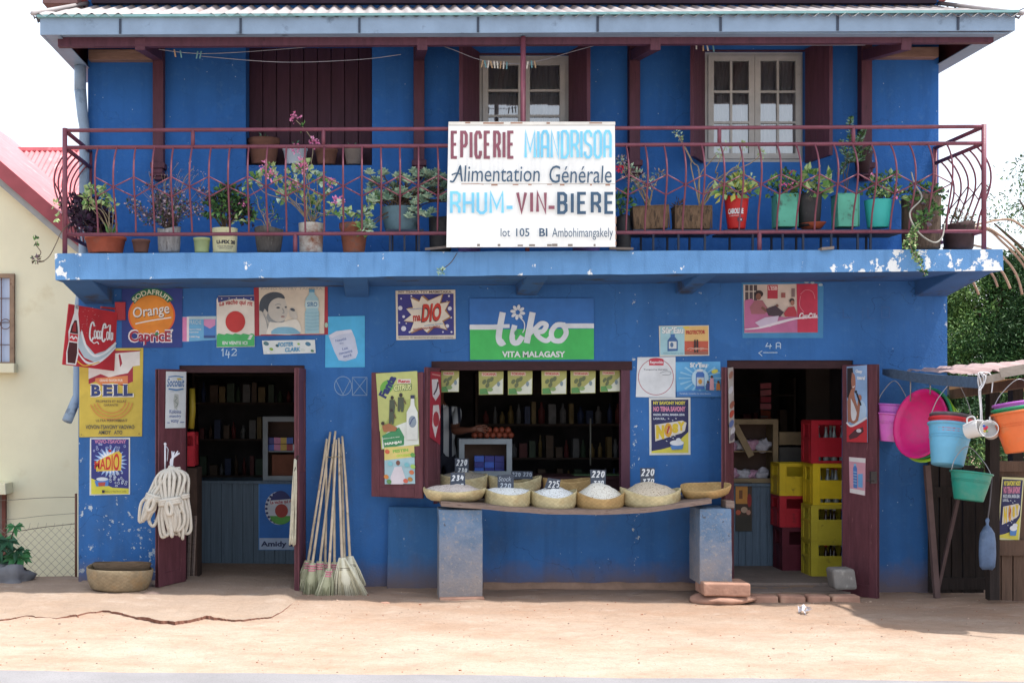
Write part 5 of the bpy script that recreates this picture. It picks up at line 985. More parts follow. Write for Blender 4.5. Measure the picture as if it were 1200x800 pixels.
soil = mk("dark_soil", (52, 42, 36), .95, .3, 20, None, .5, 50); blackbag = mk("black_plant_bag", (46, 46, 48), .6, .3, 9, ((84, 78, 72), .6, 12), .4, 25)
bark = mk("bark_fibre", (98, 82, 70), .95, .35, 10, ((60, 48, 42), .55, 9), .7, 24, stretch=(5, 5, 1)); legm = mk("dark_bench_iron", (48, 56, 74), .6, .2, 8)
stem = mk("dry_stem", (150, 136, 112), .8, .25, 20); dstem = mk("dark_stem", (84, 72, 60), .8, .25, 20)
lfg = [mk("pot_leaf_green", (98, 138, 76), .55, .25, 9), mk("pot_leaf_pale", (160, 182, 124), .55, .2, 9), mk("pot_leaf_deep", (52, 88, 52), .55, .25, 9)]
suc = [mk("succulent_grey", (136, 168, 148), .55, .18, 9), mk("succulent_pale", (176, 202, 176), .55, .15, 9), mk("succulent_deep", (104, 140, 122), .55, .2, 9)]
purp = [mk("purple_leaf", (66, 44, 66), .5, .25, 9), mk("purple_leaf_deep", (46, 34, 50), .5, .25, 9)]
pinkf = [mk("pink_petal", (224, 124, 176), .6, .12, 12), mk("pink_petal_pale", (232, 158, 196), .6, .1, 12)]; redf = [mk("red_petal", (206, 50, 84), .6, .12, 12)]
dry = [mk("dried_flower", (176, 160, 168), .8, .2, 12), mk("dried_flower_dark", (108, 92, 104), .8, .2, 12)]
def J(a=.01): return R.uniform(-a, a)
# ------------------------------------------------------------------ balcony pots and plants
def pot(name, label, kind, px0, px1, pt, pb, y, mat, taper=.78, group="plant pots along the balcony", sy=1, cat="plant pot"):
    cx, z0, z1 = PX((px0 + px1) / 2, y), PZ(pb, y), PZ(pt, y); r = PX(px1, y) - cx; h = z1 - z0
    t = thing(name, label, cat, (cx, y, z0), group); b = MB(); ry = r * sy
    if kind == 'round':
        rb = r * taper; b.lathe((cx, y, z0), [(rb * .98, 0), (rb, .005), (r * .94, h * .8), (r, h * .82), (r * 1.0, h), (r * .9, h), (r * .86, h * .84), (r * .8, h * .8)], mat, 24, 1, sy)
    elif kind == 'plain':
        rb = r * taper; b.lathe((cx, y, z0), [(rb * .98, 0), (rb, .004), ((rb + r) / 2 * 1.01, h * .5), (r, h - .01), (r * 1.02, h), (r * .93, h), (r * .88, h * .8)], mat, 24, 1, sy)
    elif kind == 'bag':
        rb = r * taper; b.lathe((cx, y, z0), [(rb * .9, 0), (rb, .02), ((rb + r) / 2, h * .45), (r * .97, h * .8), (r, h), (r * .88, h * .99), (r * .84, h * .85)], mat, 20, 1, sy, None, .05)
    elif kind == 'tin':
        k = r * (1 - taper); b.hexa([(cx - r + k, y - ry + k, z0), (cx + r - k, y - ry + k, z0), (cx + r - k, y + ry - k, z0), (cx - r + k, y + ry - k, z0), (cx - r, y - ry, z1), (cx + r, y - ry, z1), (cx + r, y + ry, z1), (cx - r, y + ry, z1)], mat)
    po = b.build("pot", t, bevel=.006 if kind == 'tin' else 0)
    s = MB()
    if kind == 'tin':
        s.box(cx - r + .012, cx + r - .012, y - ry + .012, y + ry - .012, z1 + .002, z1 + .008, soil); e = MB()
        for x_ in (cx - r, cx + r): e.tube([(x_, y - ry, z0), (x_, y - ry, z1)], .006, mat, 6)
        e.tube([(cx - r, y - ry, z1), (cx + r, y - ry, z1), (cx + r, y + ry, z1), (cx - r, y + ry, z1)], .007, mat, 6, True); e.build("rim", po)
    else: s.lathe((cx, y, z1 - h * .14), [(r * .86, 0), (r * .5, .012), (0.0, .016)], soil, 16, 1, sy)
    s.build("soil", t); return t, Vector((cx, y, z1 - h * .1)), r
def stems(t, base, tips, r, mat, leaves=None, n=8, ln=.05, wd=.03, cr=.05, sway=.04, name="stem", up=.3, lname="foliage"):
    b = MB(); l = MB()
    for tp in tips:
        tip = P(*tp) if isinstance(tp, tuple) else tp
        q = Vector(base) + Vector((J(.03), J(.03), 0)); m1_ = q.lerp(tip, .4) + Vector((J(sway), J(sway), sway)); m2_ = q.lerp(tip, .75) + Vector((J(sway), J(sway), J(sway)))
        pts = spline([q, m1_, m2_, tip], 4); k = len(pts); b.tube(pts, [r * (1 - .55 * i / k) for i in range(k)], mat, 5)
        if leaves: l.clump(tip, cr * 1.15, int(n * 1.7), ln * 1.12, wd * 1.15, leaves, up)
    b.build(name, t)
    if leaves: l.build(lname, t)
def flower(t, tips, mats, r=.028, n=16, name="flower"):
    for tp in tips:
        b = MB(); b.clump(P(*tp), r, n, .026, .024, mats, .4); b.build(name, t)
py_ = -.72
t, c, r = pot("potted_plant", "wide terracotta bowl of dark purple leaves and pale trailing stems at the railing corner", 'round', 99.5, 148, 278, 297, -.7, terra, .82, cat="potted plant")
stems(t, c + Vector((-.05, 0, 0)), [(92, 255, -.6), (98, 245, -.6), (104, 240, -.55), (112, 250, -.5), (118, 246, -.5), (121, 258, -.6), (88, 243, -.5), (110, 262, -.6), (100, 262, -.7), (116, 266, -.6)], .008, dstem, purp, 26, .07, .045, .09)
stems(t, c + Vector((.05, 0, 0)), [(131, 240, -.75), (120, 232, -.8), (122, 223, -.78), (107, 222, -.85), (102, 232, -.85), (104, 240, -.8)], .006, stem, [lfg[1], lfg[1], lfg[0]], 9, .055, .035, .03, .05, "trailing_stem", .2, "pale_leaves")
b = MB()
for a in range(7): b.leaf(c + Vector((.06, -.04, 0)), (J(.6) + .25, J(.4) - .1, .8), .16, .03, lfg[0])
b.build("blade_leaves", t)
b = MB(); b.tube(spline([P(82, 262, -.95), P(72, 272, -1.0), P(66, 285, -1.02), P(58, 300, -1.05), P(50, 306, -1.05), P(44, 303, -1.05), P(48, 296, -1.05), P(43, 288, -1.05), P(42, 283, -1.05)], 4), .0045, dstem, 5); b.tube(spline([P(52, 306, -1.05), P(46, 307, -1.05), P(41, 305, -1.05), P(38, 309, -1.05)], 3), .004, dstem, 5); b.clump(P(42, 283, -1.05), .025, 12, .04, .025, [lfg[0], lfg[2]]); b.clump(P(42, 304, -1.05), .035, 34, .035, .02, [dry[1], dstem, lfg[2]]); b.clump(P(64, 240, -1), .02, 6, .05, .03, [lfg[1]]); b.clump(P(67, 255, -1), .02, 6, .05, .03, [lfg[1]]); b.build("hanging_stem", t)
pot("clay_pot", "small empty brown clay pot beside the wide terracotta bowl", 'round', 154.5, 176, 281, 296, -.75, brownpot, .75)
t, c, r = pot("potted_plant", "dry grey flower bush in a whitish stump pot, fine dead sprays above", 'bag', 185, 212, 268, 296.5, -.75, mk("whitish_stump", (140, 138, 136), .9, .3, 9, ((84, 80, 78), .55, 10), .5, 25, stretch=(5, 5, 1)), .92, cat="potted plant")
R2 = random.Random(3); tips = [(R2.gauss(200, 20), R2.uniform(222, 262), -.75 + R2.uniform(-.12, .2)) for _ in range(46)]
stems(t, c, tips, .0035, dstem, [dry[0], dry[1], dry[1], purp[0], lfg[2]], 20, .026, .018, .06, .02)
b = MB(); b2 = MB()
for k in range(26):
    x0 = R2.gauss(205, 20); x1 = x0 + R2.uniform(-4, 14); yy = R2.uniform(190, 232); sp_ = spline([P(200 + R2.uniform(-6, 6), 255, -.72), P((x0 + 200) / 2, 240, -.7), P(x0, (yy + 225) / 2, -.72), P(x1, yy, -.75)], 4); b.tube(sp_, .0017, stem, 4); b.clump(sp_[-1], .03, 4, .014, .01, [dry[0], dry[1]])
b.build("dry_grass_spray", t)
pot("plastic_pot", "small pale green pot beside the cream tin", 'round', 226.5, 246.5, 279, 296, -.75, mk("pale_green_plastic", (166, 180, 128), .55, .08, 8), .82)
t, c, r = pot("potted_plant", "cream lettered tin holding a small dark leaved bush", 'plain', 248.5, 278.5, 268, 296.5, -.74, mk("cream_tin", (206, 202, 160), .5, .08, 8, ((170, 150, 120), .64, 9)), .93, cat="potted plant")
f = Flat((0, -.74 - r - .004, 0)); f.t = .002; q = lambda px: px
def wrapf(fl, cx, y, rr_):                               # bend flat lettering round a can
    for v in fl.b.v:
        a = (v.x - cx) / rr_; dd = rr_ + .0015 - (v.y - (y - rr_ - .004)) * 0 ; v.x = cx + math.sin(a) * dd; v.y = y - math.cos(a) * dd
f.text("U-FIX 20", 253, 281, 277, 285.5, (40, 42, 52), .05); f.text("COLLE BLANCHE", 254, 287.4, 274, 289, (90, 92, 96), .02); f.text("VINYLIQUE", 256, 290, 272, 291.4, (90, 92, 96), .02); wrapf(f, c.x, -.74, r * .985); f.b.build("lettering", t)
stems(t, c, [(248, 243, -.75), (255, 236, -.7), (262, 228, -.75), (271, 226, -.7), (279, 234, -.75), (285, 243, -.75), (290, 252, -.75), (266, 240, -.8), (276, 244, -.7), (258, 248, -.8), (283, 252, -.7)], .009, dstem, [lfg[2], purp[0], lfg[0], lfg[2]], 44, .048, .03, .075)
flower(t, [(284, 239, -.8), (264, 224, -.72)], pinkf, .018, 8); b = MB(); b.clump(P(279, 258, -.85), .04, 10, .06, .025, [lfg[1]]); b.build("pale_leaves", t)
t, c, r = pot("potted_plant", "thin bare stemmed plant in a dark fibrous grey pot", 'bag', 298, 333, 268, 296.5, -.74, mk("dark_fibrous_pot", (84, 80, 76), .95, .35, 10, ((150, 148, 142), .64, 12), .6, 22, stretch=(4, 4, 1)), .8, cat="potted plant")
stems(t, c, [(302, 236, -.75), (310, 242, -.75), (318, 238, -.7), (300, 252, -.8), (322, 250, -.7), (292, 216, -.8), (326, 257, -.75)], .004, stem, [lfg[2], lfg[0]], 5, .03, .02, .03)
b = MB(); b.clump(P(289, 216, -.85), .03, 12, .045, .03, [lfg[1], lfg[0]]); b.build("pale_leaves", t)
t, c, r = pot("potted_plant", "leggy pink geranium in a rusty whitewashed tin", 'plain', 350, 379, 262, 296.5, -.74, iron_mat("rusty_white_tin", (190, 186, 176), (128, 78, 54), .47), .93, cat="potted plant")
gt = [(314, 200, -.8), (320, 208, -.8), (343, 203, -.85), (357, 196, -.85), (361, 201, -.82), (350, 222, -.78), (371, 208, -.7), (385, 218, -.8), (393, 244, -.9), (330, 230, -.75), (340, 222, -.8), (372, 233, -.7), (404, 250, -.9), (300, 212, -.8), (363, 238, -.7)]
stems(t, c, gt, .0055, stem, [lfg[1], lfg[0], suc[1]], 12, .055, .045, .045, .05)
flower(t, [(310.5, 195, -.82), (317, 206, -.83), (346.5, 176, -.5), (355, 197, -.87), (354, 190, -.88), (386, 215, -.82), (395, 235, -.9), (344, 218, -.8), (368, 168, -.5), (346, 139, -.45), (399, 237, -.9)], pinkf, .048, 34)
b = MB(); b.tube(spline([P(362, 205, -.7), P(367, 172, -.5), P(360, 155, -.48), P(347, 141, -.45)], 4), .004, stem, 5); b.clump(P(355, 149, -.47), .03, 8, .04, .03, [lfg[2], lfg[0]]); b.clump(P(373, 250, -.8), .06, 26, .05, .03, [suc[2], lfg[2]]); b.build("tall_shoot", t)
t, c, r = pot("potted_plant", "terracotta pot with a bent stem reaching toward the bluish tub", 'round', 397.5, 432, 262, 296.5, -.74, mk("stained_terracotta", (134, 82, 62), .85, .25, 8, ((92, 84, 80), .55, 8), .3, 30), .72, cat="potted plant")
stems(t, c, [(425, 252, -.8), (432, 240, -.8), (440, 233, -.8), (425, 267, -.9), (430, 266, -.9)], .005, stem, [lfg[1], suc[1], lfg[0]], 12, .05, .035, .045)
# tub of succulents on its stand
b = MB(); yb = -.72
for px in (457, 474, 491): b.bar((PX(px, yb - .1), yb - .1, PZ(295.5, yb - .1)), (PX(px, yb - .1), yb - .1, PZ(273, yb - .1)), .018, .018, legm)
for px in (460, 488): b.bar((PX(px, yb + .12), yb + .12, PZ(294, yb + .12)), (PX(px, yb + .12), yb + .12, PZ(272, yb + .12)), .018, .018, legm)
b.box(PX(452, yb), PX(496, yb), yb - .12, yb + .14, PZ(273, yb), PZ(270.5, yb), legm); b.solo("plant_stand", "low dark stand under the bluish tub of succulents", "plant stand")
t, c, r = pot("potted_plant", "bluish metal tub crowded with grey green succulents beside the name board", 'plain', 446, 494, 243, 270.5, -.72, mk("bluish_tub", (84, 112, 124), .5, .2, 6, ((60, 76, 84), .56, 6)), .78, sy=.7, cat="potted plant")
R3 = random.Random(5); tips = [(R3.uniform(432, 524), R3.uniform(203, 238), -.72 + R3.uniform(-.15, .15)) for _ in range(74)] + [(x, y, -.9) for x, y in ((486, 240), (484, 248), (492, 252), (500, 255), (506, 250), (479, 256), (432, 263), (428, 268), (435, 268))]
b = MB(); l = MB()
for tp in tips:
    tip = P(*tp); q = c + Vector((J(.12), J(.06), 0)); b.tube(spline([q, q.lerp(tip, .5) + Vector((0, 0, .03)), tip], 4), .005, dstem, 5)
    for k in range(14):
        a = k * 2.4; e = .2 + k * .09; l.leaf(tip, (math.cos(a) * math.cos(e), math.sin(a) * math.cos(e), math.sin(e)), .068, .05, R3.choice(suc[:2] + [suc[1], suc[0], suc[2]]), (0, 0, 1))
b.build("stem", t); l.build("foliage", t)
pot("dark_pot", "dark plastic pot half hidden behind the name board's edge near the succulents", 'bag', 503, 530, 254, 296, -.68, blackbag, .9)
for x0, x1, lab in ((534, 566, "lilac pot under the name board, nearer the succulent tub"), (668, 706, "lilac pot under the name board, nearer the bark boxes")): pot("lilac_pot", lab, 'round', x0, x1, 268, 296, -.7, mk("lilac_plastic", (98, 84, 140), .5, .1, 8), .8)
t, c, r = pot("potted_plant", "green stems in a dark pot beside the bark box and name board", 'bag', 721, 740, 254, 294.5, -.7, blackbag, .92, cat="potted plant")
stems(t, c, [(722, 235, -.75), (730, 232, -.7), (735, 242, -.75), (726, 244, -.8), (738, 228, -.7)], .004, dstem, [lfg[2], lfg[0]], 10, .06, .025, .04)
# iron benches carrying the pots
for x0, x1, legs, lab in ((739, 836, (751, 765.5, 782, 795, 808, 826), "low iron bench carrying the two bark boxes"), (846, 1058, (855, 882, 904, 917, 933, 941, 962, 974, 982, 1005, 1015, 1020), "long low iron bench carrying the red can, tins and turquoise bucket")):
    t = thing("plant_bench", lab, "bench", (PX((x0 + x1) / 2, -.6), -.6, 3.2)); b = MB(); z1 = PZ(270.5, -.72)
    for k in range(4): b.box(PX(x0, -.7), PX(x1, -.7), -.82 + k * .12, -.73 + k * .12, z1 - .02, z1, legm)
    b.build("seat", t)
    for i, px in enumerate(legs): yy = -.8 if i % 2 else -.48; b = MB(); b.bar((PX(px, yy), yy, 3.19), (PX(px, yy), yy, z1 - .02), .018, .018, legm); b.build("leg", t)
for x0, x1, lab, sd in ((741, 782, "tilted bark planting box with leafless twigs nearest the name board", 4), (789, 831, "mossy bark planting box beside the red lettered can", 6)):
    t, c, r = pot("bark_box", lab, 'tin', x0, x1, 243, 269.5, -.7, mk("bark_box_side", (104, 84, 66), .95, .35, 8, ((60, 50, 42), .52, 7), .6, 18, stretch=(5, 5, 1.5)), .95, sy=.55, cat="planter")
    if sd == 4:
        t.rotation_euler = (0, rad(-3), 0); stems(t, c, [(735, 190, -.75), (742, 198, -.75), (752, 205, -.8), (746, 214, -.8), (765, 215, -.8), (776, 205, -.8), (738, 206, -.75), (760, 211, -.85), (732, 186, -.85)], .006, stem, [dry[0], suc[1], stem, suc[2]], 14, .035, .018, .045, .05)
        flower(t, [(728, 195, -.85), (731, 196, -.86)], redf, .03, 14)
    else:
        b = MB(); b.clump(c + Vector((-.12, -.03, .02)), .06, 60, .05, .012, [soil, dstem, bark]); b.build("moss", t)
        stems(t, c + Vector((.1, 0, 0)), [(797, 160, -.75), (792, 155, -.8), (842, 180, -.7), (865, 200, -.7), (850, 172, -.7), (880, 210, -.75), (871, 170, -.75), (893, 180, -.8)], .007, stem, [suc[1], lfg[1]], 7, .035, .02, .025, .09)
t, c, r = pot("potted_plant", "red lettered can with a green and yellow leaved plant", 'plain', 849, 877, 231, 268.5, -.7, mk("red_can", (186, 40, 40), .5, .1, 6, ((96, 40, 50), .66, 6)), .72, cat="potted plant")
f = Flat((0, -.7 - r - .004, 0)); f.t = .002; f.text("CAROLINE", 853.5, 243.5, 872, 250, WHT, .05); f.text("LUBRIFIANT", 855, 251.4, 867, 253, (206, 170, 170), .02); f.rect(865, 254.5, 871, 259, (70, 44, 60)); f.rect(867, 256, 869.5, 258, WHT); wrapf(f, c.x, -.7, r * .9); f.b.build("lettering", t)
stems(t, c, [(852, 222, -.75), (860, 214, -.72), (868, 212, -.7), (874, 220, -.75), (880, 226, -.7), (846, 226, -.78), (864, 222, -.82)], .005, dstem, [lfg[1], lfg[0], mk("yellow_leaf", (176, 180, 90), .55, .2, 9)], 10, .075, .05, .05)
grn_tin = mk("worn_green_tin", (84, 160, 138), .5, .15, 6, ((60, 84, 78), .53, 8))
t, c, r = pot("potted_plant", "worn green tin with pink flowers beside the black planting bag", 'tin', 907.5, 931, 229, 267, -.7, grn_tin, .97, cat="potted plant")
stems(t, c, [(908, 215, -.75), (914, 208, -.7), (922, 206, -.7), (930, 212, -.72), (936, 220, -.7), (918, 218, -.8), (926, 222, -.8), (904, 222, -.7)], .004, dstem, [lfg[0], lfg[2]], 12, .045, .03, .045); flower(t, [(917, 218, -.83), (926, 218, -.83), (928, 203, -.7)], [redf[0], pinkf[0]], .026, 14)
t, c, r = pot("potted_plant", "black planting bag with broad green leaves in an orange saucer", 'bag', 931, 964, 227, 266, -.68, blackbag, .78, cat="potted plant"); t.rotation_euler = (0, rad(-3), 0)
b = MB(); b.lathe((c.x + .03, -.68, PZ(269, -.68)), [(r * .62, 0), (r * .95, .05), (r * 1.0, .055), (r * .92, .05), (r * .6, .012)], terra, 24); b.build("saucer", t)
stems(t, c, [(944, 212, -.72), (952, 206, -.7), (960, 214, -.75), (966, 222, -.72), (940, 218, -.7), (972, 212, -.7), (955, 222, -.8)], .004, dstem, [lfg[0], lfg[1]], 8, .075, .055, .04)
t, c, r = pot("green_tin", "worn green tin without flowers below the hanging fern", 'tin', 978, 1002, 229, 267, -.7, grn_tin, .97)
stems(t, c, [(993, 180, -.6), (996, 186, -.62), (990, 200, -.62)], .005, dstem)
t, c, r = pot("potted_plant", "turquoise bucket with small leaves and pink buds", 'plain', 1013.5, 1044, 235, 267, -.7, mk("turquoise_plastic", (60, 176, 168), .45, .06, 6), .78, cat="potted plant")
stems(t, c, [(1016, 222, -.75), (1022, 214, -.72), (1030, 218, -.7), (1038, 212, -.7), (1044, 208, -.7), (1048, 224, -.75), (1034, 226, -.8), (1026, 228, -.8), (1050, 230, -.72)], .004, dstem, [lfg[0], lfg[2], lfg[1]], 12, .05, .032, .045); flower(t, [(1052, 224, -.8), (1049, 232, -.8), (1022, 206, -.7)], pinkf, .014, 7)
t, c, r = pot("potted_plant", "big fibrous bark pot with a leafy vine trailing over the balcony edge", 'bag', 1057, 1103, 232, 293, -.66, bark, .95, cat="potted plant")
stems(t, c, [(1066, 228, -.7), (1078, 222, -.7), (1092, 226, -.7), (1100, 238, -.75), (1086, 236, -.8), (1072, 238, -.8), (1096, 250, -.9), (1084, 256, -.95), (1080, 262, -.95), (1102, 228, -.7)], .004, dstem, [lfg[0], lfg[2], lfg[0], dry[1]], 16, .055, .035, .06)
b = MB(); b2 = MB()
for path in ([(1080, 258, -.95), (1072, 268, -1.06), (1066, 282, -1.08), (1070, 296, -1.1), (1078, 308, -1.06), (1084, 322, -1.06)], [(1076, 262, -.95), (1068, 275, -1.06), (1060, 290, -1.08)], [(1074, 262, -.95), (1072, 290, -1.1), (1074, 302, -1.08)]):
    sp_ = spline([P(*q) for q in path], 5); b.tube(sp_, .004, stem, 5)
    for q in sp_[3:]: b2.clump(q, .02, 5, .035, .025, [lfg[1], lfg[0], lfg[2]])
b.build("vine_stem", t); b2.build("vine_leaves", t)
b = MB(); b.tube(spline([P(1068, 202, -.8), P(1072, 216, -.85), (P(1080, 232, -.95)), P(1066, 250, -1.03), P(1076, 272, -1.04), P(1094, 284, -1.04), P(1104, 278, -1.02), P(1107, 262, -.98)], 6), .007, mk("pale_hose", (150, 148, 140), .5), 7); b.solo("loose_hose", "thin pale hose looped over the railing by the big bark pot", "hose")
t, c, r = pot("potted_plant", "low dark pot of dry moss at the railing end beyond the bark pot", 'bag', 1106, 1141, 262, 293, -.66, mk("dark_red_pot", (64, 46, 46), .8, .3, 8), .9, cat="potted plant")
b = MB(); b.clump(c + Vector((0, 0, .02)), .13, 160, .05, .014, [dstem, stem, lfg[2]], .5); b.build("foliage", t)
# pots on the closed window's ledge
for x0, x1, pt, m_, lab, k in ((290, 328, 163, brownpot, "wide brown clay pot on the closed shutter's ledge", 'round'), (331, 361, 173, mk("white_enamel", (190, 200, 212), .4, .06, 5), "white bowl pot on the closed shutter's ledge", 'round'), (369, 396, 175, brownpot, "small brown pot between the white bowl and the grey pot on the ledge", 'round'), (403, 426, 173, greypot, "rough grey pot at the open end of the shutter ledge", 'plain')):
    t, c, r = pot("ledge_pot", lab, k, x0, x1, pt, 193, .19, m_, .76, "pots on the closed window's ledge", sy=.85)
    b = MB(); b.clump(c + Vector((0, 0, .01)), .05, 10, .05, .02, [lfg[2], suc[2]], .8); b.build("foliage", t)
# hanging fern
t = thing("hanging_fern", "feathery green fern in a dark pot hung on the purple wall post", "potted plant", (PX(1008, -.3), -.3, PZ(200, -.3)))
b = MB(); b.lathe((PX(1011, -.3), -.3, PZ(203, -.3)), [(.05, 0), (.085, .16), (.095, .2), (.08, .2), (.07, .15)], mk("dark_hung_pot", (58, 38, 44), .7, .2), 18); b.build("pot", t)
b = MB(); l = MB()
for path in ([(1008, 186), (1000, 170), (996, 150), (997, 138)], [(1010, 186), (1006, 170), (1010, 158), (1013, 153)], [(1006, 188), (990, 180), (986, 165)], [(1006, 190), (992, 192), (984, 205)], [(1012, 188), (1016, 178), (1020, 172)], [(1004, 190), (994, 186), (996, 160)]):
    sp_ = spline([P(x, y, -.38 + J(.06)) for x, y in path], 7); b.tube(sp_, .004, dstem, 5)
    for i, q in enumerate(sp_):
        for k in range(7): a = R.uniform(0, 6.28); l.leaf(q, (math.cos(a), math.sin(a) * .7, .35), .07 * (1.05 - .6 * i / len(sp_)), .012, R.choice([lfg[0], lfg[2], suc[0]]))
b.build("stem", t); l.build("foliage", t)
# a climbing plant behind the board, bracket lips, bent rods at the end
b = MB()
for px, py in ((545, 291.5),): pass
for path in ([(1100, 270), (1150, 266), (1172, 276), (1190, 292), (1212, 318)], [(1100, 272), (1152, 268), (1175, 284), (1196, 306), (1210, 330)], [(1105, 268), (1150, 262), (1168, 258), (1186, 258), (1204, 270)], [(1110, 282), (1160, 292), (1180, 306), (1192, 324), (1198, 345)], [(1110, 288), (1158, 305), (1174, 318), (1184, 338)], [(1110, 290), (1150, 310), (1163, 322), (1169, 336)], [(1105, 290), (1128, 312), (1140, 330), (1147, 345)]):
    yy = -.45 + J(.2); b = MB(); k = len(path); b.tube(spline([P(x, y, yy + .1 * i / k) for i, (x, y) in enumerate(path)], 5), .011, mk("bent_rod_bark", (160, 136, 116), .8, .2, 12), 6); b.solo("bent_rod", "long brown bent rod drooping over the far balcony end", "rod", None, "bent rods drooping over the balcony end")
b = MB(); b.clump(P(516, 318, -1.06), .03, 26, .03, .02, suc); b.tube(spline([P(536, 296, -1.05), P(528, 308, -1.05), P(516, 317, -1.06)], 4), .004, dstem, 5); b.solo("hanging_sprig", "small grey green sprig hanging below the name board", "plant")
b = MB(); b.obox(P(968, 291.5, -1.0), (1, 0, .1), (0, 1, 0), (0, 0, 1), .055, .05, .012, greypot); b.solo("stone_chip", "flat grey stone chip lying on the balcony edge", "stone")
# ------------------------------------------------------------------ street level: bench, baskets, grain
t = thing("display_bench", "sagging plank bench on two worn blue masonry pillars", "bench", (PX(680, -.5), -.5, 0))
plank = mk("weathered_plank", (128, 112, 104), .85, .25, 6, ((84, 68, 62), .55, 6), .5, 14, stretch=(1, 6, 6))
b = MB(); N_ = 40; vs = []
def sag(u): return 590.5 + 10 * math.sin(math.pi * min(1, u * .93)) ** 1.2 - (0 if u < .75 else (u - .75) * 20)
for i in range(N_ + 1):
    u = i / N_; px = 517 + 317 * u; z = PZ(sag(u) - 3, -.78); th = .042 + .006 * mnoise.noise(Vector((u * 9, 0, 0))); e = .012 * mnoise.noise(Vector((u * 7, 3, 0)))
    x = PX(px, -.78); vs += [(x, -.78 + e, z - th), (x, -.78 + e, z), (x, -.16, z + .004), (x, -.16, z - th)]
b.raw(vs, [(4 * i + a, 4 * i + 4 + a, 4 * i + 4 + (a + 1) % 4, 4 * i + (a + 1) % 4) for i in range(N_) for a in range(4)] + [(3, 2, 1, 0), (4 * N_, 4 * N_ + 1, 4 * N_ + 2, 4 * N_ + 3)], plank); b.build("plank", t)
for x0, x1, pt, pb, yf_, d_ in ((514.5, 565.5, 597, 706, -.72, .34), (820, 857, 596, 684, -.72, .38)):
    b = MB(); a, c, z0, z1 = PX(x0, yf_), PX(x1, yf_), PZ(pb, yf_), PZ(pt, yf_) ; k = .012 if x0 < 600 else .004; n = 14; col = []
    for j in range(n + 1):
        u = j / n; z = z0 + (z1 - z0) * u; e = lambda s_: .008 * mnoise.noise(Vector((u * 5 + s_, s_ * 3, x0)))
        sh = .03 * (1 - u) if x0 > 600 else 0
        col += [(a - (0 if x0 > 600 else 0) + e(1) + k * (1 - u) * 0 , yf_ + e(2), z), (c + e(3) + sh * .3, yf_ + e(4), z), (c + e(3) + sh * .3, yf_ + d_, z), (a + e(1), yf_ + d_, z)]
    b.raw(col, [(4 * j + q, 4 * j + (q + 1) % 4, 4 * j + 4 + (q + 1) % 4, 4 * j + 4 + q) for j in range(n) for q in range(4)] + [(4 * n, 4 * n + 1, 4 * n + 2, 4 * n + 3)], plinthm); b.build("pillar", t, bevel=.006)
b = MB(); b.box(PX(848, -.6), PX(858, -.6), -.68, -.5, PZ(595, -.66), PZ(586.5, -.66), plank); b.build("packing_block", t, bevel=.006)
brick = mk("worn_brick", (166, 128, 110), .9, .25, 7, ((176, 146, 124), .56, 7), .5, 30)
b = MB(); b.obox(P(541, 704.5, -.735), (1, .0, .02), (0, 1, 0), (0, 0, 1), .205, .05, .045, brick); b.solo("foot_brick", "broken brick course under the bench pillar near the brooms", "brick", bevel=.012)
b = MB(); b.obox(P(851, 690, -.80) + Vector((0, .12, 0)), (1, .03, -.02), (0, 1, 0), (0, 0, 1), .215, .16, .06, brick); b.solo("foot_brick", "flat brick slab with blue paint under the bench pillar by the doorway", "brick", bevel=.015)
b = MB(); b.blob(P(849, 704, -.8) + Vector((0, .12, -.0)), (.29, .2, .06), brick, 7, .25); b.solo("foot_stone", "broad reddish stone slab, lowest under the bench pillar by the doorway", "stone")
for x0, x1 in ((882, 913), (914, 945), (946, 974), (975, 1009)):
    b = MB(); c = P((x0 + x1) / 2, 703, -.66); b.obox(c + Vector((0, .06, 0)), (1, J(.05), J(.04)), (0, 1, 0), (0, 0, 1), (PX(x1, -.66) - PX(x0, -.66)) / 2 - .006, .07, .04, brick); b.solo("edging_brick", "reddish edging brick in the row before the crate doorway", "brick", None, "edging bricks before the crate doorway", .018)
def basket(label, x0, x1, pr, pb, yc, ry, m, wob=.03, tilt=None, name="basket", flare=.92, group="grain baskets on the plank bench"):
    rx = (PX(x1, yc) - PX(x0, yc)) / 2; c = Vector((PX((x0 + x1) / 2, yc), yc, PZ(pb, yc - ry * .8))); h = PZ(pr, yc - ry) - c.z; s = ry / rx; k = flare
    b = MB(); M = (Matrix.Rotation(rad(-5), 3, 'Y') @ Matrix.Rotation(rad(7), 3, 'X')) if tilt else None
    b.lathe(c, [(rx * k * .9, .004), (rx * k, .012), (rx * (k + 1) / 2 * 1.02, h * .35), (rx * .985, h * .75), (rx, h * .97), (rx * .99, h + .008), (rx * .955, h + .008), (rx * .94, h * .9), (rx * .9, h * .4), (rx * k * .88, .02), (0, .018)], m, 44, 1, s, M, wob)
    for v in b.v:
        a_ = math.atan2(v.y - c.y, v.x - c.x); v.z += .2 * h * math.cos(2 * a_) * max(0, min(1, (v.z - c.z) / h)) ** 1.5
    b.solo(name, label, "basket", c, group); return c, rx, ry, h
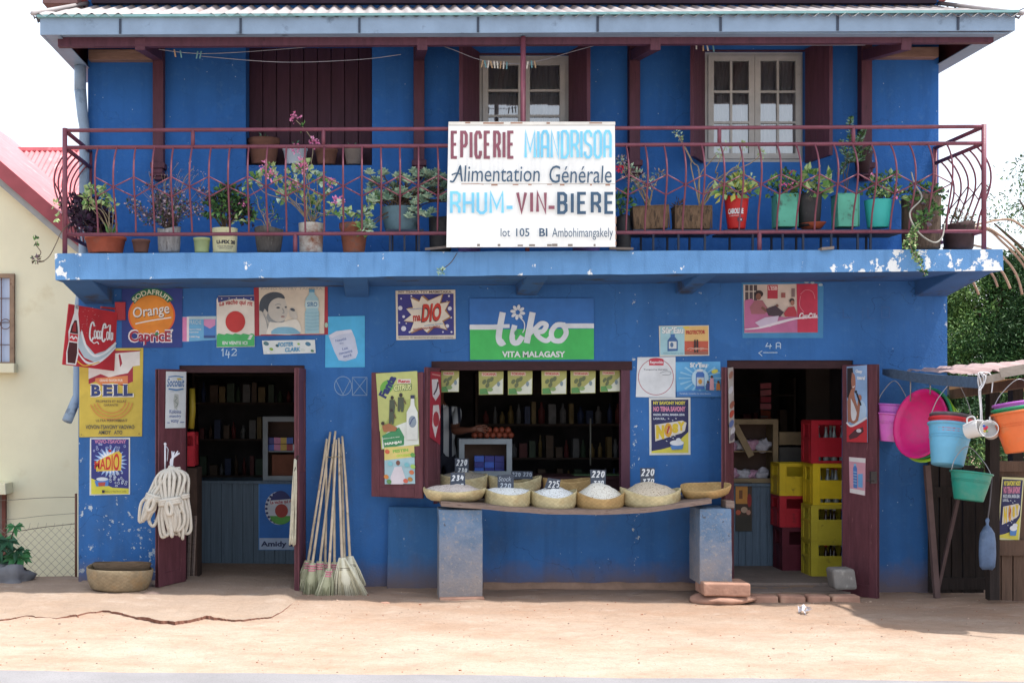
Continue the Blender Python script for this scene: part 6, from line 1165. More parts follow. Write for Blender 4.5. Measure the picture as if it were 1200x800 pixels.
def heap(name, label, bk, ptop, mat, yc, lev=.86):
    c, rx, ry, h = bk; b = MB(); ztop = PZ(ptop, yc) - c.z; n = 10; R4 = random.Random(int(ptop * 10)); z0 = h * lev
    prof = [(rx * .93, z0 - .02), (rx * .925, z0)] + [(rx * .925 * (1 - u) ** .86, z0 + (ztop - z0) * (.55 * u + .45 * math.sin(u * math.pi / 2))) for u in [i / n for i in range(1, n)]] + [(.0004, ztop)]
    b.lathe(c, prof, mat, 40, 1, ry / rx)
    for v in b.v:
        a_ = math.atan2(v.y - c.y, v.x - c.x); q_ = math.hypot((v.x - c.x) / rx, (v.y - c.y) / ry); v.z += .016 * mnoise.noise(v * 7) + .006 * mnoise.noise(v * 22) + .18 * h * math.cos(2 * a_) * min(1, q_) ** 2
    b.solo(name, label, "grain", c + Vector((0, 0, z0 - .02)), "grain heaped in the baskets")
yB = -.48
white_r = grain_mat("white_rice", (230, 232, 230), (150, 140, 120)); pink_r = grain_mat("pinkish_rice", (214, 202, 194), (140, 110, 90)); tan_r = grain_mat("tan_grain", (204, 190, 168), (120, 90, 64)); cream_r = grain_mat("cream_rice", (226, 222, 210), (150, 130, 100)); grey_r = grain_mat("grey_grain", (150, 142, 128), (90, 80, 70))
bk = basket("flared straw basket at the bench end near the open shutter", 494, 570, 576, 588.5, yB, .27, straw, .035, flare=.74); heap("rice_heap", "pinkish rice in the flared basket at the shutter end", bk, 566, pink_r, yB)
bk = basket("pale straw basket second along the bench from the shutter, filled level", 567, 623, 578, 596.5, yB, .24, straw, .03); heap("rice_heap", "level white rice in the pale second basket from the shutter", bk, 571, white_r, yB, .9)
bk = basket("straw basket third along the bench, before the tilted dark price slate", 621, 675, 580.5, 597.5, yB, .24, straw, .025); heap("rice_heap", "white rice mound behind the slate lying tilted in grain", bk, 569.5, white_r, yB)
bk = basket("straw basket with an orange brown band, under the tall slate", 674, 731, 582, 598, yB, .24, straw2, .02); heap("rice_heap", "tall cream rice mound in the brown banded basket", bk, 564.5, cream_r, yB)
bk = basket("large round straw basket beside the empty tilted one", 728, 797, 578.5, 595.5, yB, .27, straw, .03); heap("grain_heap", "tan coloured grain mound in the large round basket", bk, 563, tan_r, yB)
basket("empty tan basket tilted forward at the doorway end of the bench", 796, 857, 572, 583.5, yB, .2, straw2, .05, 1, flare=.74)
ys_ = .2
bk = basket("back row basket with grey grain behind the flared one", 512, 573, 560, 575, ys_, .2, straw, .03, group="back row of baskets on the window sill"); heap("grain_heap", "grey grain in the back row basket by the shutter", bk, 551, grey_r, ys_)
basket("middle back row basket behind the level white rice", 573, 634, 563, 577, ys_, .2, straw, .03, group="back row of baskets on the window sill"); basket("back row basket behind the tall cream rice mound", 635, 694, 564, 577, ys_, .2, straw2, .03, group="back row of baskets on the window sill")
slate = (52, 60, 76); CK = (206, 212, 216)
def sign(label, pts, y, lines):
    f = Flat((0, y, 0)); f.board(pts, slate, .008)
    for tx, x0, y0, x1, y1, w_ in lines: f.block(tx, x0, y0, x1, y1, w_, CK, .6, .4, .12)
    f.solo("price_slate", label, "price sign", "chalked price slates in the grain")
sign("black slate chalked 234 in the pinkish rice", [(528, 553.5), (544.5, 553), (545.5, 571), (527.5, 571)], -.5, [("234", 529, 556, 543.5, 563, 1.5), ("00", 535, 566, 543, 570.5, 1.1)])
sign("black slate chalked 220 in the grey grain behind", [(533, 536.5), (549, 537), (549, 553), (533, 552.5)], .16, [("220", 534.5, 538, 547, 545.5, 1.4), ("230", 536.5, 548, 547, 553, 1.1)])
f = Flat((0, -.48, 0)); f.board([(583, 556), (602, 555.5), (602, 573), (583, 573)], slate, .008); f.text("Stock", 584.5, 558, 599, 563.5, (160, 172, 184), 0, .2); f.block("220", 585.5, 565.5, 598.5, 572, 1.2, (160, 172, 184), .6, .4, .1); f.solo("price_slate", "slate with a chalked word above 220 in the level white rice", "price sign", "chalked price slates in the grain")
sign("slate leaning tilted in the third basket, chalked 225", [(642, 559.5), (657, 561.5), (654.5, 574.5), (638, 571.5)], -.55, [("225", 642, 563, 655, 571, 1.1)])
sign("tall slate chalked 220 over 770 in the cream rice", [(691.5, 550), (710, 550.5), (709.5, 569), (692, 568.5)], -.47, [("220", 693, 551.5, 708, 559.5, 1.5), ("770", 694.5, 562.5, 707, 568.5, 1.3)])
sign("tall slate chalked 220 over 770 in the tan grain", [(750, 548), (767, 548), (766.5, 566), (750.5, 566)], -.48, [("220", 751, 549, 766, 557.5, 1.5), ("770", 752, 560.5, 766, 566, 1.3)])
f = Flat((0, .2, 0)); f.board([(599, 551.5), (624, 552), (624, 561), (599, 561)], slate, .008); f.block("820", 600, 553, 610, 558, 1, (150, 160, 176), .6, .3) if '8' in G else f.block("220", 600, 553, 610, 558, 1, (150, 160, 176), .6, .3); f.block("220", 613, 553, 623, 558, 1, (150, 160, 176), .6, .3); f.solo("price_slate", "low dark slate lying behind the middle back row basket", "price sign", "chalked price slates in the grain")
# big basket, stones, litter
c = Vector((PX(139, -.52), -.52, gz(PX(139, -.5), -.5) + .045)); b = MB(); rx, ry = .315, .3; M = Matrix.Rotation(rad(3), 3, 'Y')
b.lathe(c, [(rx * .82, .0), (rx * .86, .015), (rx * .95, .08), (rx * .995, .15), (rx * 1.0, .19), (rx * .985, .197), (rx * .96, .19), (rx * .93, .14), (rx * .84, .03), (0, .025)], straw3, 48, 1, ry / rx, M, .025); b.solo("large_basket", "large low grey brown basket on the ground by the ropes", "basket", c)
b = MB(); b.lathe(c + Vector((.02, .03, .1)), [(rx * .6, 0), (rx * .8, .06), (rx * .88, .13), (rx * .85, .135), (rx * .75, .06), (0, .01)], mk("dark_old_straw", (98, 82, 66), .9, .3, 12, None, .6, 60, stretch=(1, 1, 6)), 40, 1, .85, Matrix.Rotation(rad(-8), 3, 'X'), .03); b.solo("nested_basket", "dark old basket lying inside the large ground basket", "basket")
stone_m = mk("grey_stone", (122, 118, 114), .9, .2, 6, ((150, 146, 140), .58, 8), .5, 20); pink_s = mk("pinkish_stone", (162, 138, 124), .9, .2, 6, None, .5, 20)
b = MB(); b.blob(P(179, 697, -.72), (.1, .08, .032), pink_s, 6, .3); b.solo("flat_stone", "flat pinkish stone wedging the open door by the basket", "stone")
b = MB(); b.obox(P(986, 677, -.32), (1, .12, 0), (-.1, .1, 1), (0, 1, 0), .115, .1, .1, stone_m); b.solo("door_stone", "squarish grey stone block in front of the crates", "stone", bevel=.03)
b = MB(); b.blob(P(8, 680, -.0), (.22, .2, .16), mk("dark_grey_rock", (108, 108, 112), .9, .25, 5, None, .5, 12), 14, .55); b.solo("grey_rock", "dark grey rock at the foot of the chain link fence", "rock")
b = MB(); pw = mk("crumpled_paper", (196, 196, 204), .7, .15, 30)
for _ in range(22): a = P(942, 716.5, -1.2) + Vector((J(.035), J(.035), R.uniform(0, .05))); b.face([a, a + Vector((J(.04), J(.04), J(.03))), a + Vector((J(.04), J(.04), .03))], pw)
b.solo("paper_litter", "crumpled pale paper scrap on the sandy ground", "litter")
b = MB(); b.blob(P(451, 706, -.9), (.05, .03, .012), brick, 5, .3); b.solo("brick_chip", "small reddish chip on the ground beside the pale broom", "stone")
# leafy plant by the fence
t = thing("castor_plant", "broad leaved green plant by the chain link fence", "plant", tuple(P(4, 686, .15))); b = MB(); l = MB(); l2 = [mk("castor_leaf", (58, 112, 66), .5, .2, 8), mk("castor_leaf_deep", (40, 80, 56), .5, .2, 8), mk("castor_leaf_dark", (52, 44, 52), .6, .2, 8)]
base = P(4, 686, .15)
def palm(tip, s, m):
    a0 = R.uniform(-.4, .4)
    for k in range(7): a = a0 + (k - 3) * .55; l.leaf(tip, (math.sin(a), -.35 + J(.2), -math.cos(a) * .55 + .1), s * (1 - .1 * abs(k - 3)), s * .36, m, Vector((0, -.6, .8)))
for (px, py, s, m) in ((18, 616, .13, 0), (6, 630, .2, 0), (-4, 640, .2, 1), (10, 633, .17, 1), (22, 652, .2, 0), (4, 650, .2, 1), (20, 643, .14, 1), (26, 648, .15, 0), (-8, 655, .2, 0), (12, 660, .16, 1), (30, 676, .16, 2), (24, 668, .12, 2), (-4, 670, .15, 1)):
    tip = P(px, py, .15 + J(.15)); b.tube(spline([base + Vector((J(.03), J(.03), 0)), base.lerp(tip, .5) + Vector((J(.04), 0, .05)), tip], 4), .007, dstem, 5); palm(tip, s, l2[m])
b.build("stem", t); l.build("foliage", t)
# ------------------------------------------------------------------ brooms
stickm = mk("peeled_broom_stick", (186, 172, 150), .7, .22, 9, ((140, 118, 96), .6, 10), .2, 30); brist = [mk("green_bristle", (170, 170, 140), .8, .15, 12), mk("green_bristle_pale", (196, 194, 166), .8, .12, 12), mk("green_bristle_deep", (142, 144, 114), .8, .15, 12)]; pale = [mk("pale_bristle", (216, 212, 190), .8, .1, 12), mk("pale_bristle_warm", (196, 188, 160), .8, .1, 12)]; bandm = mk("pink_binding", (206, 120, 146), .6, .15, 20)
br = [((383, 514), (361, 658), (352, 698), 9, 0, -.36, "green bristled broom nearest the doorway"), ((387, 506), (366, 661), (363, 701), 8, 0, -.44, "green bristled broom second from the doorway"), ((393, 505), (375, 659), (375, 699), 7.5, 0, -.4, "green bristled broom third from the doorway, between two longer heads"), ((394, 515), (385.5, 668), (379, 705), 12, 0, -.52, "green bristled broom standing in front of the others"), ((397, 513), (401, 655), (410, 704), 21, 1, -.48, "pale broom with the wide fan of bristles"), ((401, 511), (410, 653), (417, 692), 12, 1, -.34, "pale broom half behind the wide fan"), ((390, 520), (392, 660), (393, 696), 8, 0, -.33, "broom hidden behind the front broom's head"), ((399, 520), (404, 654), (406, 695), 9, 1, -.3, "broom whose head hides behind the wide pale fan"), ((382, 520), (381, 660), (383, 697), 8, 0, -.3, "broom in the middle of the back of the bundle")]
for (tx, ty), (nx_, ny_), (hx_, hy_), hw, kind, yb, lab in br:
    top = P(tx, ty, -.07 + J(.025)); neck = P(nx_, ny_, yb); foot = P(hx_, hy_, yb - .06); t = thing("broom", lab, "broom", tuple(foot), "brooms leaning on the blue wall"); bow = Vector((J(.012), J(.02), 0))
    b = MB(); b.tube(spline([top, top.lerp(neck, .35) + bow, top.lerp(neck, .7) + bow * .6, neck, neck.lerp(foot, .2)], 5), [.011 + .004 * i / 20 for i in range(21)], stickm, 7); b.build("stick", t)
    b = MB(); wpx = hw * (12 + yb) / F; ms = pale if kind else brist
    for k in range(170 if kind and hw > 15 else 90):
        u = R.uniform(-1, 1); d_ = R.uniform(-1, 1) * math.sqrt(max(0, 1 - u * u)); a = neck + Vector((u * .03, d_ * .025, R.uniform(-.0, .015))); e = foot + Vector((u * wpx, d_ * .05, abs(u) ** 2 * (.05 if kind else .02) + R.uniform(0, .025)))
        m_ = a.lerp(e, .5) + Vector((u * wpx * .06, 0, 0)); b.tube([a, m_, e], [.0045, .0042, .002], R.choice(ms), 4)
    b.tube([neck + Vector((0, 0, .012)), neck.lerp(foot, .2), neck.lerp(foot, .5), neck.lerp(foot, .75)], [.026, .034, .034 + wpx * .15, .02], ms[0], 10); b.build("bristles", t)
    b = MB(); k2 = bandm if not kind else mk("dark_binding", (110, 104, 90), .8)
    for e in ((.03, .1, .17) if not kind else (.2, .24)): q = neck.lerp(foot, e); rr_ = .035 if not kind else .034 + wpx * .2; b.tube([q + Vector((rr_ * math.cos(a), .034 * math.sin(a), 0)) for a in [i * .524 for i in range(12)]], .006 if not kind else .003, k2, 5, True)
    b.build("binding", t)
b = MB(); q = P(392, 535, -.11); b.tube([q + Vector((.075 * math.cos(a), .05 * math.sin(a), J(.006))) for a in [i * .45 for i in range(14)]], .0035, mk("tie_string", (150, 136, 112), .8), 5, True); b.solo("tie_string", "thin string tying the broom sticks together", "string")
# ------------------------------------------------------------------ white ropes on the open door
ropem = NT("cotton_rope"); v_ = ropem.obj((1, 1, 1)); wv = ropem.node("TexWave", 1, {0: v_, 1: 60.0, 2: 6.0, 3: 2.0}); ropem.bump(wv, .6, .004); ropem = ropem.fin(ropem.mix(ropem.noise(v_, 12, 4), lin((186, 180, 168)), lin((222, 218, 208))), .85, .2)
def hank(name, label, top, mid, end, nst, spread_, wrap, yb, rr_=.0105):
    b = MB(); T_, Mi, E = P(*top, yb), P(*mid, yb - .05), P(*end, yb - .03); ax = (E - Mi).normalized(); sd = Vector((ax.z, 0, -ax.x))
    for i in range(nst):
        u = (i / (nst - 1) - .5) * 2; off = sd * u * spread_ * F ** 0; dp = Vector((0, -.035 * math.cos(u * 1.5) + J(.012), 0))
        out = sd * (u * spread_ * 1.15) + dp; p = [T_ + Vector((u * .02, J(.01), J(.01))), T_.lerp(Mi, .35) + out * 1.25 + Vector((0, 0, .02)), Mi + out * .8, Mi.lerp(E, .5) + out * 1.1 + Vector((J(.012), 0, 0)), E + out * .95 + Vector((0, 0, J(.06)))]
        q = E + out * .35 + ax * .012; p += [q, Mi.lerp(E, .45) + out * .5 + Vector((0, -.025, 0)), Mi + out * .4 + Vector((0, -.02, 0))]
        b.tube(spline(p, 5), rr_, ropem, 6)
    for k in range(wrap):
        c_ = Mi + ax * (k * .019 - .012); b.tube([c_ + sd * spread_ * 1.05 * math.cos(a) + Vector((0, -.012 + .052 * math.sin(a), 0)) + ax * .008 * math.cos(a) for a in [i * .5236 for i in range(12)]], rr_, ropem, 6, True)
    # the doubled end loop hanging out of the wrap
    L0 = Mi + Vector((0, -.075, 0)); b.tube(spline([L0, L0 + sd * .022 + ax * .05, L0 + ax * .11 + sd * .015, L0 + ax * .125, L0 + ax * .11 - sd * .02, L0 + ax * .05 - sd * .026, L0], 5), rr_ * 1.15, ropem, 6)
    return b.solo(name, label, "rope", tuple(E), "white rope hanks on the open door")
hank("rope_hank", "short white rope hank swinging out past the door edge", (209, 549), (181, 582), (172, 606), 6, .066, 3, -.55, .017)
hank("rope_hank", "thick white rope hank hanging straight with a front loop", (200, 548), (199, 586), (202, 620), 7, .092, 3, -.58, .0175)
hank("rope_hank", "white rope hank behind, nearest the dark doorway", (203, 548), (211, 582), (213, 622), 6, .075, 2, -.5, .0165)
b = MB(); pl = mk("pale_plastic_strip", (196, 198, 206), .5, .08, 20)
for k in range(8): b.tube(spline([P(206 + J(5), 528 + R.random() * 3, -.5), P(202 + J(2), 538, -.52), P(200 + J(2), 548, -.53)], 3), .006, pl, 5)
b.tube([P(193.5, 520, -.5), P(193.5, 556, -.5)], .008, pl, 6); b.tube([P(193.5, 521, -.49), P(197, 526, -.47), P(196, 540, -.5)], .004, pl, 5); b.blob(P(193.5, 520, -.5), .014, pl, 5); b.solo("hanging_tie", "pale plastic tie and hook holding the ropes on the door", "tie")
b = MB(); mp = mk("mop_strand", (180, 176, 158), .9, .15, 20)
for k in range(26): u = J(3.2); b.tube(spline([P(346 + u * .3, 537 + R.random() * 6, -.54), P(345 + u * .8, 570, -.56 + J(.02)), P(343.5 + u, 610, -.55 + J(.02)), P(342.5 + u * 1.2, 636 + R.uniform(-6, 4), -.55 + J(.02))], 4), .006, mp, 5)
b.tube([P(346, 536, -.54), P(350, 533, -.5), P(346, 549, -.56), P(344, 556, -.56)], .005, mk("dark_iron_latch", (58, 52, 52), .5), 5); b.solo("string_mop", "pale stringy mop hanging on the edge of the doorway leaf", "mop")
# ------------------------------------------------------------------ inside the shop
def counter(name, label, x0, x1, pt, y, depth, m, n):
    b = MB(); a, c, z1 = PX(x0, y), PX(x1, y), PZ(pt, y); w_ = (c - a) / n; t = thing(name, label, "counter", ((a + c) / 2, y, .02))
    for k in range(n): b.box(a + w_ * k + .002, a + w_ * (k + 1) - .002, y + J(.003), y + depth, .021, z1 - .03, m)
    b.build("front_boards", t); b = MB(); b.box(a - .02, c + .02, y - .03, y + depth, z1 - .03, z1, m); b.build("top", t); return z1
zc1 = counter("shop_counter", "grey boarded counter behind the doorway with the ropes", 222, 372, 563, 1.5, .55, greyboard, 12)
zc2 = counter("shop_counter", "blue grey boarded counter behind the doorway with the crates", 840, 916, 566, 1.5, .55, mk("bluegrey_boards", (98, 116, 134), .75, .2, 3, ((66, 78, 92), .58, 6), .3, 20, stretch=(14, 14, .6)), 9)
zc3 = counter("shop_counter", "dark counter behind the serving window", 470, 760, 558, .62, .5, darkwood, 10)
greyframe = mk("grey_cabinet_paint", (136, 144, 150), .6, .12, 6); tanframe = mk("tan_cabinet_wood", (150, 132, 104), .7, .2, 6, None, .2, 20)
def cabinet(label, x0, x1, pt, z0, y, depth, m, shelves, diag=False):
    a, c, z1 = PX(x0, y), PX(x1, y), PZ(pt, y); t = thing("display_cabinet", label, "display cabinet", ((a + c) / 2, y + depth / 2, z0)); f_ = .055; b = MB()
    b.box(a, a + f_, y, y + .04, z0, z1, m); b.box(c - f_, c, y, y + .04, z0, z1, m); b.box(a + f_, c - f_, y, y + .04, z1 - f_, z1, m); b.box(a + f_, c - f_, y, y + .04, z0, z0 + .05, m)
    b.box(a, c, y + .04, y + depth, z1 - .03, z1 - .001, m); b.box(a, a + .02, y + .04, y + depth, z0, z1 - .03, m); b.box(c - .02, c, y + .04, y + depth, z0, z1 - .03, m); b.box(a + .02, c - .02, y + .04, y + depth, z0, z0 + .02, m)
    if diag: b.bar((a + .12, y - .012, z1 - .06), (a + .3, y - .012, z0 + .42 * (z1 - z0)), .07, .02, tanframe, (0, 1, 0))
    b.build("frame", t); zs_ = []
    for s_ in shelves: zz = z0 + (z1 - z0) * s_; b = MB(); b.box(a + .021, c - .021, y + .042, y + depth - .02, zz - .012, zz, m); b.build("shelf", t); zs_.append(zz)
    b = MB(); b.box(a + .02, c - .02, y + depth - .015, y + depth, z0 + .02, z1 - .03, mk("cabinet_back", (92, 74, 66), .8, .2, 5)); b.build("back_board", t)
    return a + f_, c - f_, z0 + .02, zs_
cm = [mk("pack_blue", (50, 84, 170), .4, .15, 9), mk("pack_red", (150, 44, 60), .4, .15, 9), mk("pack_pink", (190, 120, 160), .4, .15, 9), mk("pack_white", (190, 196, 204), .4, .12, 9), mk("pack_yellow", (190, 160, 70), .4, .15, 9), mk("pack_navy", (40, 46, 120), .4, .15, 9)]
a, c, z0, zs_ = cabinet("grey framed cabinet on the counter half behind the doorway mop", 308, 360, 488, zc1, 1.55, .38, greyframe, [.46])
for i in range(9):
    x = a + .03 + (c - a - .06) * (i % 5) / 4.6; z = zs_[0] + (.075 if i > 4 else 0); g_ = MB(); g_.obox((x, 1.64 + J(.01), z + .037), (1, 0, J(.1)), (0, 0, 1), (0, 1, 0), .036, .034, .03, cm[(i * 2 + i // 3) % 6]); g_.solo("sweet_packet", "small bright packet in the cabinet behind the mop", "packet", None, "packets in the cabinet behind the mop")
g_ = MB(); g_.box(a + .04, c - .08, 1.62, 1.8, z0, z0 + .26, mk("brown_carton", (112, 70, 54), .8, .2, 6)); g_.solo("brown_carton", "brown carton on the lower shelf of the cabinet behind the mop", "box")
a, c, z0, zs_ = cabinet("wooden cabinet of bagged goods on the counter by the crates", 848, 912, 491, zc2, 1.55, .38, tanframe, [.5], True)
bagm = [mk("bag_pink_print", (190, 150, 176), .4, .3, 26), mk("bag_white_print", (184, 184, 196), .4, .2, 30)]
for i in range(8):
    x = a + .06 + (c - a - .1) * (i % 4) / 3.4; z = (zs_[0] if i > 3 else z0) + .06; g_ = MB(); g_.blob((x, 1.66 + J(.02), z), (.085, .05, .062), bagm[i % 2], 8, .75); g_.solo("goods_bag", "printed bag of goods inside the wooden cabinet", "bag", None, "bags inside the wooden cabinet")
a, c, z0, zs_ = cabinet("small grey framed cabinet of blue packets in the serving window", 538, 600, 514, zc3, .68, .32, greyframe, [])
for i in range(3):
    for k in range(3): g_ = MB(); x = a + .14 + i * .105 - .03; g_.box(x, x + .098, .76, .86, z0 + k * .062, z0 + k * .062 + .059, cm[5] if (i == 2 or (i + k) % 2) else cm[0]); g_.solo("blue_packet", "dark blue packet stacked in the serving window cabinet", "packet", None, "blue packets stacked in the window cabinet")
fr_ = mk("dark_red_fruit", (120, 58, 40), .5, .25, 9); zt = PZ(514, .68)
for i in range(13): g_ = MB(); k = i % 7; up = i > 6; p = Vector((PX(556 + 7.2 * k + (3.5 if up else 0), .8), .82 + J(.03), zt + .032 + (.055 if up else 0))); g_.blob(p, .034, fr_, 6, .06); g_.solo("round_fruit", "dark red fruit heaped on the window cabinet", "fruit", None, "dark fruits heaped on the window cabinet")
# back shelves with goods
shelfm = mk("dark_shelf_wood", (74, 62, 56), .8, .2, 5)
cmd = [mk("dim_blue", (58, 70, 104), .5, .2, 9), mk("dim_red", (112, 58, 58), .5, .2, 9), mk("dim_grey", (120, 120, 122), .5, .2, 9), mk("dim_brown", (100, 80, 66), .5, .2, 9), mk("dim_ochre", (132, 112, 72), .5, .2, 9), mk("dim_green", (72, 90, 72), .5, .2, 9)]  # goods palette darkened: the dim interior is put into the colours
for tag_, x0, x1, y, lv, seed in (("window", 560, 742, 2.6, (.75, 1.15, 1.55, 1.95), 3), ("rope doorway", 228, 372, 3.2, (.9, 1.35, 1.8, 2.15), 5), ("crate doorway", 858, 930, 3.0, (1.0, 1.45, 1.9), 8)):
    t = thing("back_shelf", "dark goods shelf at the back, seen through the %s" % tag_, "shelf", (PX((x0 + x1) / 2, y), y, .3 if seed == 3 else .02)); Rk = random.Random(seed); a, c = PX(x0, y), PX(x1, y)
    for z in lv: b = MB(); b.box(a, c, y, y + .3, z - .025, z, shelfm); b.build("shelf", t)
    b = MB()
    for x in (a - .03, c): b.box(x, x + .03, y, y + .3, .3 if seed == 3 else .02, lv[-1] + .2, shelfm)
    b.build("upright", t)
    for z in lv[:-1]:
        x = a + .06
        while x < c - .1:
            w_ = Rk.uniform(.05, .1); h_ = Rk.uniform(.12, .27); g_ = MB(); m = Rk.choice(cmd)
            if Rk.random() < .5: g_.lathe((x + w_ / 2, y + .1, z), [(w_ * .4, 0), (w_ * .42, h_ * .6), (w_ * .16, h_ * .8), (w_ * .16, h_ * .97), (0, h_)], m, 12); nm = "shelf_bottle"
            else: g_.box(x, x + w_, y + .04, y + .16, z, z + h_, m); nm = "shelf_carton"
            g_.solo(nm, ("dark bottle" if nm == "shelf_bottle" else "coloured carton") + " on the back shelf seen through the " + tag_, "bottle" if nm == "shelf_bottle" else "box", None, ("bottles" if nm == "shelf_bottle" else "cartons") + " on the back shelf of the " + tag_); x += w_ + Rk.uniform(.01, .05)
b = MB(); b.tube([P(692, 490, 1.6), P(692, 545, 1.6)], .008, mk("pale_rod", (160, 160, 150), .5), 6); b.solo("hanging_rod", "thin pale rod hanging inside the serving window", "rod")
g_ = MB(); g_.box(PX(672, .8), PX(728, .8), .75, .95, zc3, PZ(556, .75), mk("green_box", (70, 96, 64), .6, .2, 6)); g_.solo("green_box", "dark green box on the counter by the purple jamb", "box")
for i in range(6):
    g_ = MB(); p = P(897, 452 + i * 8, 2.2); g_.obox(p, (1, J(.2), J(.15)), (0, 0, 1), (0, 1, 0), .06, .032, .012, cm[1] if i < 4 else fr_); g_.solo("red_sachet", "red sachet in the strip hanging behind the wooden cabinet", "packet", None, "red sachets hanging in a strip")
b = MB(); b.box(PX(913, 1.7), PX(950, 1.7), 1.7, 1.9, PZ(521, 1.7), PZ(506, 1.7), tanframe); b.box(PX(914, 1.7), PX(948, 1.7), 1.72, 2.0, .021, PZ(524, 1.7), mk("grey_carton", (98, 96, 94), .8, .15)); b.solo("side_table", "tan topped table between the wooden cabinet and the crates", "table")
b = MB(); b.box(PX(945, 2.4), PX(1000, 2.4), 2.4, 2.45, .021, 2.45, mk("grey_partition", (92, 82, 76), .8, .1, 4)); b.solo("grey_partition", "plain grey board partition standing behind the crate stack", "partition")
# posters inside
f = Flat((0, 1.494, 0)); f.board([(303, 566), (356, 566), (356, 644), (303, 644)], (70, 138, 206), .003); f.rect(304, 567, 355, 630, (30, 104, 190)); f.rect(304, 630, 355, 643.5, (176, 194, 220))
f.ell(327, 595, 16.5, 19.5, (206, 212, 222), 36)
for k in range(9): a = rad(110 + k * 17); f.ell(327 + 14.8 * math.cos(a), 595 + 17.6 * math.sin(a), 1.7, 1.5, (36, 44, 100), 8)
f.ell(329, 595, 13.6, 17, (206, 212, 222), 30); f.ell(329, 592, 13, 17.4, (36, 44, 104), 24, 195, 345); f.poly([(316.5, 586), (343, 584), (343, 590), (317, 592)], (212, 214, 220)); f.text("La vache qui rit", 317, 585.5, 343, 590.5, (170, 46, 60), .03, 0, -4); f.ell(329, 604, 12.4, 10, (84, 160, 66), 24, 0, 180); f.ell(330, 598, 7.6, 8, (160, 52, 44), 24)
f.text("Amidy ato", 306, 633.5, 353, 641.5, (38, 50, 96), .03); f.solo("counter_poster", "blue poster with a round badge on the grey counter behind the mop", "poster")
f = Flat((0, 1.492, 0)); f.board([(862, 565), (881, 565), (881, 622), (862, 622)], (70, 50, 40), .003); f.rect(862, 566, 876, 590, (206, 140, 60)); f.rect(866, 574, 870, 584, (120, 74, 40)); f.ell(878, 586, 2.6, 8, (150, 40, 40), 12); f.ell(872, 597, 4, 3.6, (206, 176, 150), 12); f.ell(865, 600, 3, 3, (196, 90, 60), 12); f.ell(877, 600, 2.6, 3, (206, 150, 130), 12); f.rect(862, 604, 881, 622, (56, 52, 44)); f.solo("fruit_poster", "dark orange food poster on the blue grey counter", "poster")
# crates of bottles
def crate(label, px, yf_, z0, h_, w_, d_, m, nb, win=.24, low=False, group="bottle crates stacked in the doorway"):
    x0 = PX(px, yf_); t = thing("bottle_crate", label, "crate", (x0 + w_ / 2, yf_ + d_ / 2, z0), group); b = MB(); e = .016; hz0, hz1 = z0 + h_ * .60, z0 + h_ * .90
    hx0, hx1 = x0 + w_ * .18, x0 + w_ * .84; zz = [z0, z0 + h_ * .06, z0 + h_ * .15, hz0, hz1, z0 + h_]; hol = {(1, 3), (2, 3), (3, 3)} | ({(1, 1), (3, 1), (2, 1)} if low else set())
    wall_grid(b, [x0, hx0, x0 + w_ * .42, x0 + w_ * .6, hx1, x0 + w_], zz, hol, yf_, yf_ + e, m)
    wall_grid(b, [x0, x0 + w_], [z0, z0 + h_], set(), yf_ + d_ - e, yf_ + d_, m)
    for xx in (x0, x0 + w_ - e):                            # sides: the same grid turned
        s_ = MB(); wall_grid(s_, [0, d_ * .2, d_ * .8, d_], [z0, z0 + h_ * .1, hz0, hz1, z0 + h_], {(1, 2)}, 0, e, m)
        fs = [tuple(f_) for f_ in s_.f]; b.raw([(xx + v.y, yf_ + v.x * .998 + .0005, v.z) for v in s_.v], fs, m)
    b.build("shell", t); r_ = MB()
    for q in (.0, .52, .95): r_.box(x0 - .006, x0 + w_ + .006, yf_ - .006, yf_ + .0, z0 + h_ * q, z0 + h_ * q + .016, m); r_.box(x0 - .006, x0, yf_, yf_ + d_, z0 + h_ * q, z0 + h_ * q + .016, m)
    for q in (0, .14, .88, .965): r_.box(x0 + w_ * q, x0 + w_ * q + .014, yf_ - .005, yf_, z0 + .017, z0 + h_ * .94, m)
    for q in (.0, .22, .78, .95): r_.box(x0 - .005, x0, yf_ + d_ * q, yf_ + d_ * q + .014, z0 + .017, z0 + h_ * .94, m)
    r_.build("ribs", t); b = MB(); b.box(x0 + e, x0 + w_ - e, yf_ + e, yf_ + d_ - e, z0 + .004, z0 + .012, m); b.build("base", t)
    return x0, z0
yellowp = mk("yellow_crate_plastic", (212, 184, 40), .45, .1, 5, ((150, 124, 40), .62, 8)); olive = mk("olive_yellow_plastic", (190, 174, 56), .5, .12, 5, ((120, 108, 50), .6, 8)); redp = mk("red_crate_plastic", (176, 36, 50), .45, .1, 5, ((110, 36, 44), .62, 8)); dredp = mk("dark_red_crate_plastic", (96, 34, 48), .55, .15, 5)
botm = mk("brown_bottle_glass", (44, 28, 22), .15, .2, 5, spec=.6); botc = mk("clear_bottle_glass", (120, 128, 130), .12, .2, 5, spec=.6); capw = [mk("cap_white", (196, 198, 200), .4), mk("cap_red", (170, 50, 46), .4), mk("cap_dull", (150, 140, 120), .4)]
yC = .74; s0 = PZ(676.5, yC); wC = .415
stack = [("lowest olive yellow crate in the front stack, beside the grey stone", olive, .374, botm, "lowest crate", False), ("olive yellow crate second from the floor in the front stack", olive, .374, botm, "second crate", False), ("bright yellow crate just under the red one", yellowp, .43, botc, "bright yellow crate", True), ("red crate on top of the front stack", redp, .445, botc, "red crate", True)]
z = s0; 
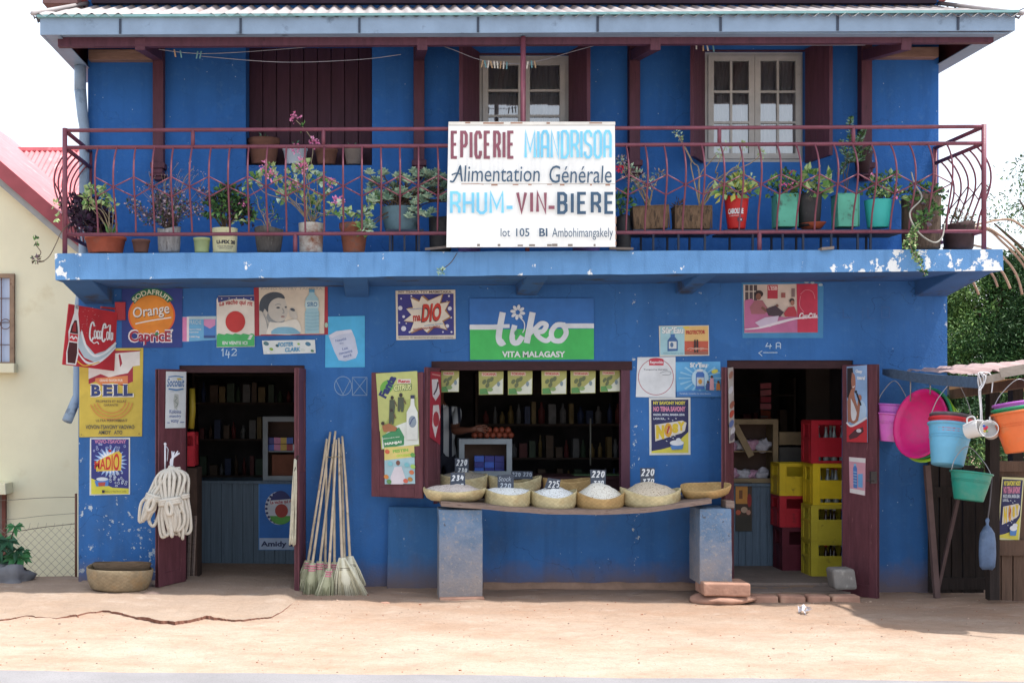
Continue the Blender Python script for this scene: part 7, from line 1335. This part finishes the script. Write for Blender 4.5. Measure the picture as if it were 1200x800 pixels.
for i, (lab, m, h_, bm, bt, low) in enumerate(stack):
    px = 951 if i < 2 else 953 if i == 2 else 951
    crate(lab, px, yC, z, h_, wC, .3, m, 3, low=low); x0 = PX(px, yC)
    for k in range(4):
        for row in range(2):
            if row and k % 2: continue
            g_ = MB(); bx = x0 + .085 + k * .085; by = yC + .055 + row * .1; hb = h_ * .84; g_.lathe((bx, by, z + .013), [(.03, 0), (.032, .01), (.032, hb * .62), (.014, hb * .82), (.013, hb * .95), (.0155, hb * .952), (.0155, hb)], bm, 12); cpm = MB(); cpm.lathe((bx, by, z + .013 + hb), [(.0165, -.012), (.0165, 0), (0, .003)], capw[(k + i) % 3], 10)
            o = g_.solo("crate_bottle", ("dark brown bottle" if bm is botm else "clear glass bottle") + " standing in the " + bt, "bottle", None, "bottles in the " + bt); cp = cpm.build("cap", o)
    z += h_ + .002
zb_2 = PZ(668, 1.15)
for lab, m, h_ in (("dark red crate at the bottom of the rear stack", dredp, .46), ("red crate in the middle of the rear stack", redp, .335), ("yellow crate on top of the rear stack", yellowp, .345)):
    crate(lab, 914 if m is not dredp else 917, 1.15, zb_2, h_, .4, .3, m, 0); zb_2 += h_ + .002
crate("red crate standing in the dark just inside the rope doorway", 216, .36, PZ(546, .36), .34, .1, .3, redp, 0, group="crates in the rope doorway")
b = MB(); b.box(PX(214, .36), PX(231, .36), .34, .7, .03, PZ(548, .36), mk("rough_dark_crate_wood", (70, 54, 46), .9, .3, 7, None, .5, 15)); b.solo("wooden_box", "tall rough wooden box under the red crate inside the rope doorway", "box", bevel=.01)
for px0, px1, pt in ((220.5, 223, 612), (225.5, 229, 604)): b = MB(); b.bar(P(px0, 684, .3), P(px1, pt, .33), .028, .02, plank); b.solo("thin_lath", "thin pale lath leaning inside the rope doorway", "lath", None, "thin laths inside the rope doorway")
b = MB(); b.tube([P(225, 455, .4), P(225.5, 480, .4), P(224, 502, .4)], [.03, .034, .03], mk("yellow_bag", (150, 130, 40), .5, .2, 9), 8); b.solo("yellow_bag", "narrow yellow bag hanging in the rope doorway", "bag")
# the shopkeeper behind the serving window
skin = mk("brown_skin", (92, 58, 44), .55, .1, 8); hairm = mk("black_hair", (22, 18, 18), .6, .2, 30)
shn = NT("striped_shirt"); sv = shn.obj(); sx_ = shn.node("SeparateXYZ", 0, {0: sv}); band_ = shn.node("Math", 0, {0: shn.mul(sx_, 11.0)}, operation='FRACT'); shirt = shn.fin(shn.mix(shn.step(band_, .60, .64), lin((176, 180, 184)), lin((34, 38, 52))), .8, .2)
trous = mk("dark_trousers", (46, 48, 60), .8, .15, 9)
yp = .98; X0 = PX(519, yp)
sk = [(X0, yp, 1.28), (X0 + .005, yp, 1.45), (X0, yp - .01, 1.62), (X0 - .01, yp, 1.74), (X0 - .05, yp - .03, 1.81), (X0 - .07, yp - .05, 1.93), (X0 - .07, yp - .045, 2.02)]
V = [Vector(p) for p in sk]; rds = [(.15, .11), (.145, .105), (.165, .11), (.11, .08), (.052, .052), (.083, .095), (.07, .08)]; E_ = [(i, i + 1) for i in range(6)]
def chain(start, pts, rr_):
    i = start
    for p, r_ in zip(pts, rr_): V.append(Vector(p)); rds.append((r_, r_)); E_.append((i, len(V) - 1)); i = len(V) - 1
    return i
sh_r = Vector((X0 + .155, yp - .01, 1.715)); el = P(532, 505, yp - .3); wr = P(550, 503.5, yp - .42)
i_ = chain(2, [sh_r, sh_r.lerp(el, .5), el, el.lerp(wr, .5), wr], [.065, .055, .046, .042, .028])
hand = chain(i_, [wr + Vector((.05, -.015, .006)), wr + Vector((.095, -.02, .012))], [.03, .034])
for k, (dx, dz, ln) in enumerate(((.0, .032, .075), (.008, .014, .085), (.006, -.006, .08), (-.002, -.026, .062))):
    h0 = V[hand] + Vector((.012 + dx, -.006 * k, dz * .6)); chain(hand, [h0 + Vector((.016, 0, dz * .4)), h0 + Vector((ln * .6, -.008, dz * .6)), h0 + Vector((ln, -.02, dz * .5 - .014))], [.011, .0095, .008])
chain(i_ + 1, [V[i_ + 1] + Vector((.02, -.03, .028)), V[i_ + 1] + Vector((.055, -.045, .04)), V[i_ + 1] + Vector((.08, -.05, .036))], [.013, .011, .009])
sl_ = Vector((X0 - .165, yp - .01, 1.71)); el2 = Vector((X0 - .22, yp - .06, 1.44)); wr2 = Vector((X0 - .16, yp - .22, 1.26)); j_ = chain(2, [sl_, sl_.lerp(el2, .5), el2, el2.lerp(wr2, .5), wr2], [.065, .055, .046, .04, .028]); h2 = chain(j_, [wr2 + Vector((.02, -.06, -.02))], [.034])
for k in range(4): chain(h2, [V[h2] + Vector((.012 - .016 * k, -.03, -.006)), V[h2] + Vector((.014 - .018 * k, -.065, -.02)), V[h2] + Vector((.014 - .018 * k, -.085, -.038))], [.011, .0095, .008])
chain(j_, [wr2 + Vector((.05, -.05, -.01)), wr2 + Vector((.06, -.085, -.02))], [.012, .009])
for s_ in (-1, 1): chain(0, [(X0 + s_ * .09, yp, 1.2), (X0 + s_ * .1, yp - .02, .82), (X0 + s_ * .1, yp, .4), (X0 + s_ * .1, yp - .05, .335), (X0 + s_ * .11, yp - .17, .33)], [.09, .07, .045, .035, .03])
loc = Vector((X0, yp, .3)); me = bpy.data.meshes.new("person"); me.from_pydata([tuple(v - loc) for v in V], E_, []); po = link(bpy.data.objects.new("person", me)); po.location = loc
md = po.modifiers.new("skin", 'SKIN')
for i, r_ in enumerate(rds): me.skin_vertices[0].data[i].radius = r_
me.skin_vertices[0].data[0].use_root = True
ss = po.modifiers.new("smooth", 'SUBSURF'); ss.levels = 2; ss.render_levels = 2
bpy.context.view_layer.update(); dg_ = bpy.context.evaluated_depsgraph_get(); nm_ = bpy.data.meshes.new_from_object(po.evaluated_get(dg_)); po.modifiers.clear(); po.data = nm_
nm_.materials.clear()
for m in (skin, shirt, trous): nm_.materials.append(m)
for p in nm_.polygons:
    q = p.center + loc; p.use_smooth = True
    arm = (q.x - X0) > .19 and q.y < yp - .1 or (q.y < yp - .14 and q.z < 1.6 and q.z > 1.1)
    p.material_index = 0 if (arm or q.z > 1.79) else 2 if q.z < 1.25 else 1
po['label'] = "person in a striped shirt reaching across the serving window, half hidden by the shutter"; po['category'] = "person"
hc = Vector((X0 - .07, yp - .045, 1.97)); b = MB(); b.blob(hc + Vector((0, .025, .03)), (.088, .1, .105), hairm, 10, .04); b.build("hair", po)
b = MB()
for s_ in (-1, 1): b.blob(hc + Vector((s_ * .032, -.088, -.01)), (.012, .007, .007), mk("eye_white", (206, 204, 200), .3), 6, 0); b.blob(hc + Vector((s_ * .032, -.0945, -.01)), .005, hairm, 5, 0); b.tube([hc + Vector((s_ * .018, -.093, .012)), hc + Vector((s_ * .048, -.084, .012))], .004, hairm, 5)
b.blob(hc + Vector((0, -.1, -.032)), (.014, .016, .02), skin, 6, 0); b.blob(hc + Vector((0, -.09, -.062)), (.026, .009, .007), mk("lip_brown", (110, 58, 54), .5), 6, 0)
for s_ in (-1, 1): b.blob(hc + Vector((s_ * .088, 0, -.02)), (.01, .018, .028), skin, 6, 0)
b.build("face", po)
# ------------------------------------------------------------------ the bucket stall
dkb = mk("shade_dark_stall_boards", (46, 39, 37), .9, .3, 4, ((50, 42, 38), .55, 6), .5, 15, stretch=(8, 8, .7)); brb = mk("shade_brown_stall_boards", (96, 76, 64), .85, .25, 4, ((92, 72, 60), .58, 6), .5, 15, stretch=(8, 8, .7)); bluebd = mk("blue_grey_fascia_board", (74, 94, 118), .75, .2, 5, ((120, 120, 118), .62, 7), .3, 20, stretch=(1, 6, 6)); greybd = mk("bleached_board", (150, 140, 130), .85, .2, 5, None, .4, 18, stretch=(1, 5, 5))  # dark and brown boards deepened, the tree's shade put into their colour
pst = mk("dull_stall_post", (92, 74, 72), .85, .2, 6)
S = thing("bucket_stall", "ramshackle wooden stall with a corrugated roof and buckets hung from it", "stall", (6.1, -.3, 0))
L0, L1, R1, R0 = P(1062, 434, -.1), P(1146, 439, -1.88), P(1480, 384, -2.3), Vector((8.6, .4, 2.42))  # far part stretched out of view to widen the roof's ground shadow
b = MB(); nu, nv = 110, 30; 
for j in range(nv + 1):
    v_ = j / nv
    for i in range(nu + 1):
        u_ = i / nu; p = L1.lerp(R1, u_).lerp(L0.lerp(R0, u_), v_); p = p + Vector((J(.004), 0, .014 * math.sin(u_ * 2 * math.pi * 22) + .018 * mnoise.noise(Vector((u_ * 5, v_ * 4, 0))) + (.02 * mnoise.noise(Vector((u_ * 14, 3, 0))) if j in (0,) else 0)))
        if j == 0: p.y += .03 * mnoise.noise(Vector((u_ * 12, 8, 0)))
        if i == 0: p.x += .03 * mnoise.noise(Vector((v_ * 9, 5, 0))); p.z += .02 * mnoise.noise(Vector((v_ * 11, 15, 0)))
        b.v.append(p)
b.m(stalliron)
for j in range(nv):
    for i in range(nu): a = j * (nu + 1) + i; b.f.append((a, a + 1, a + nu + 2, a + nu + 1)); b.mi.append(0); b.sm.append(True)
b.build("roof_sheet", S)
A0, A1 = P(1034, 435.5, -.12), P(1148, 448, -1.9); b = MB(); k_ = 10; vs = []
for i in range(k_ + 1):
    u_ = i / k_; p = A0.lerp(A1, u_) + Vector((0, 0, -.02 * math.sin(u_ * math.pi))); hh = .085 + .01 * u_ - (.03 if i == 0 else 0)
    vs += [p + Vector((0, 0, -hh / 2)), p + Vector((0, 0, hh / 2)), p + Vector((.03, .018, hh / 2)), p + Vector((.03, .018, -hh / 2))]
b.raw(vs, [(4 * i + a, 4 * i + (a + 1) % 4, 4 * i + 4 + (a + 1) % 4, 4 * i + 4 + a) for i in range(k_) for a in range(4)] + [(0, 3, 2, 1), (4 * k_, 4 * k_ + 1, 4 * k_ + 2, 4 * k_ + 3)], bluebd); b.build("fascia_board", S)
b = MB(); b.bar(P(1147, 447, -1.9), P(1176, 440, -2.0), .03, .06, greybd); b.bar(P(1172, 437, -2.02), P(1300, 416, -2.28), .03, .08, greybd); b.build("fascia_board", S)
b = MB(); b.bar(P(1110, 455, .25), P(1240, 449, .2), .1, .13, mk("squared_beam", (150, 118, 84), .85, .25, 5, None, .4, 18)); b.build("beam", S)
b = MB(); b.bar(P(1116, 462, -.9), P(1215, 446, -1.9), .06, .08, brb); b.build("beam", S)
for (x0, y0_, d0, x1, y1_, d1, w_, m) in ((1086, 545, -.3, 1098, 700, -.35, .05, pst), (1128, 560, -.25, 1099, 690, -.32, .03, pst), (1163, 455, -.6, 1163, 702, -.6, .09, dkb), (1190, 445, -.1, 1190, 690, -.1, .1, dkb)):
    b = MB(); b.bar(P(x0, y0_, d0), P(x1, y1_, d1), w_, w_, m, (0, 1, 0)); b.build("post", S)
b = MB(); yk = -.1
for i, (x0, x1, pt, pb) in enumerate(((1088, 1100, 522, 694), (1101, 1114, 516, 694), (1115, 1127, 530, 694), (1128, 1142, 545, 694), (1143, 1153, 548, 694))): b.box(PX(x0, yk), PX(x1, yk) - .004, yk - .012 + J(.008), yk + .015, PZ(pb, yk), PZ(pt, yk), dkb)
b.box(PX(1088, yk), PX(1154, yk), yk - .04, yk - .013, PZ(690, yk), PZ(676, yk), dkb); b.box(PX(1088, yk), PX(1154, yk), yk - .04, yk - .013, PZ(582, yk), PZ(570, yk), dkb); b.build("side_boards", S)
b = MB(); yk = .5
for i in range(9): x0 = 1112 + i * 14; b.box(PX(x0, yk), PX(x0 + 13, yk), yk + J(.01), yk + .03, -.1, PZ(560 + R.uniform(-6, 10), yk), dkb)
b.build("back_boards", S)
b = MB(); yk = -.55
for x0, x1, pt, pb in ((1158, 1173, 634, 703), (1174, 1187, 648, 703), (1188, 1212, 640, 704)): b.box(PX(x0, yk), PX(x1, yk) - .006, yk + J(.006), yk + .03, PZ(pb, yk), PZ(pt, yk), brb)
b.box(PX(1168, yk), PX(1215, yk), yk - .035, yk - .008, PZ(650, yk), PZ(632, yk), brb); b.box(PX(1172, yk), PX(1215, yk), yk + .031, yk + .06, PZ(640, yk), PZ(545, yk), brb); b.box(PX(1155, yk), PX(1215, yk), yk - .03, yk + .02, PZ(552, yk), PZ(540, yk), brb); b.build("front_boards", S)
f = Flat((0, -.565, 0)); f.board([(1174, 558.5), (1200, 559.5), (1194, 635.5), (1168.5, 631.5)], (206, 204, 150), .003); nosy(f, lambda u, v: f.lerp(u, v)); f.solo("stall_poster", "navy and yellow soap poster tilted on the bucket stall's boards", "poster")
# buckets
def plastic(n_, c, tr=0): return mk(n_, c, .42, .1, 4, (tuple(int(.75 * v + .25 * u) for v, u in zip(c, (150, 140, 126))), .52, 6), .05, 30, spec=.4)
def bucket(label, c, r, h, m, tilt=None, taper=.72, handle=None, name="bucket", rim=True, group="plastic buckets hung from the stall", cat="bucket"):
    c = Vector(c); M = tilt or Matrix.Identity(3); t = thing(name, label, cat, c, group); b = MB(); rb = r * taper      # c: centre of the rim
    b.lathe(c, [(rb * .96, -h), (rb, -h + .006), (rb + (r - rb) * .5, -h * .5), (r * .96, -h * .1), (r * .965, -h * .06), (r * 1.035, -h * .055), (r * 1.045, -.004), (r * 1.02, 0), (r * .95, -.002), (r * .9, -h * .2), (rb * .93, -h + .014), (0.001, -h + .015)], m, 36, 1, 1, M)
    b.build("shell", t); w_ = MB()
    for q in (.30, .36): rr_ = (rb + (r - rb) * (1 - q)) * 1.006; w_.tube([c + M @ Vector((rr_ * math.cos(a), rr_ * math.sin(a), -h * q)) for a in [i * .2618 for i in range(24)]], .0035, m, 4, True)
    w_.build("ring", t)
    if handle:
        top = Vector(handle); hb = MB(); e1, e2 = c + M @ Vector((-r * 1.04, 0, -h * .03)), c + M @ Vector((r * 1.04, 0, -h * .03)); wi = mk("handle_wire", (150, 150, 154), .4, .1, metal=.6)
        hb.tube(spline([e1, e1.lerp(top, .5) + (e1 - e2) * .10, top, e2.lerp(top, .5) + (e2 - e1) * .10, e2], 6), .004, wi, 5); hb.build("handle", t)
    return t
def rot(ax, deg): return Matrix.Rotation(rad(deg), 3, ax)
pinkp, violet, magenta, bluep, redb, lime, green, orange, teal, grey_p = plastic("pink_plastic", (206, 104, 190)), plastic("violet_plastic", (176, 96, 186)), plastic("magenta_plastic", (206, 36, 120)), plastic("sky_blue_plastic", (104, 172, 206)), plastic("red_plastic", (196, 50, 56)), plastic("lime_plastic", (150, 200, 60)), plastic("green_plastic", (44, 150, 100)), plastic("orange_plastic", (216, 108, 56)), plastic("teal_plastic", (32, 128, 112)), plastic("grey_plastic", (92, 88, 96))  # teal darkened, standing in for weaker sky light on the bucket
def rr_at(px0, px1, y): return (PX(px1, y) - PX(px0, y)) / 2
yb = -.31; r_ = rr_at(1028, 1064, yb)
bucket("pink bucket, outer one of the pair nearest the doorway", P(1046, 484, yb), r_, .27, pinkp, rot('Y', 4), .66)
bucket("violet bucket nested in the pink one nearest the doorway", P(1046, 473, yb), r_ * .97, .25, violet, rot('Y', 3), .66, P(1048, 446, yb))
bucket("small red bucket behind the magenta basin", P(1057, 491, -.2), rr_at(1044, 1070, -.2), .2, redb, None, .75); bucket("small sky blue bucket nested in the red one behind the basin", P(1057, 485.5, -.2), rr_at(1045, 1069, -.2), .19, bluep, None, .75)
yb = -.8; nB = Vector((-.93, -.33, .2)).normalized(); Mb = Vector((0, 0, 1)).rotation_difference(nB).to_matrix()
bucket("large magenta basin hung tilted with its mouth facing out", P(1077, 496, yb), .31, .25, magenta, Mb, .62, None, "basin", cat="basin")
nb_ = (Mb @ Vector((0, 0, -1))); bucket("green basin nested behind the magenta one", P(1077, 496, yb) + nb_ * .05 + Vector((.0, 0, .012)), .318, .26, green, Mb, .64, None, "basin", cat="basin"); bucket("lime green basin nested lowest behind the magenta one", P(1077, 496, yb) + nb_ * .08 + Vector((.0, 0, -.01)), .322, .26, lime, Mb, .65, None, "basin", cat="basin")
yb = -1.37; Mt = rot('Y', 9) @ rot('X', -9); r_ = .179
bucket("big sky blue bucket hung beside the magenta basin", P(1114, 497, yb), r_, .36, bluep, Mt, .72); bucket("red bucket nested in the big sky blue one", P(1114.5, 491, yb), r_ * .97, .345, redb, Mt, .72); bucket("grey bucket nested on top in the big sky blue one", P(1115, 486.5, yb), r_ * .945, .33, grey_p, Mt, .72, P(1119, 447, -1.37))
yb = -1.6; bucket("teal bucket hung lowest under the sky blue one", P(1138.5, 553, yb), .165, .24, teal, rot('Y', 8) @ rot('X', -4), .7, P(1134, 523, yb))
yb = -1.95; Mt = rot('Y', -6) @ rot('X', -8); r_ = rr_at(1164, 1220, yb)
bucket("large orange bucket at the outer end of the stall", P(1192, 482, yb), r_, .33, orange, Mt, .72); bucket("green bucket nested in the large orange one", P(1192, 477, yb), r_ * .97, .32, green, Mt, .72); bucket("violet bucket nested on top in the large orange one", P(1192, 471.5, yb), r_ * .94, .31, violet, Mt, .72, P(1194, 444, yb))
wst = mk("white_string", (206, 206, 208), .7)
for x, y_, y2 in ((1067, 445, 470), (1090, 449, 462)): b = MB(); yy = -.12 - 1.78 * (x - 1034) / 114; b.tube([P(x, y_, yy - .03), P(x, y2, yy - .02)], .006, mk("hook_wire", (130, 126, 124), .5), 6); b.solo("hook_wire", "short wire hook on the stall fascia above the " + ("pink buckets" if x < 1080 else "magenta basin"), "hook")
cupm = mk("white_enamel_cup", (222, 222, 220), .3, .05, 4, spec=.5)
for i, (px, py, ang) in enumerate(((1142, 503, 38), (1160, 504, -34))):
    M = rot('Z', ang) @ rot('X', 74); c = P(px, py, -1.92); t = thing("enamel_cup", ("white cup with a painted flower, hung on the string beside the blue bucket", "white cup hung on the string beside the orange bucket")[i], "cup", c, "white cups hung by a string"); b = MB()
    b.lathe(c, [(.055, -.07), (.062, -.064), (.07, .05), (.074, .056), (.068, .056), (.06, -.055), (0, -.058)], cupm, 28, 1, 1, M); b.build("shell", t)
    if i == 0:
        fl = MB()
        for k, (dx, dz, m) in enumerate(((.05, .01, redf[0]), (.068, .02, redf[0]), (.045, .03, cm[0]), (.05, -.012, cm[4]), (.066, -.01, lfg[0]), (.06, .005, cm[1]))): fl.blob(c + Vector((dx, -.066, dz)), (.012, .006, .011), m, 5, .2)
        fl.build("painted_flower", t)
    hb = MB(); hb.tube(spline([c + M @ Vector((0, .07, .03)), c + M @ Vector((0, .105, .02)), c + M @ Vector((0, .105, -.03)), c + M @ Vector((0, .064, -.045))], 4), .007, cupm, 6); hb.build("handle", t)
b = MB(); hk = P(1147, 436, -1.94)
for k, path in enumerate(([(1147, 436), (1146, 446), (1148, 458), (1149, 475), (1150, 492)], [(1147, 436), (1153, 444), (1149, 458), (1150, 475), (1151, 494)], [(1148, 436), (1159, 437), (1163, 446), (1162, 460)], [(1146, 437), (1150, 450), (1147, 457), (1149, 480), (1149, 493)], [(1148, 436), (1155, 441), (1152, 452), (1147, 458)])): b.tube(spline([P(x, y, -1.94 - .005 * k) for x, y in path], 5), .005, wst, 6)
b.tube(spline([P(1128, 499, -1.97), P(1140, 493, -2.0), P(1152, 493, -2.01), P(1164, 495, -1.97)], 5), .005, wst, 6); b.solo("white_string", "knotted white string holding the two cups", "string")
b = MB(); bx, bz = PX(1157, -.8), PZ(667, -.8); b.lathe((bx, -.8, bz), [(.0, 0), (.045, .008), (.07, .04), (.078, .14), (.076, .26), (.066, .34), (.04, .385), (.018, .4), (.012, .43), (.02, .46)], mk("blue_grey_bag", (92, 112, 142), .55, .25, 9, ((126, 140, 160), .6, 14), .5, 18), 20, 1, .8, None, .05); b.tube([(bx, -.8, bz + .42), P(1160, 590, -.78), P(1163, 556, -.65)], .007, mk("bag_cord", (96, 92, 96), .7), 6); b.solo("hanging_bag", "blue grey bundled bag hung on the stall post by the soap poster", "bag")
b = MB(); b.tube(spline([P(1186, 15, -1.0), P(1200, 10, 1.0), P(1260, -20, 5)], 4), .006, mk("black_cable", (36, 36, 42), .6), 6); b.solo("power_cable", "dark cable leaving the roof corner into the sky", "cable")
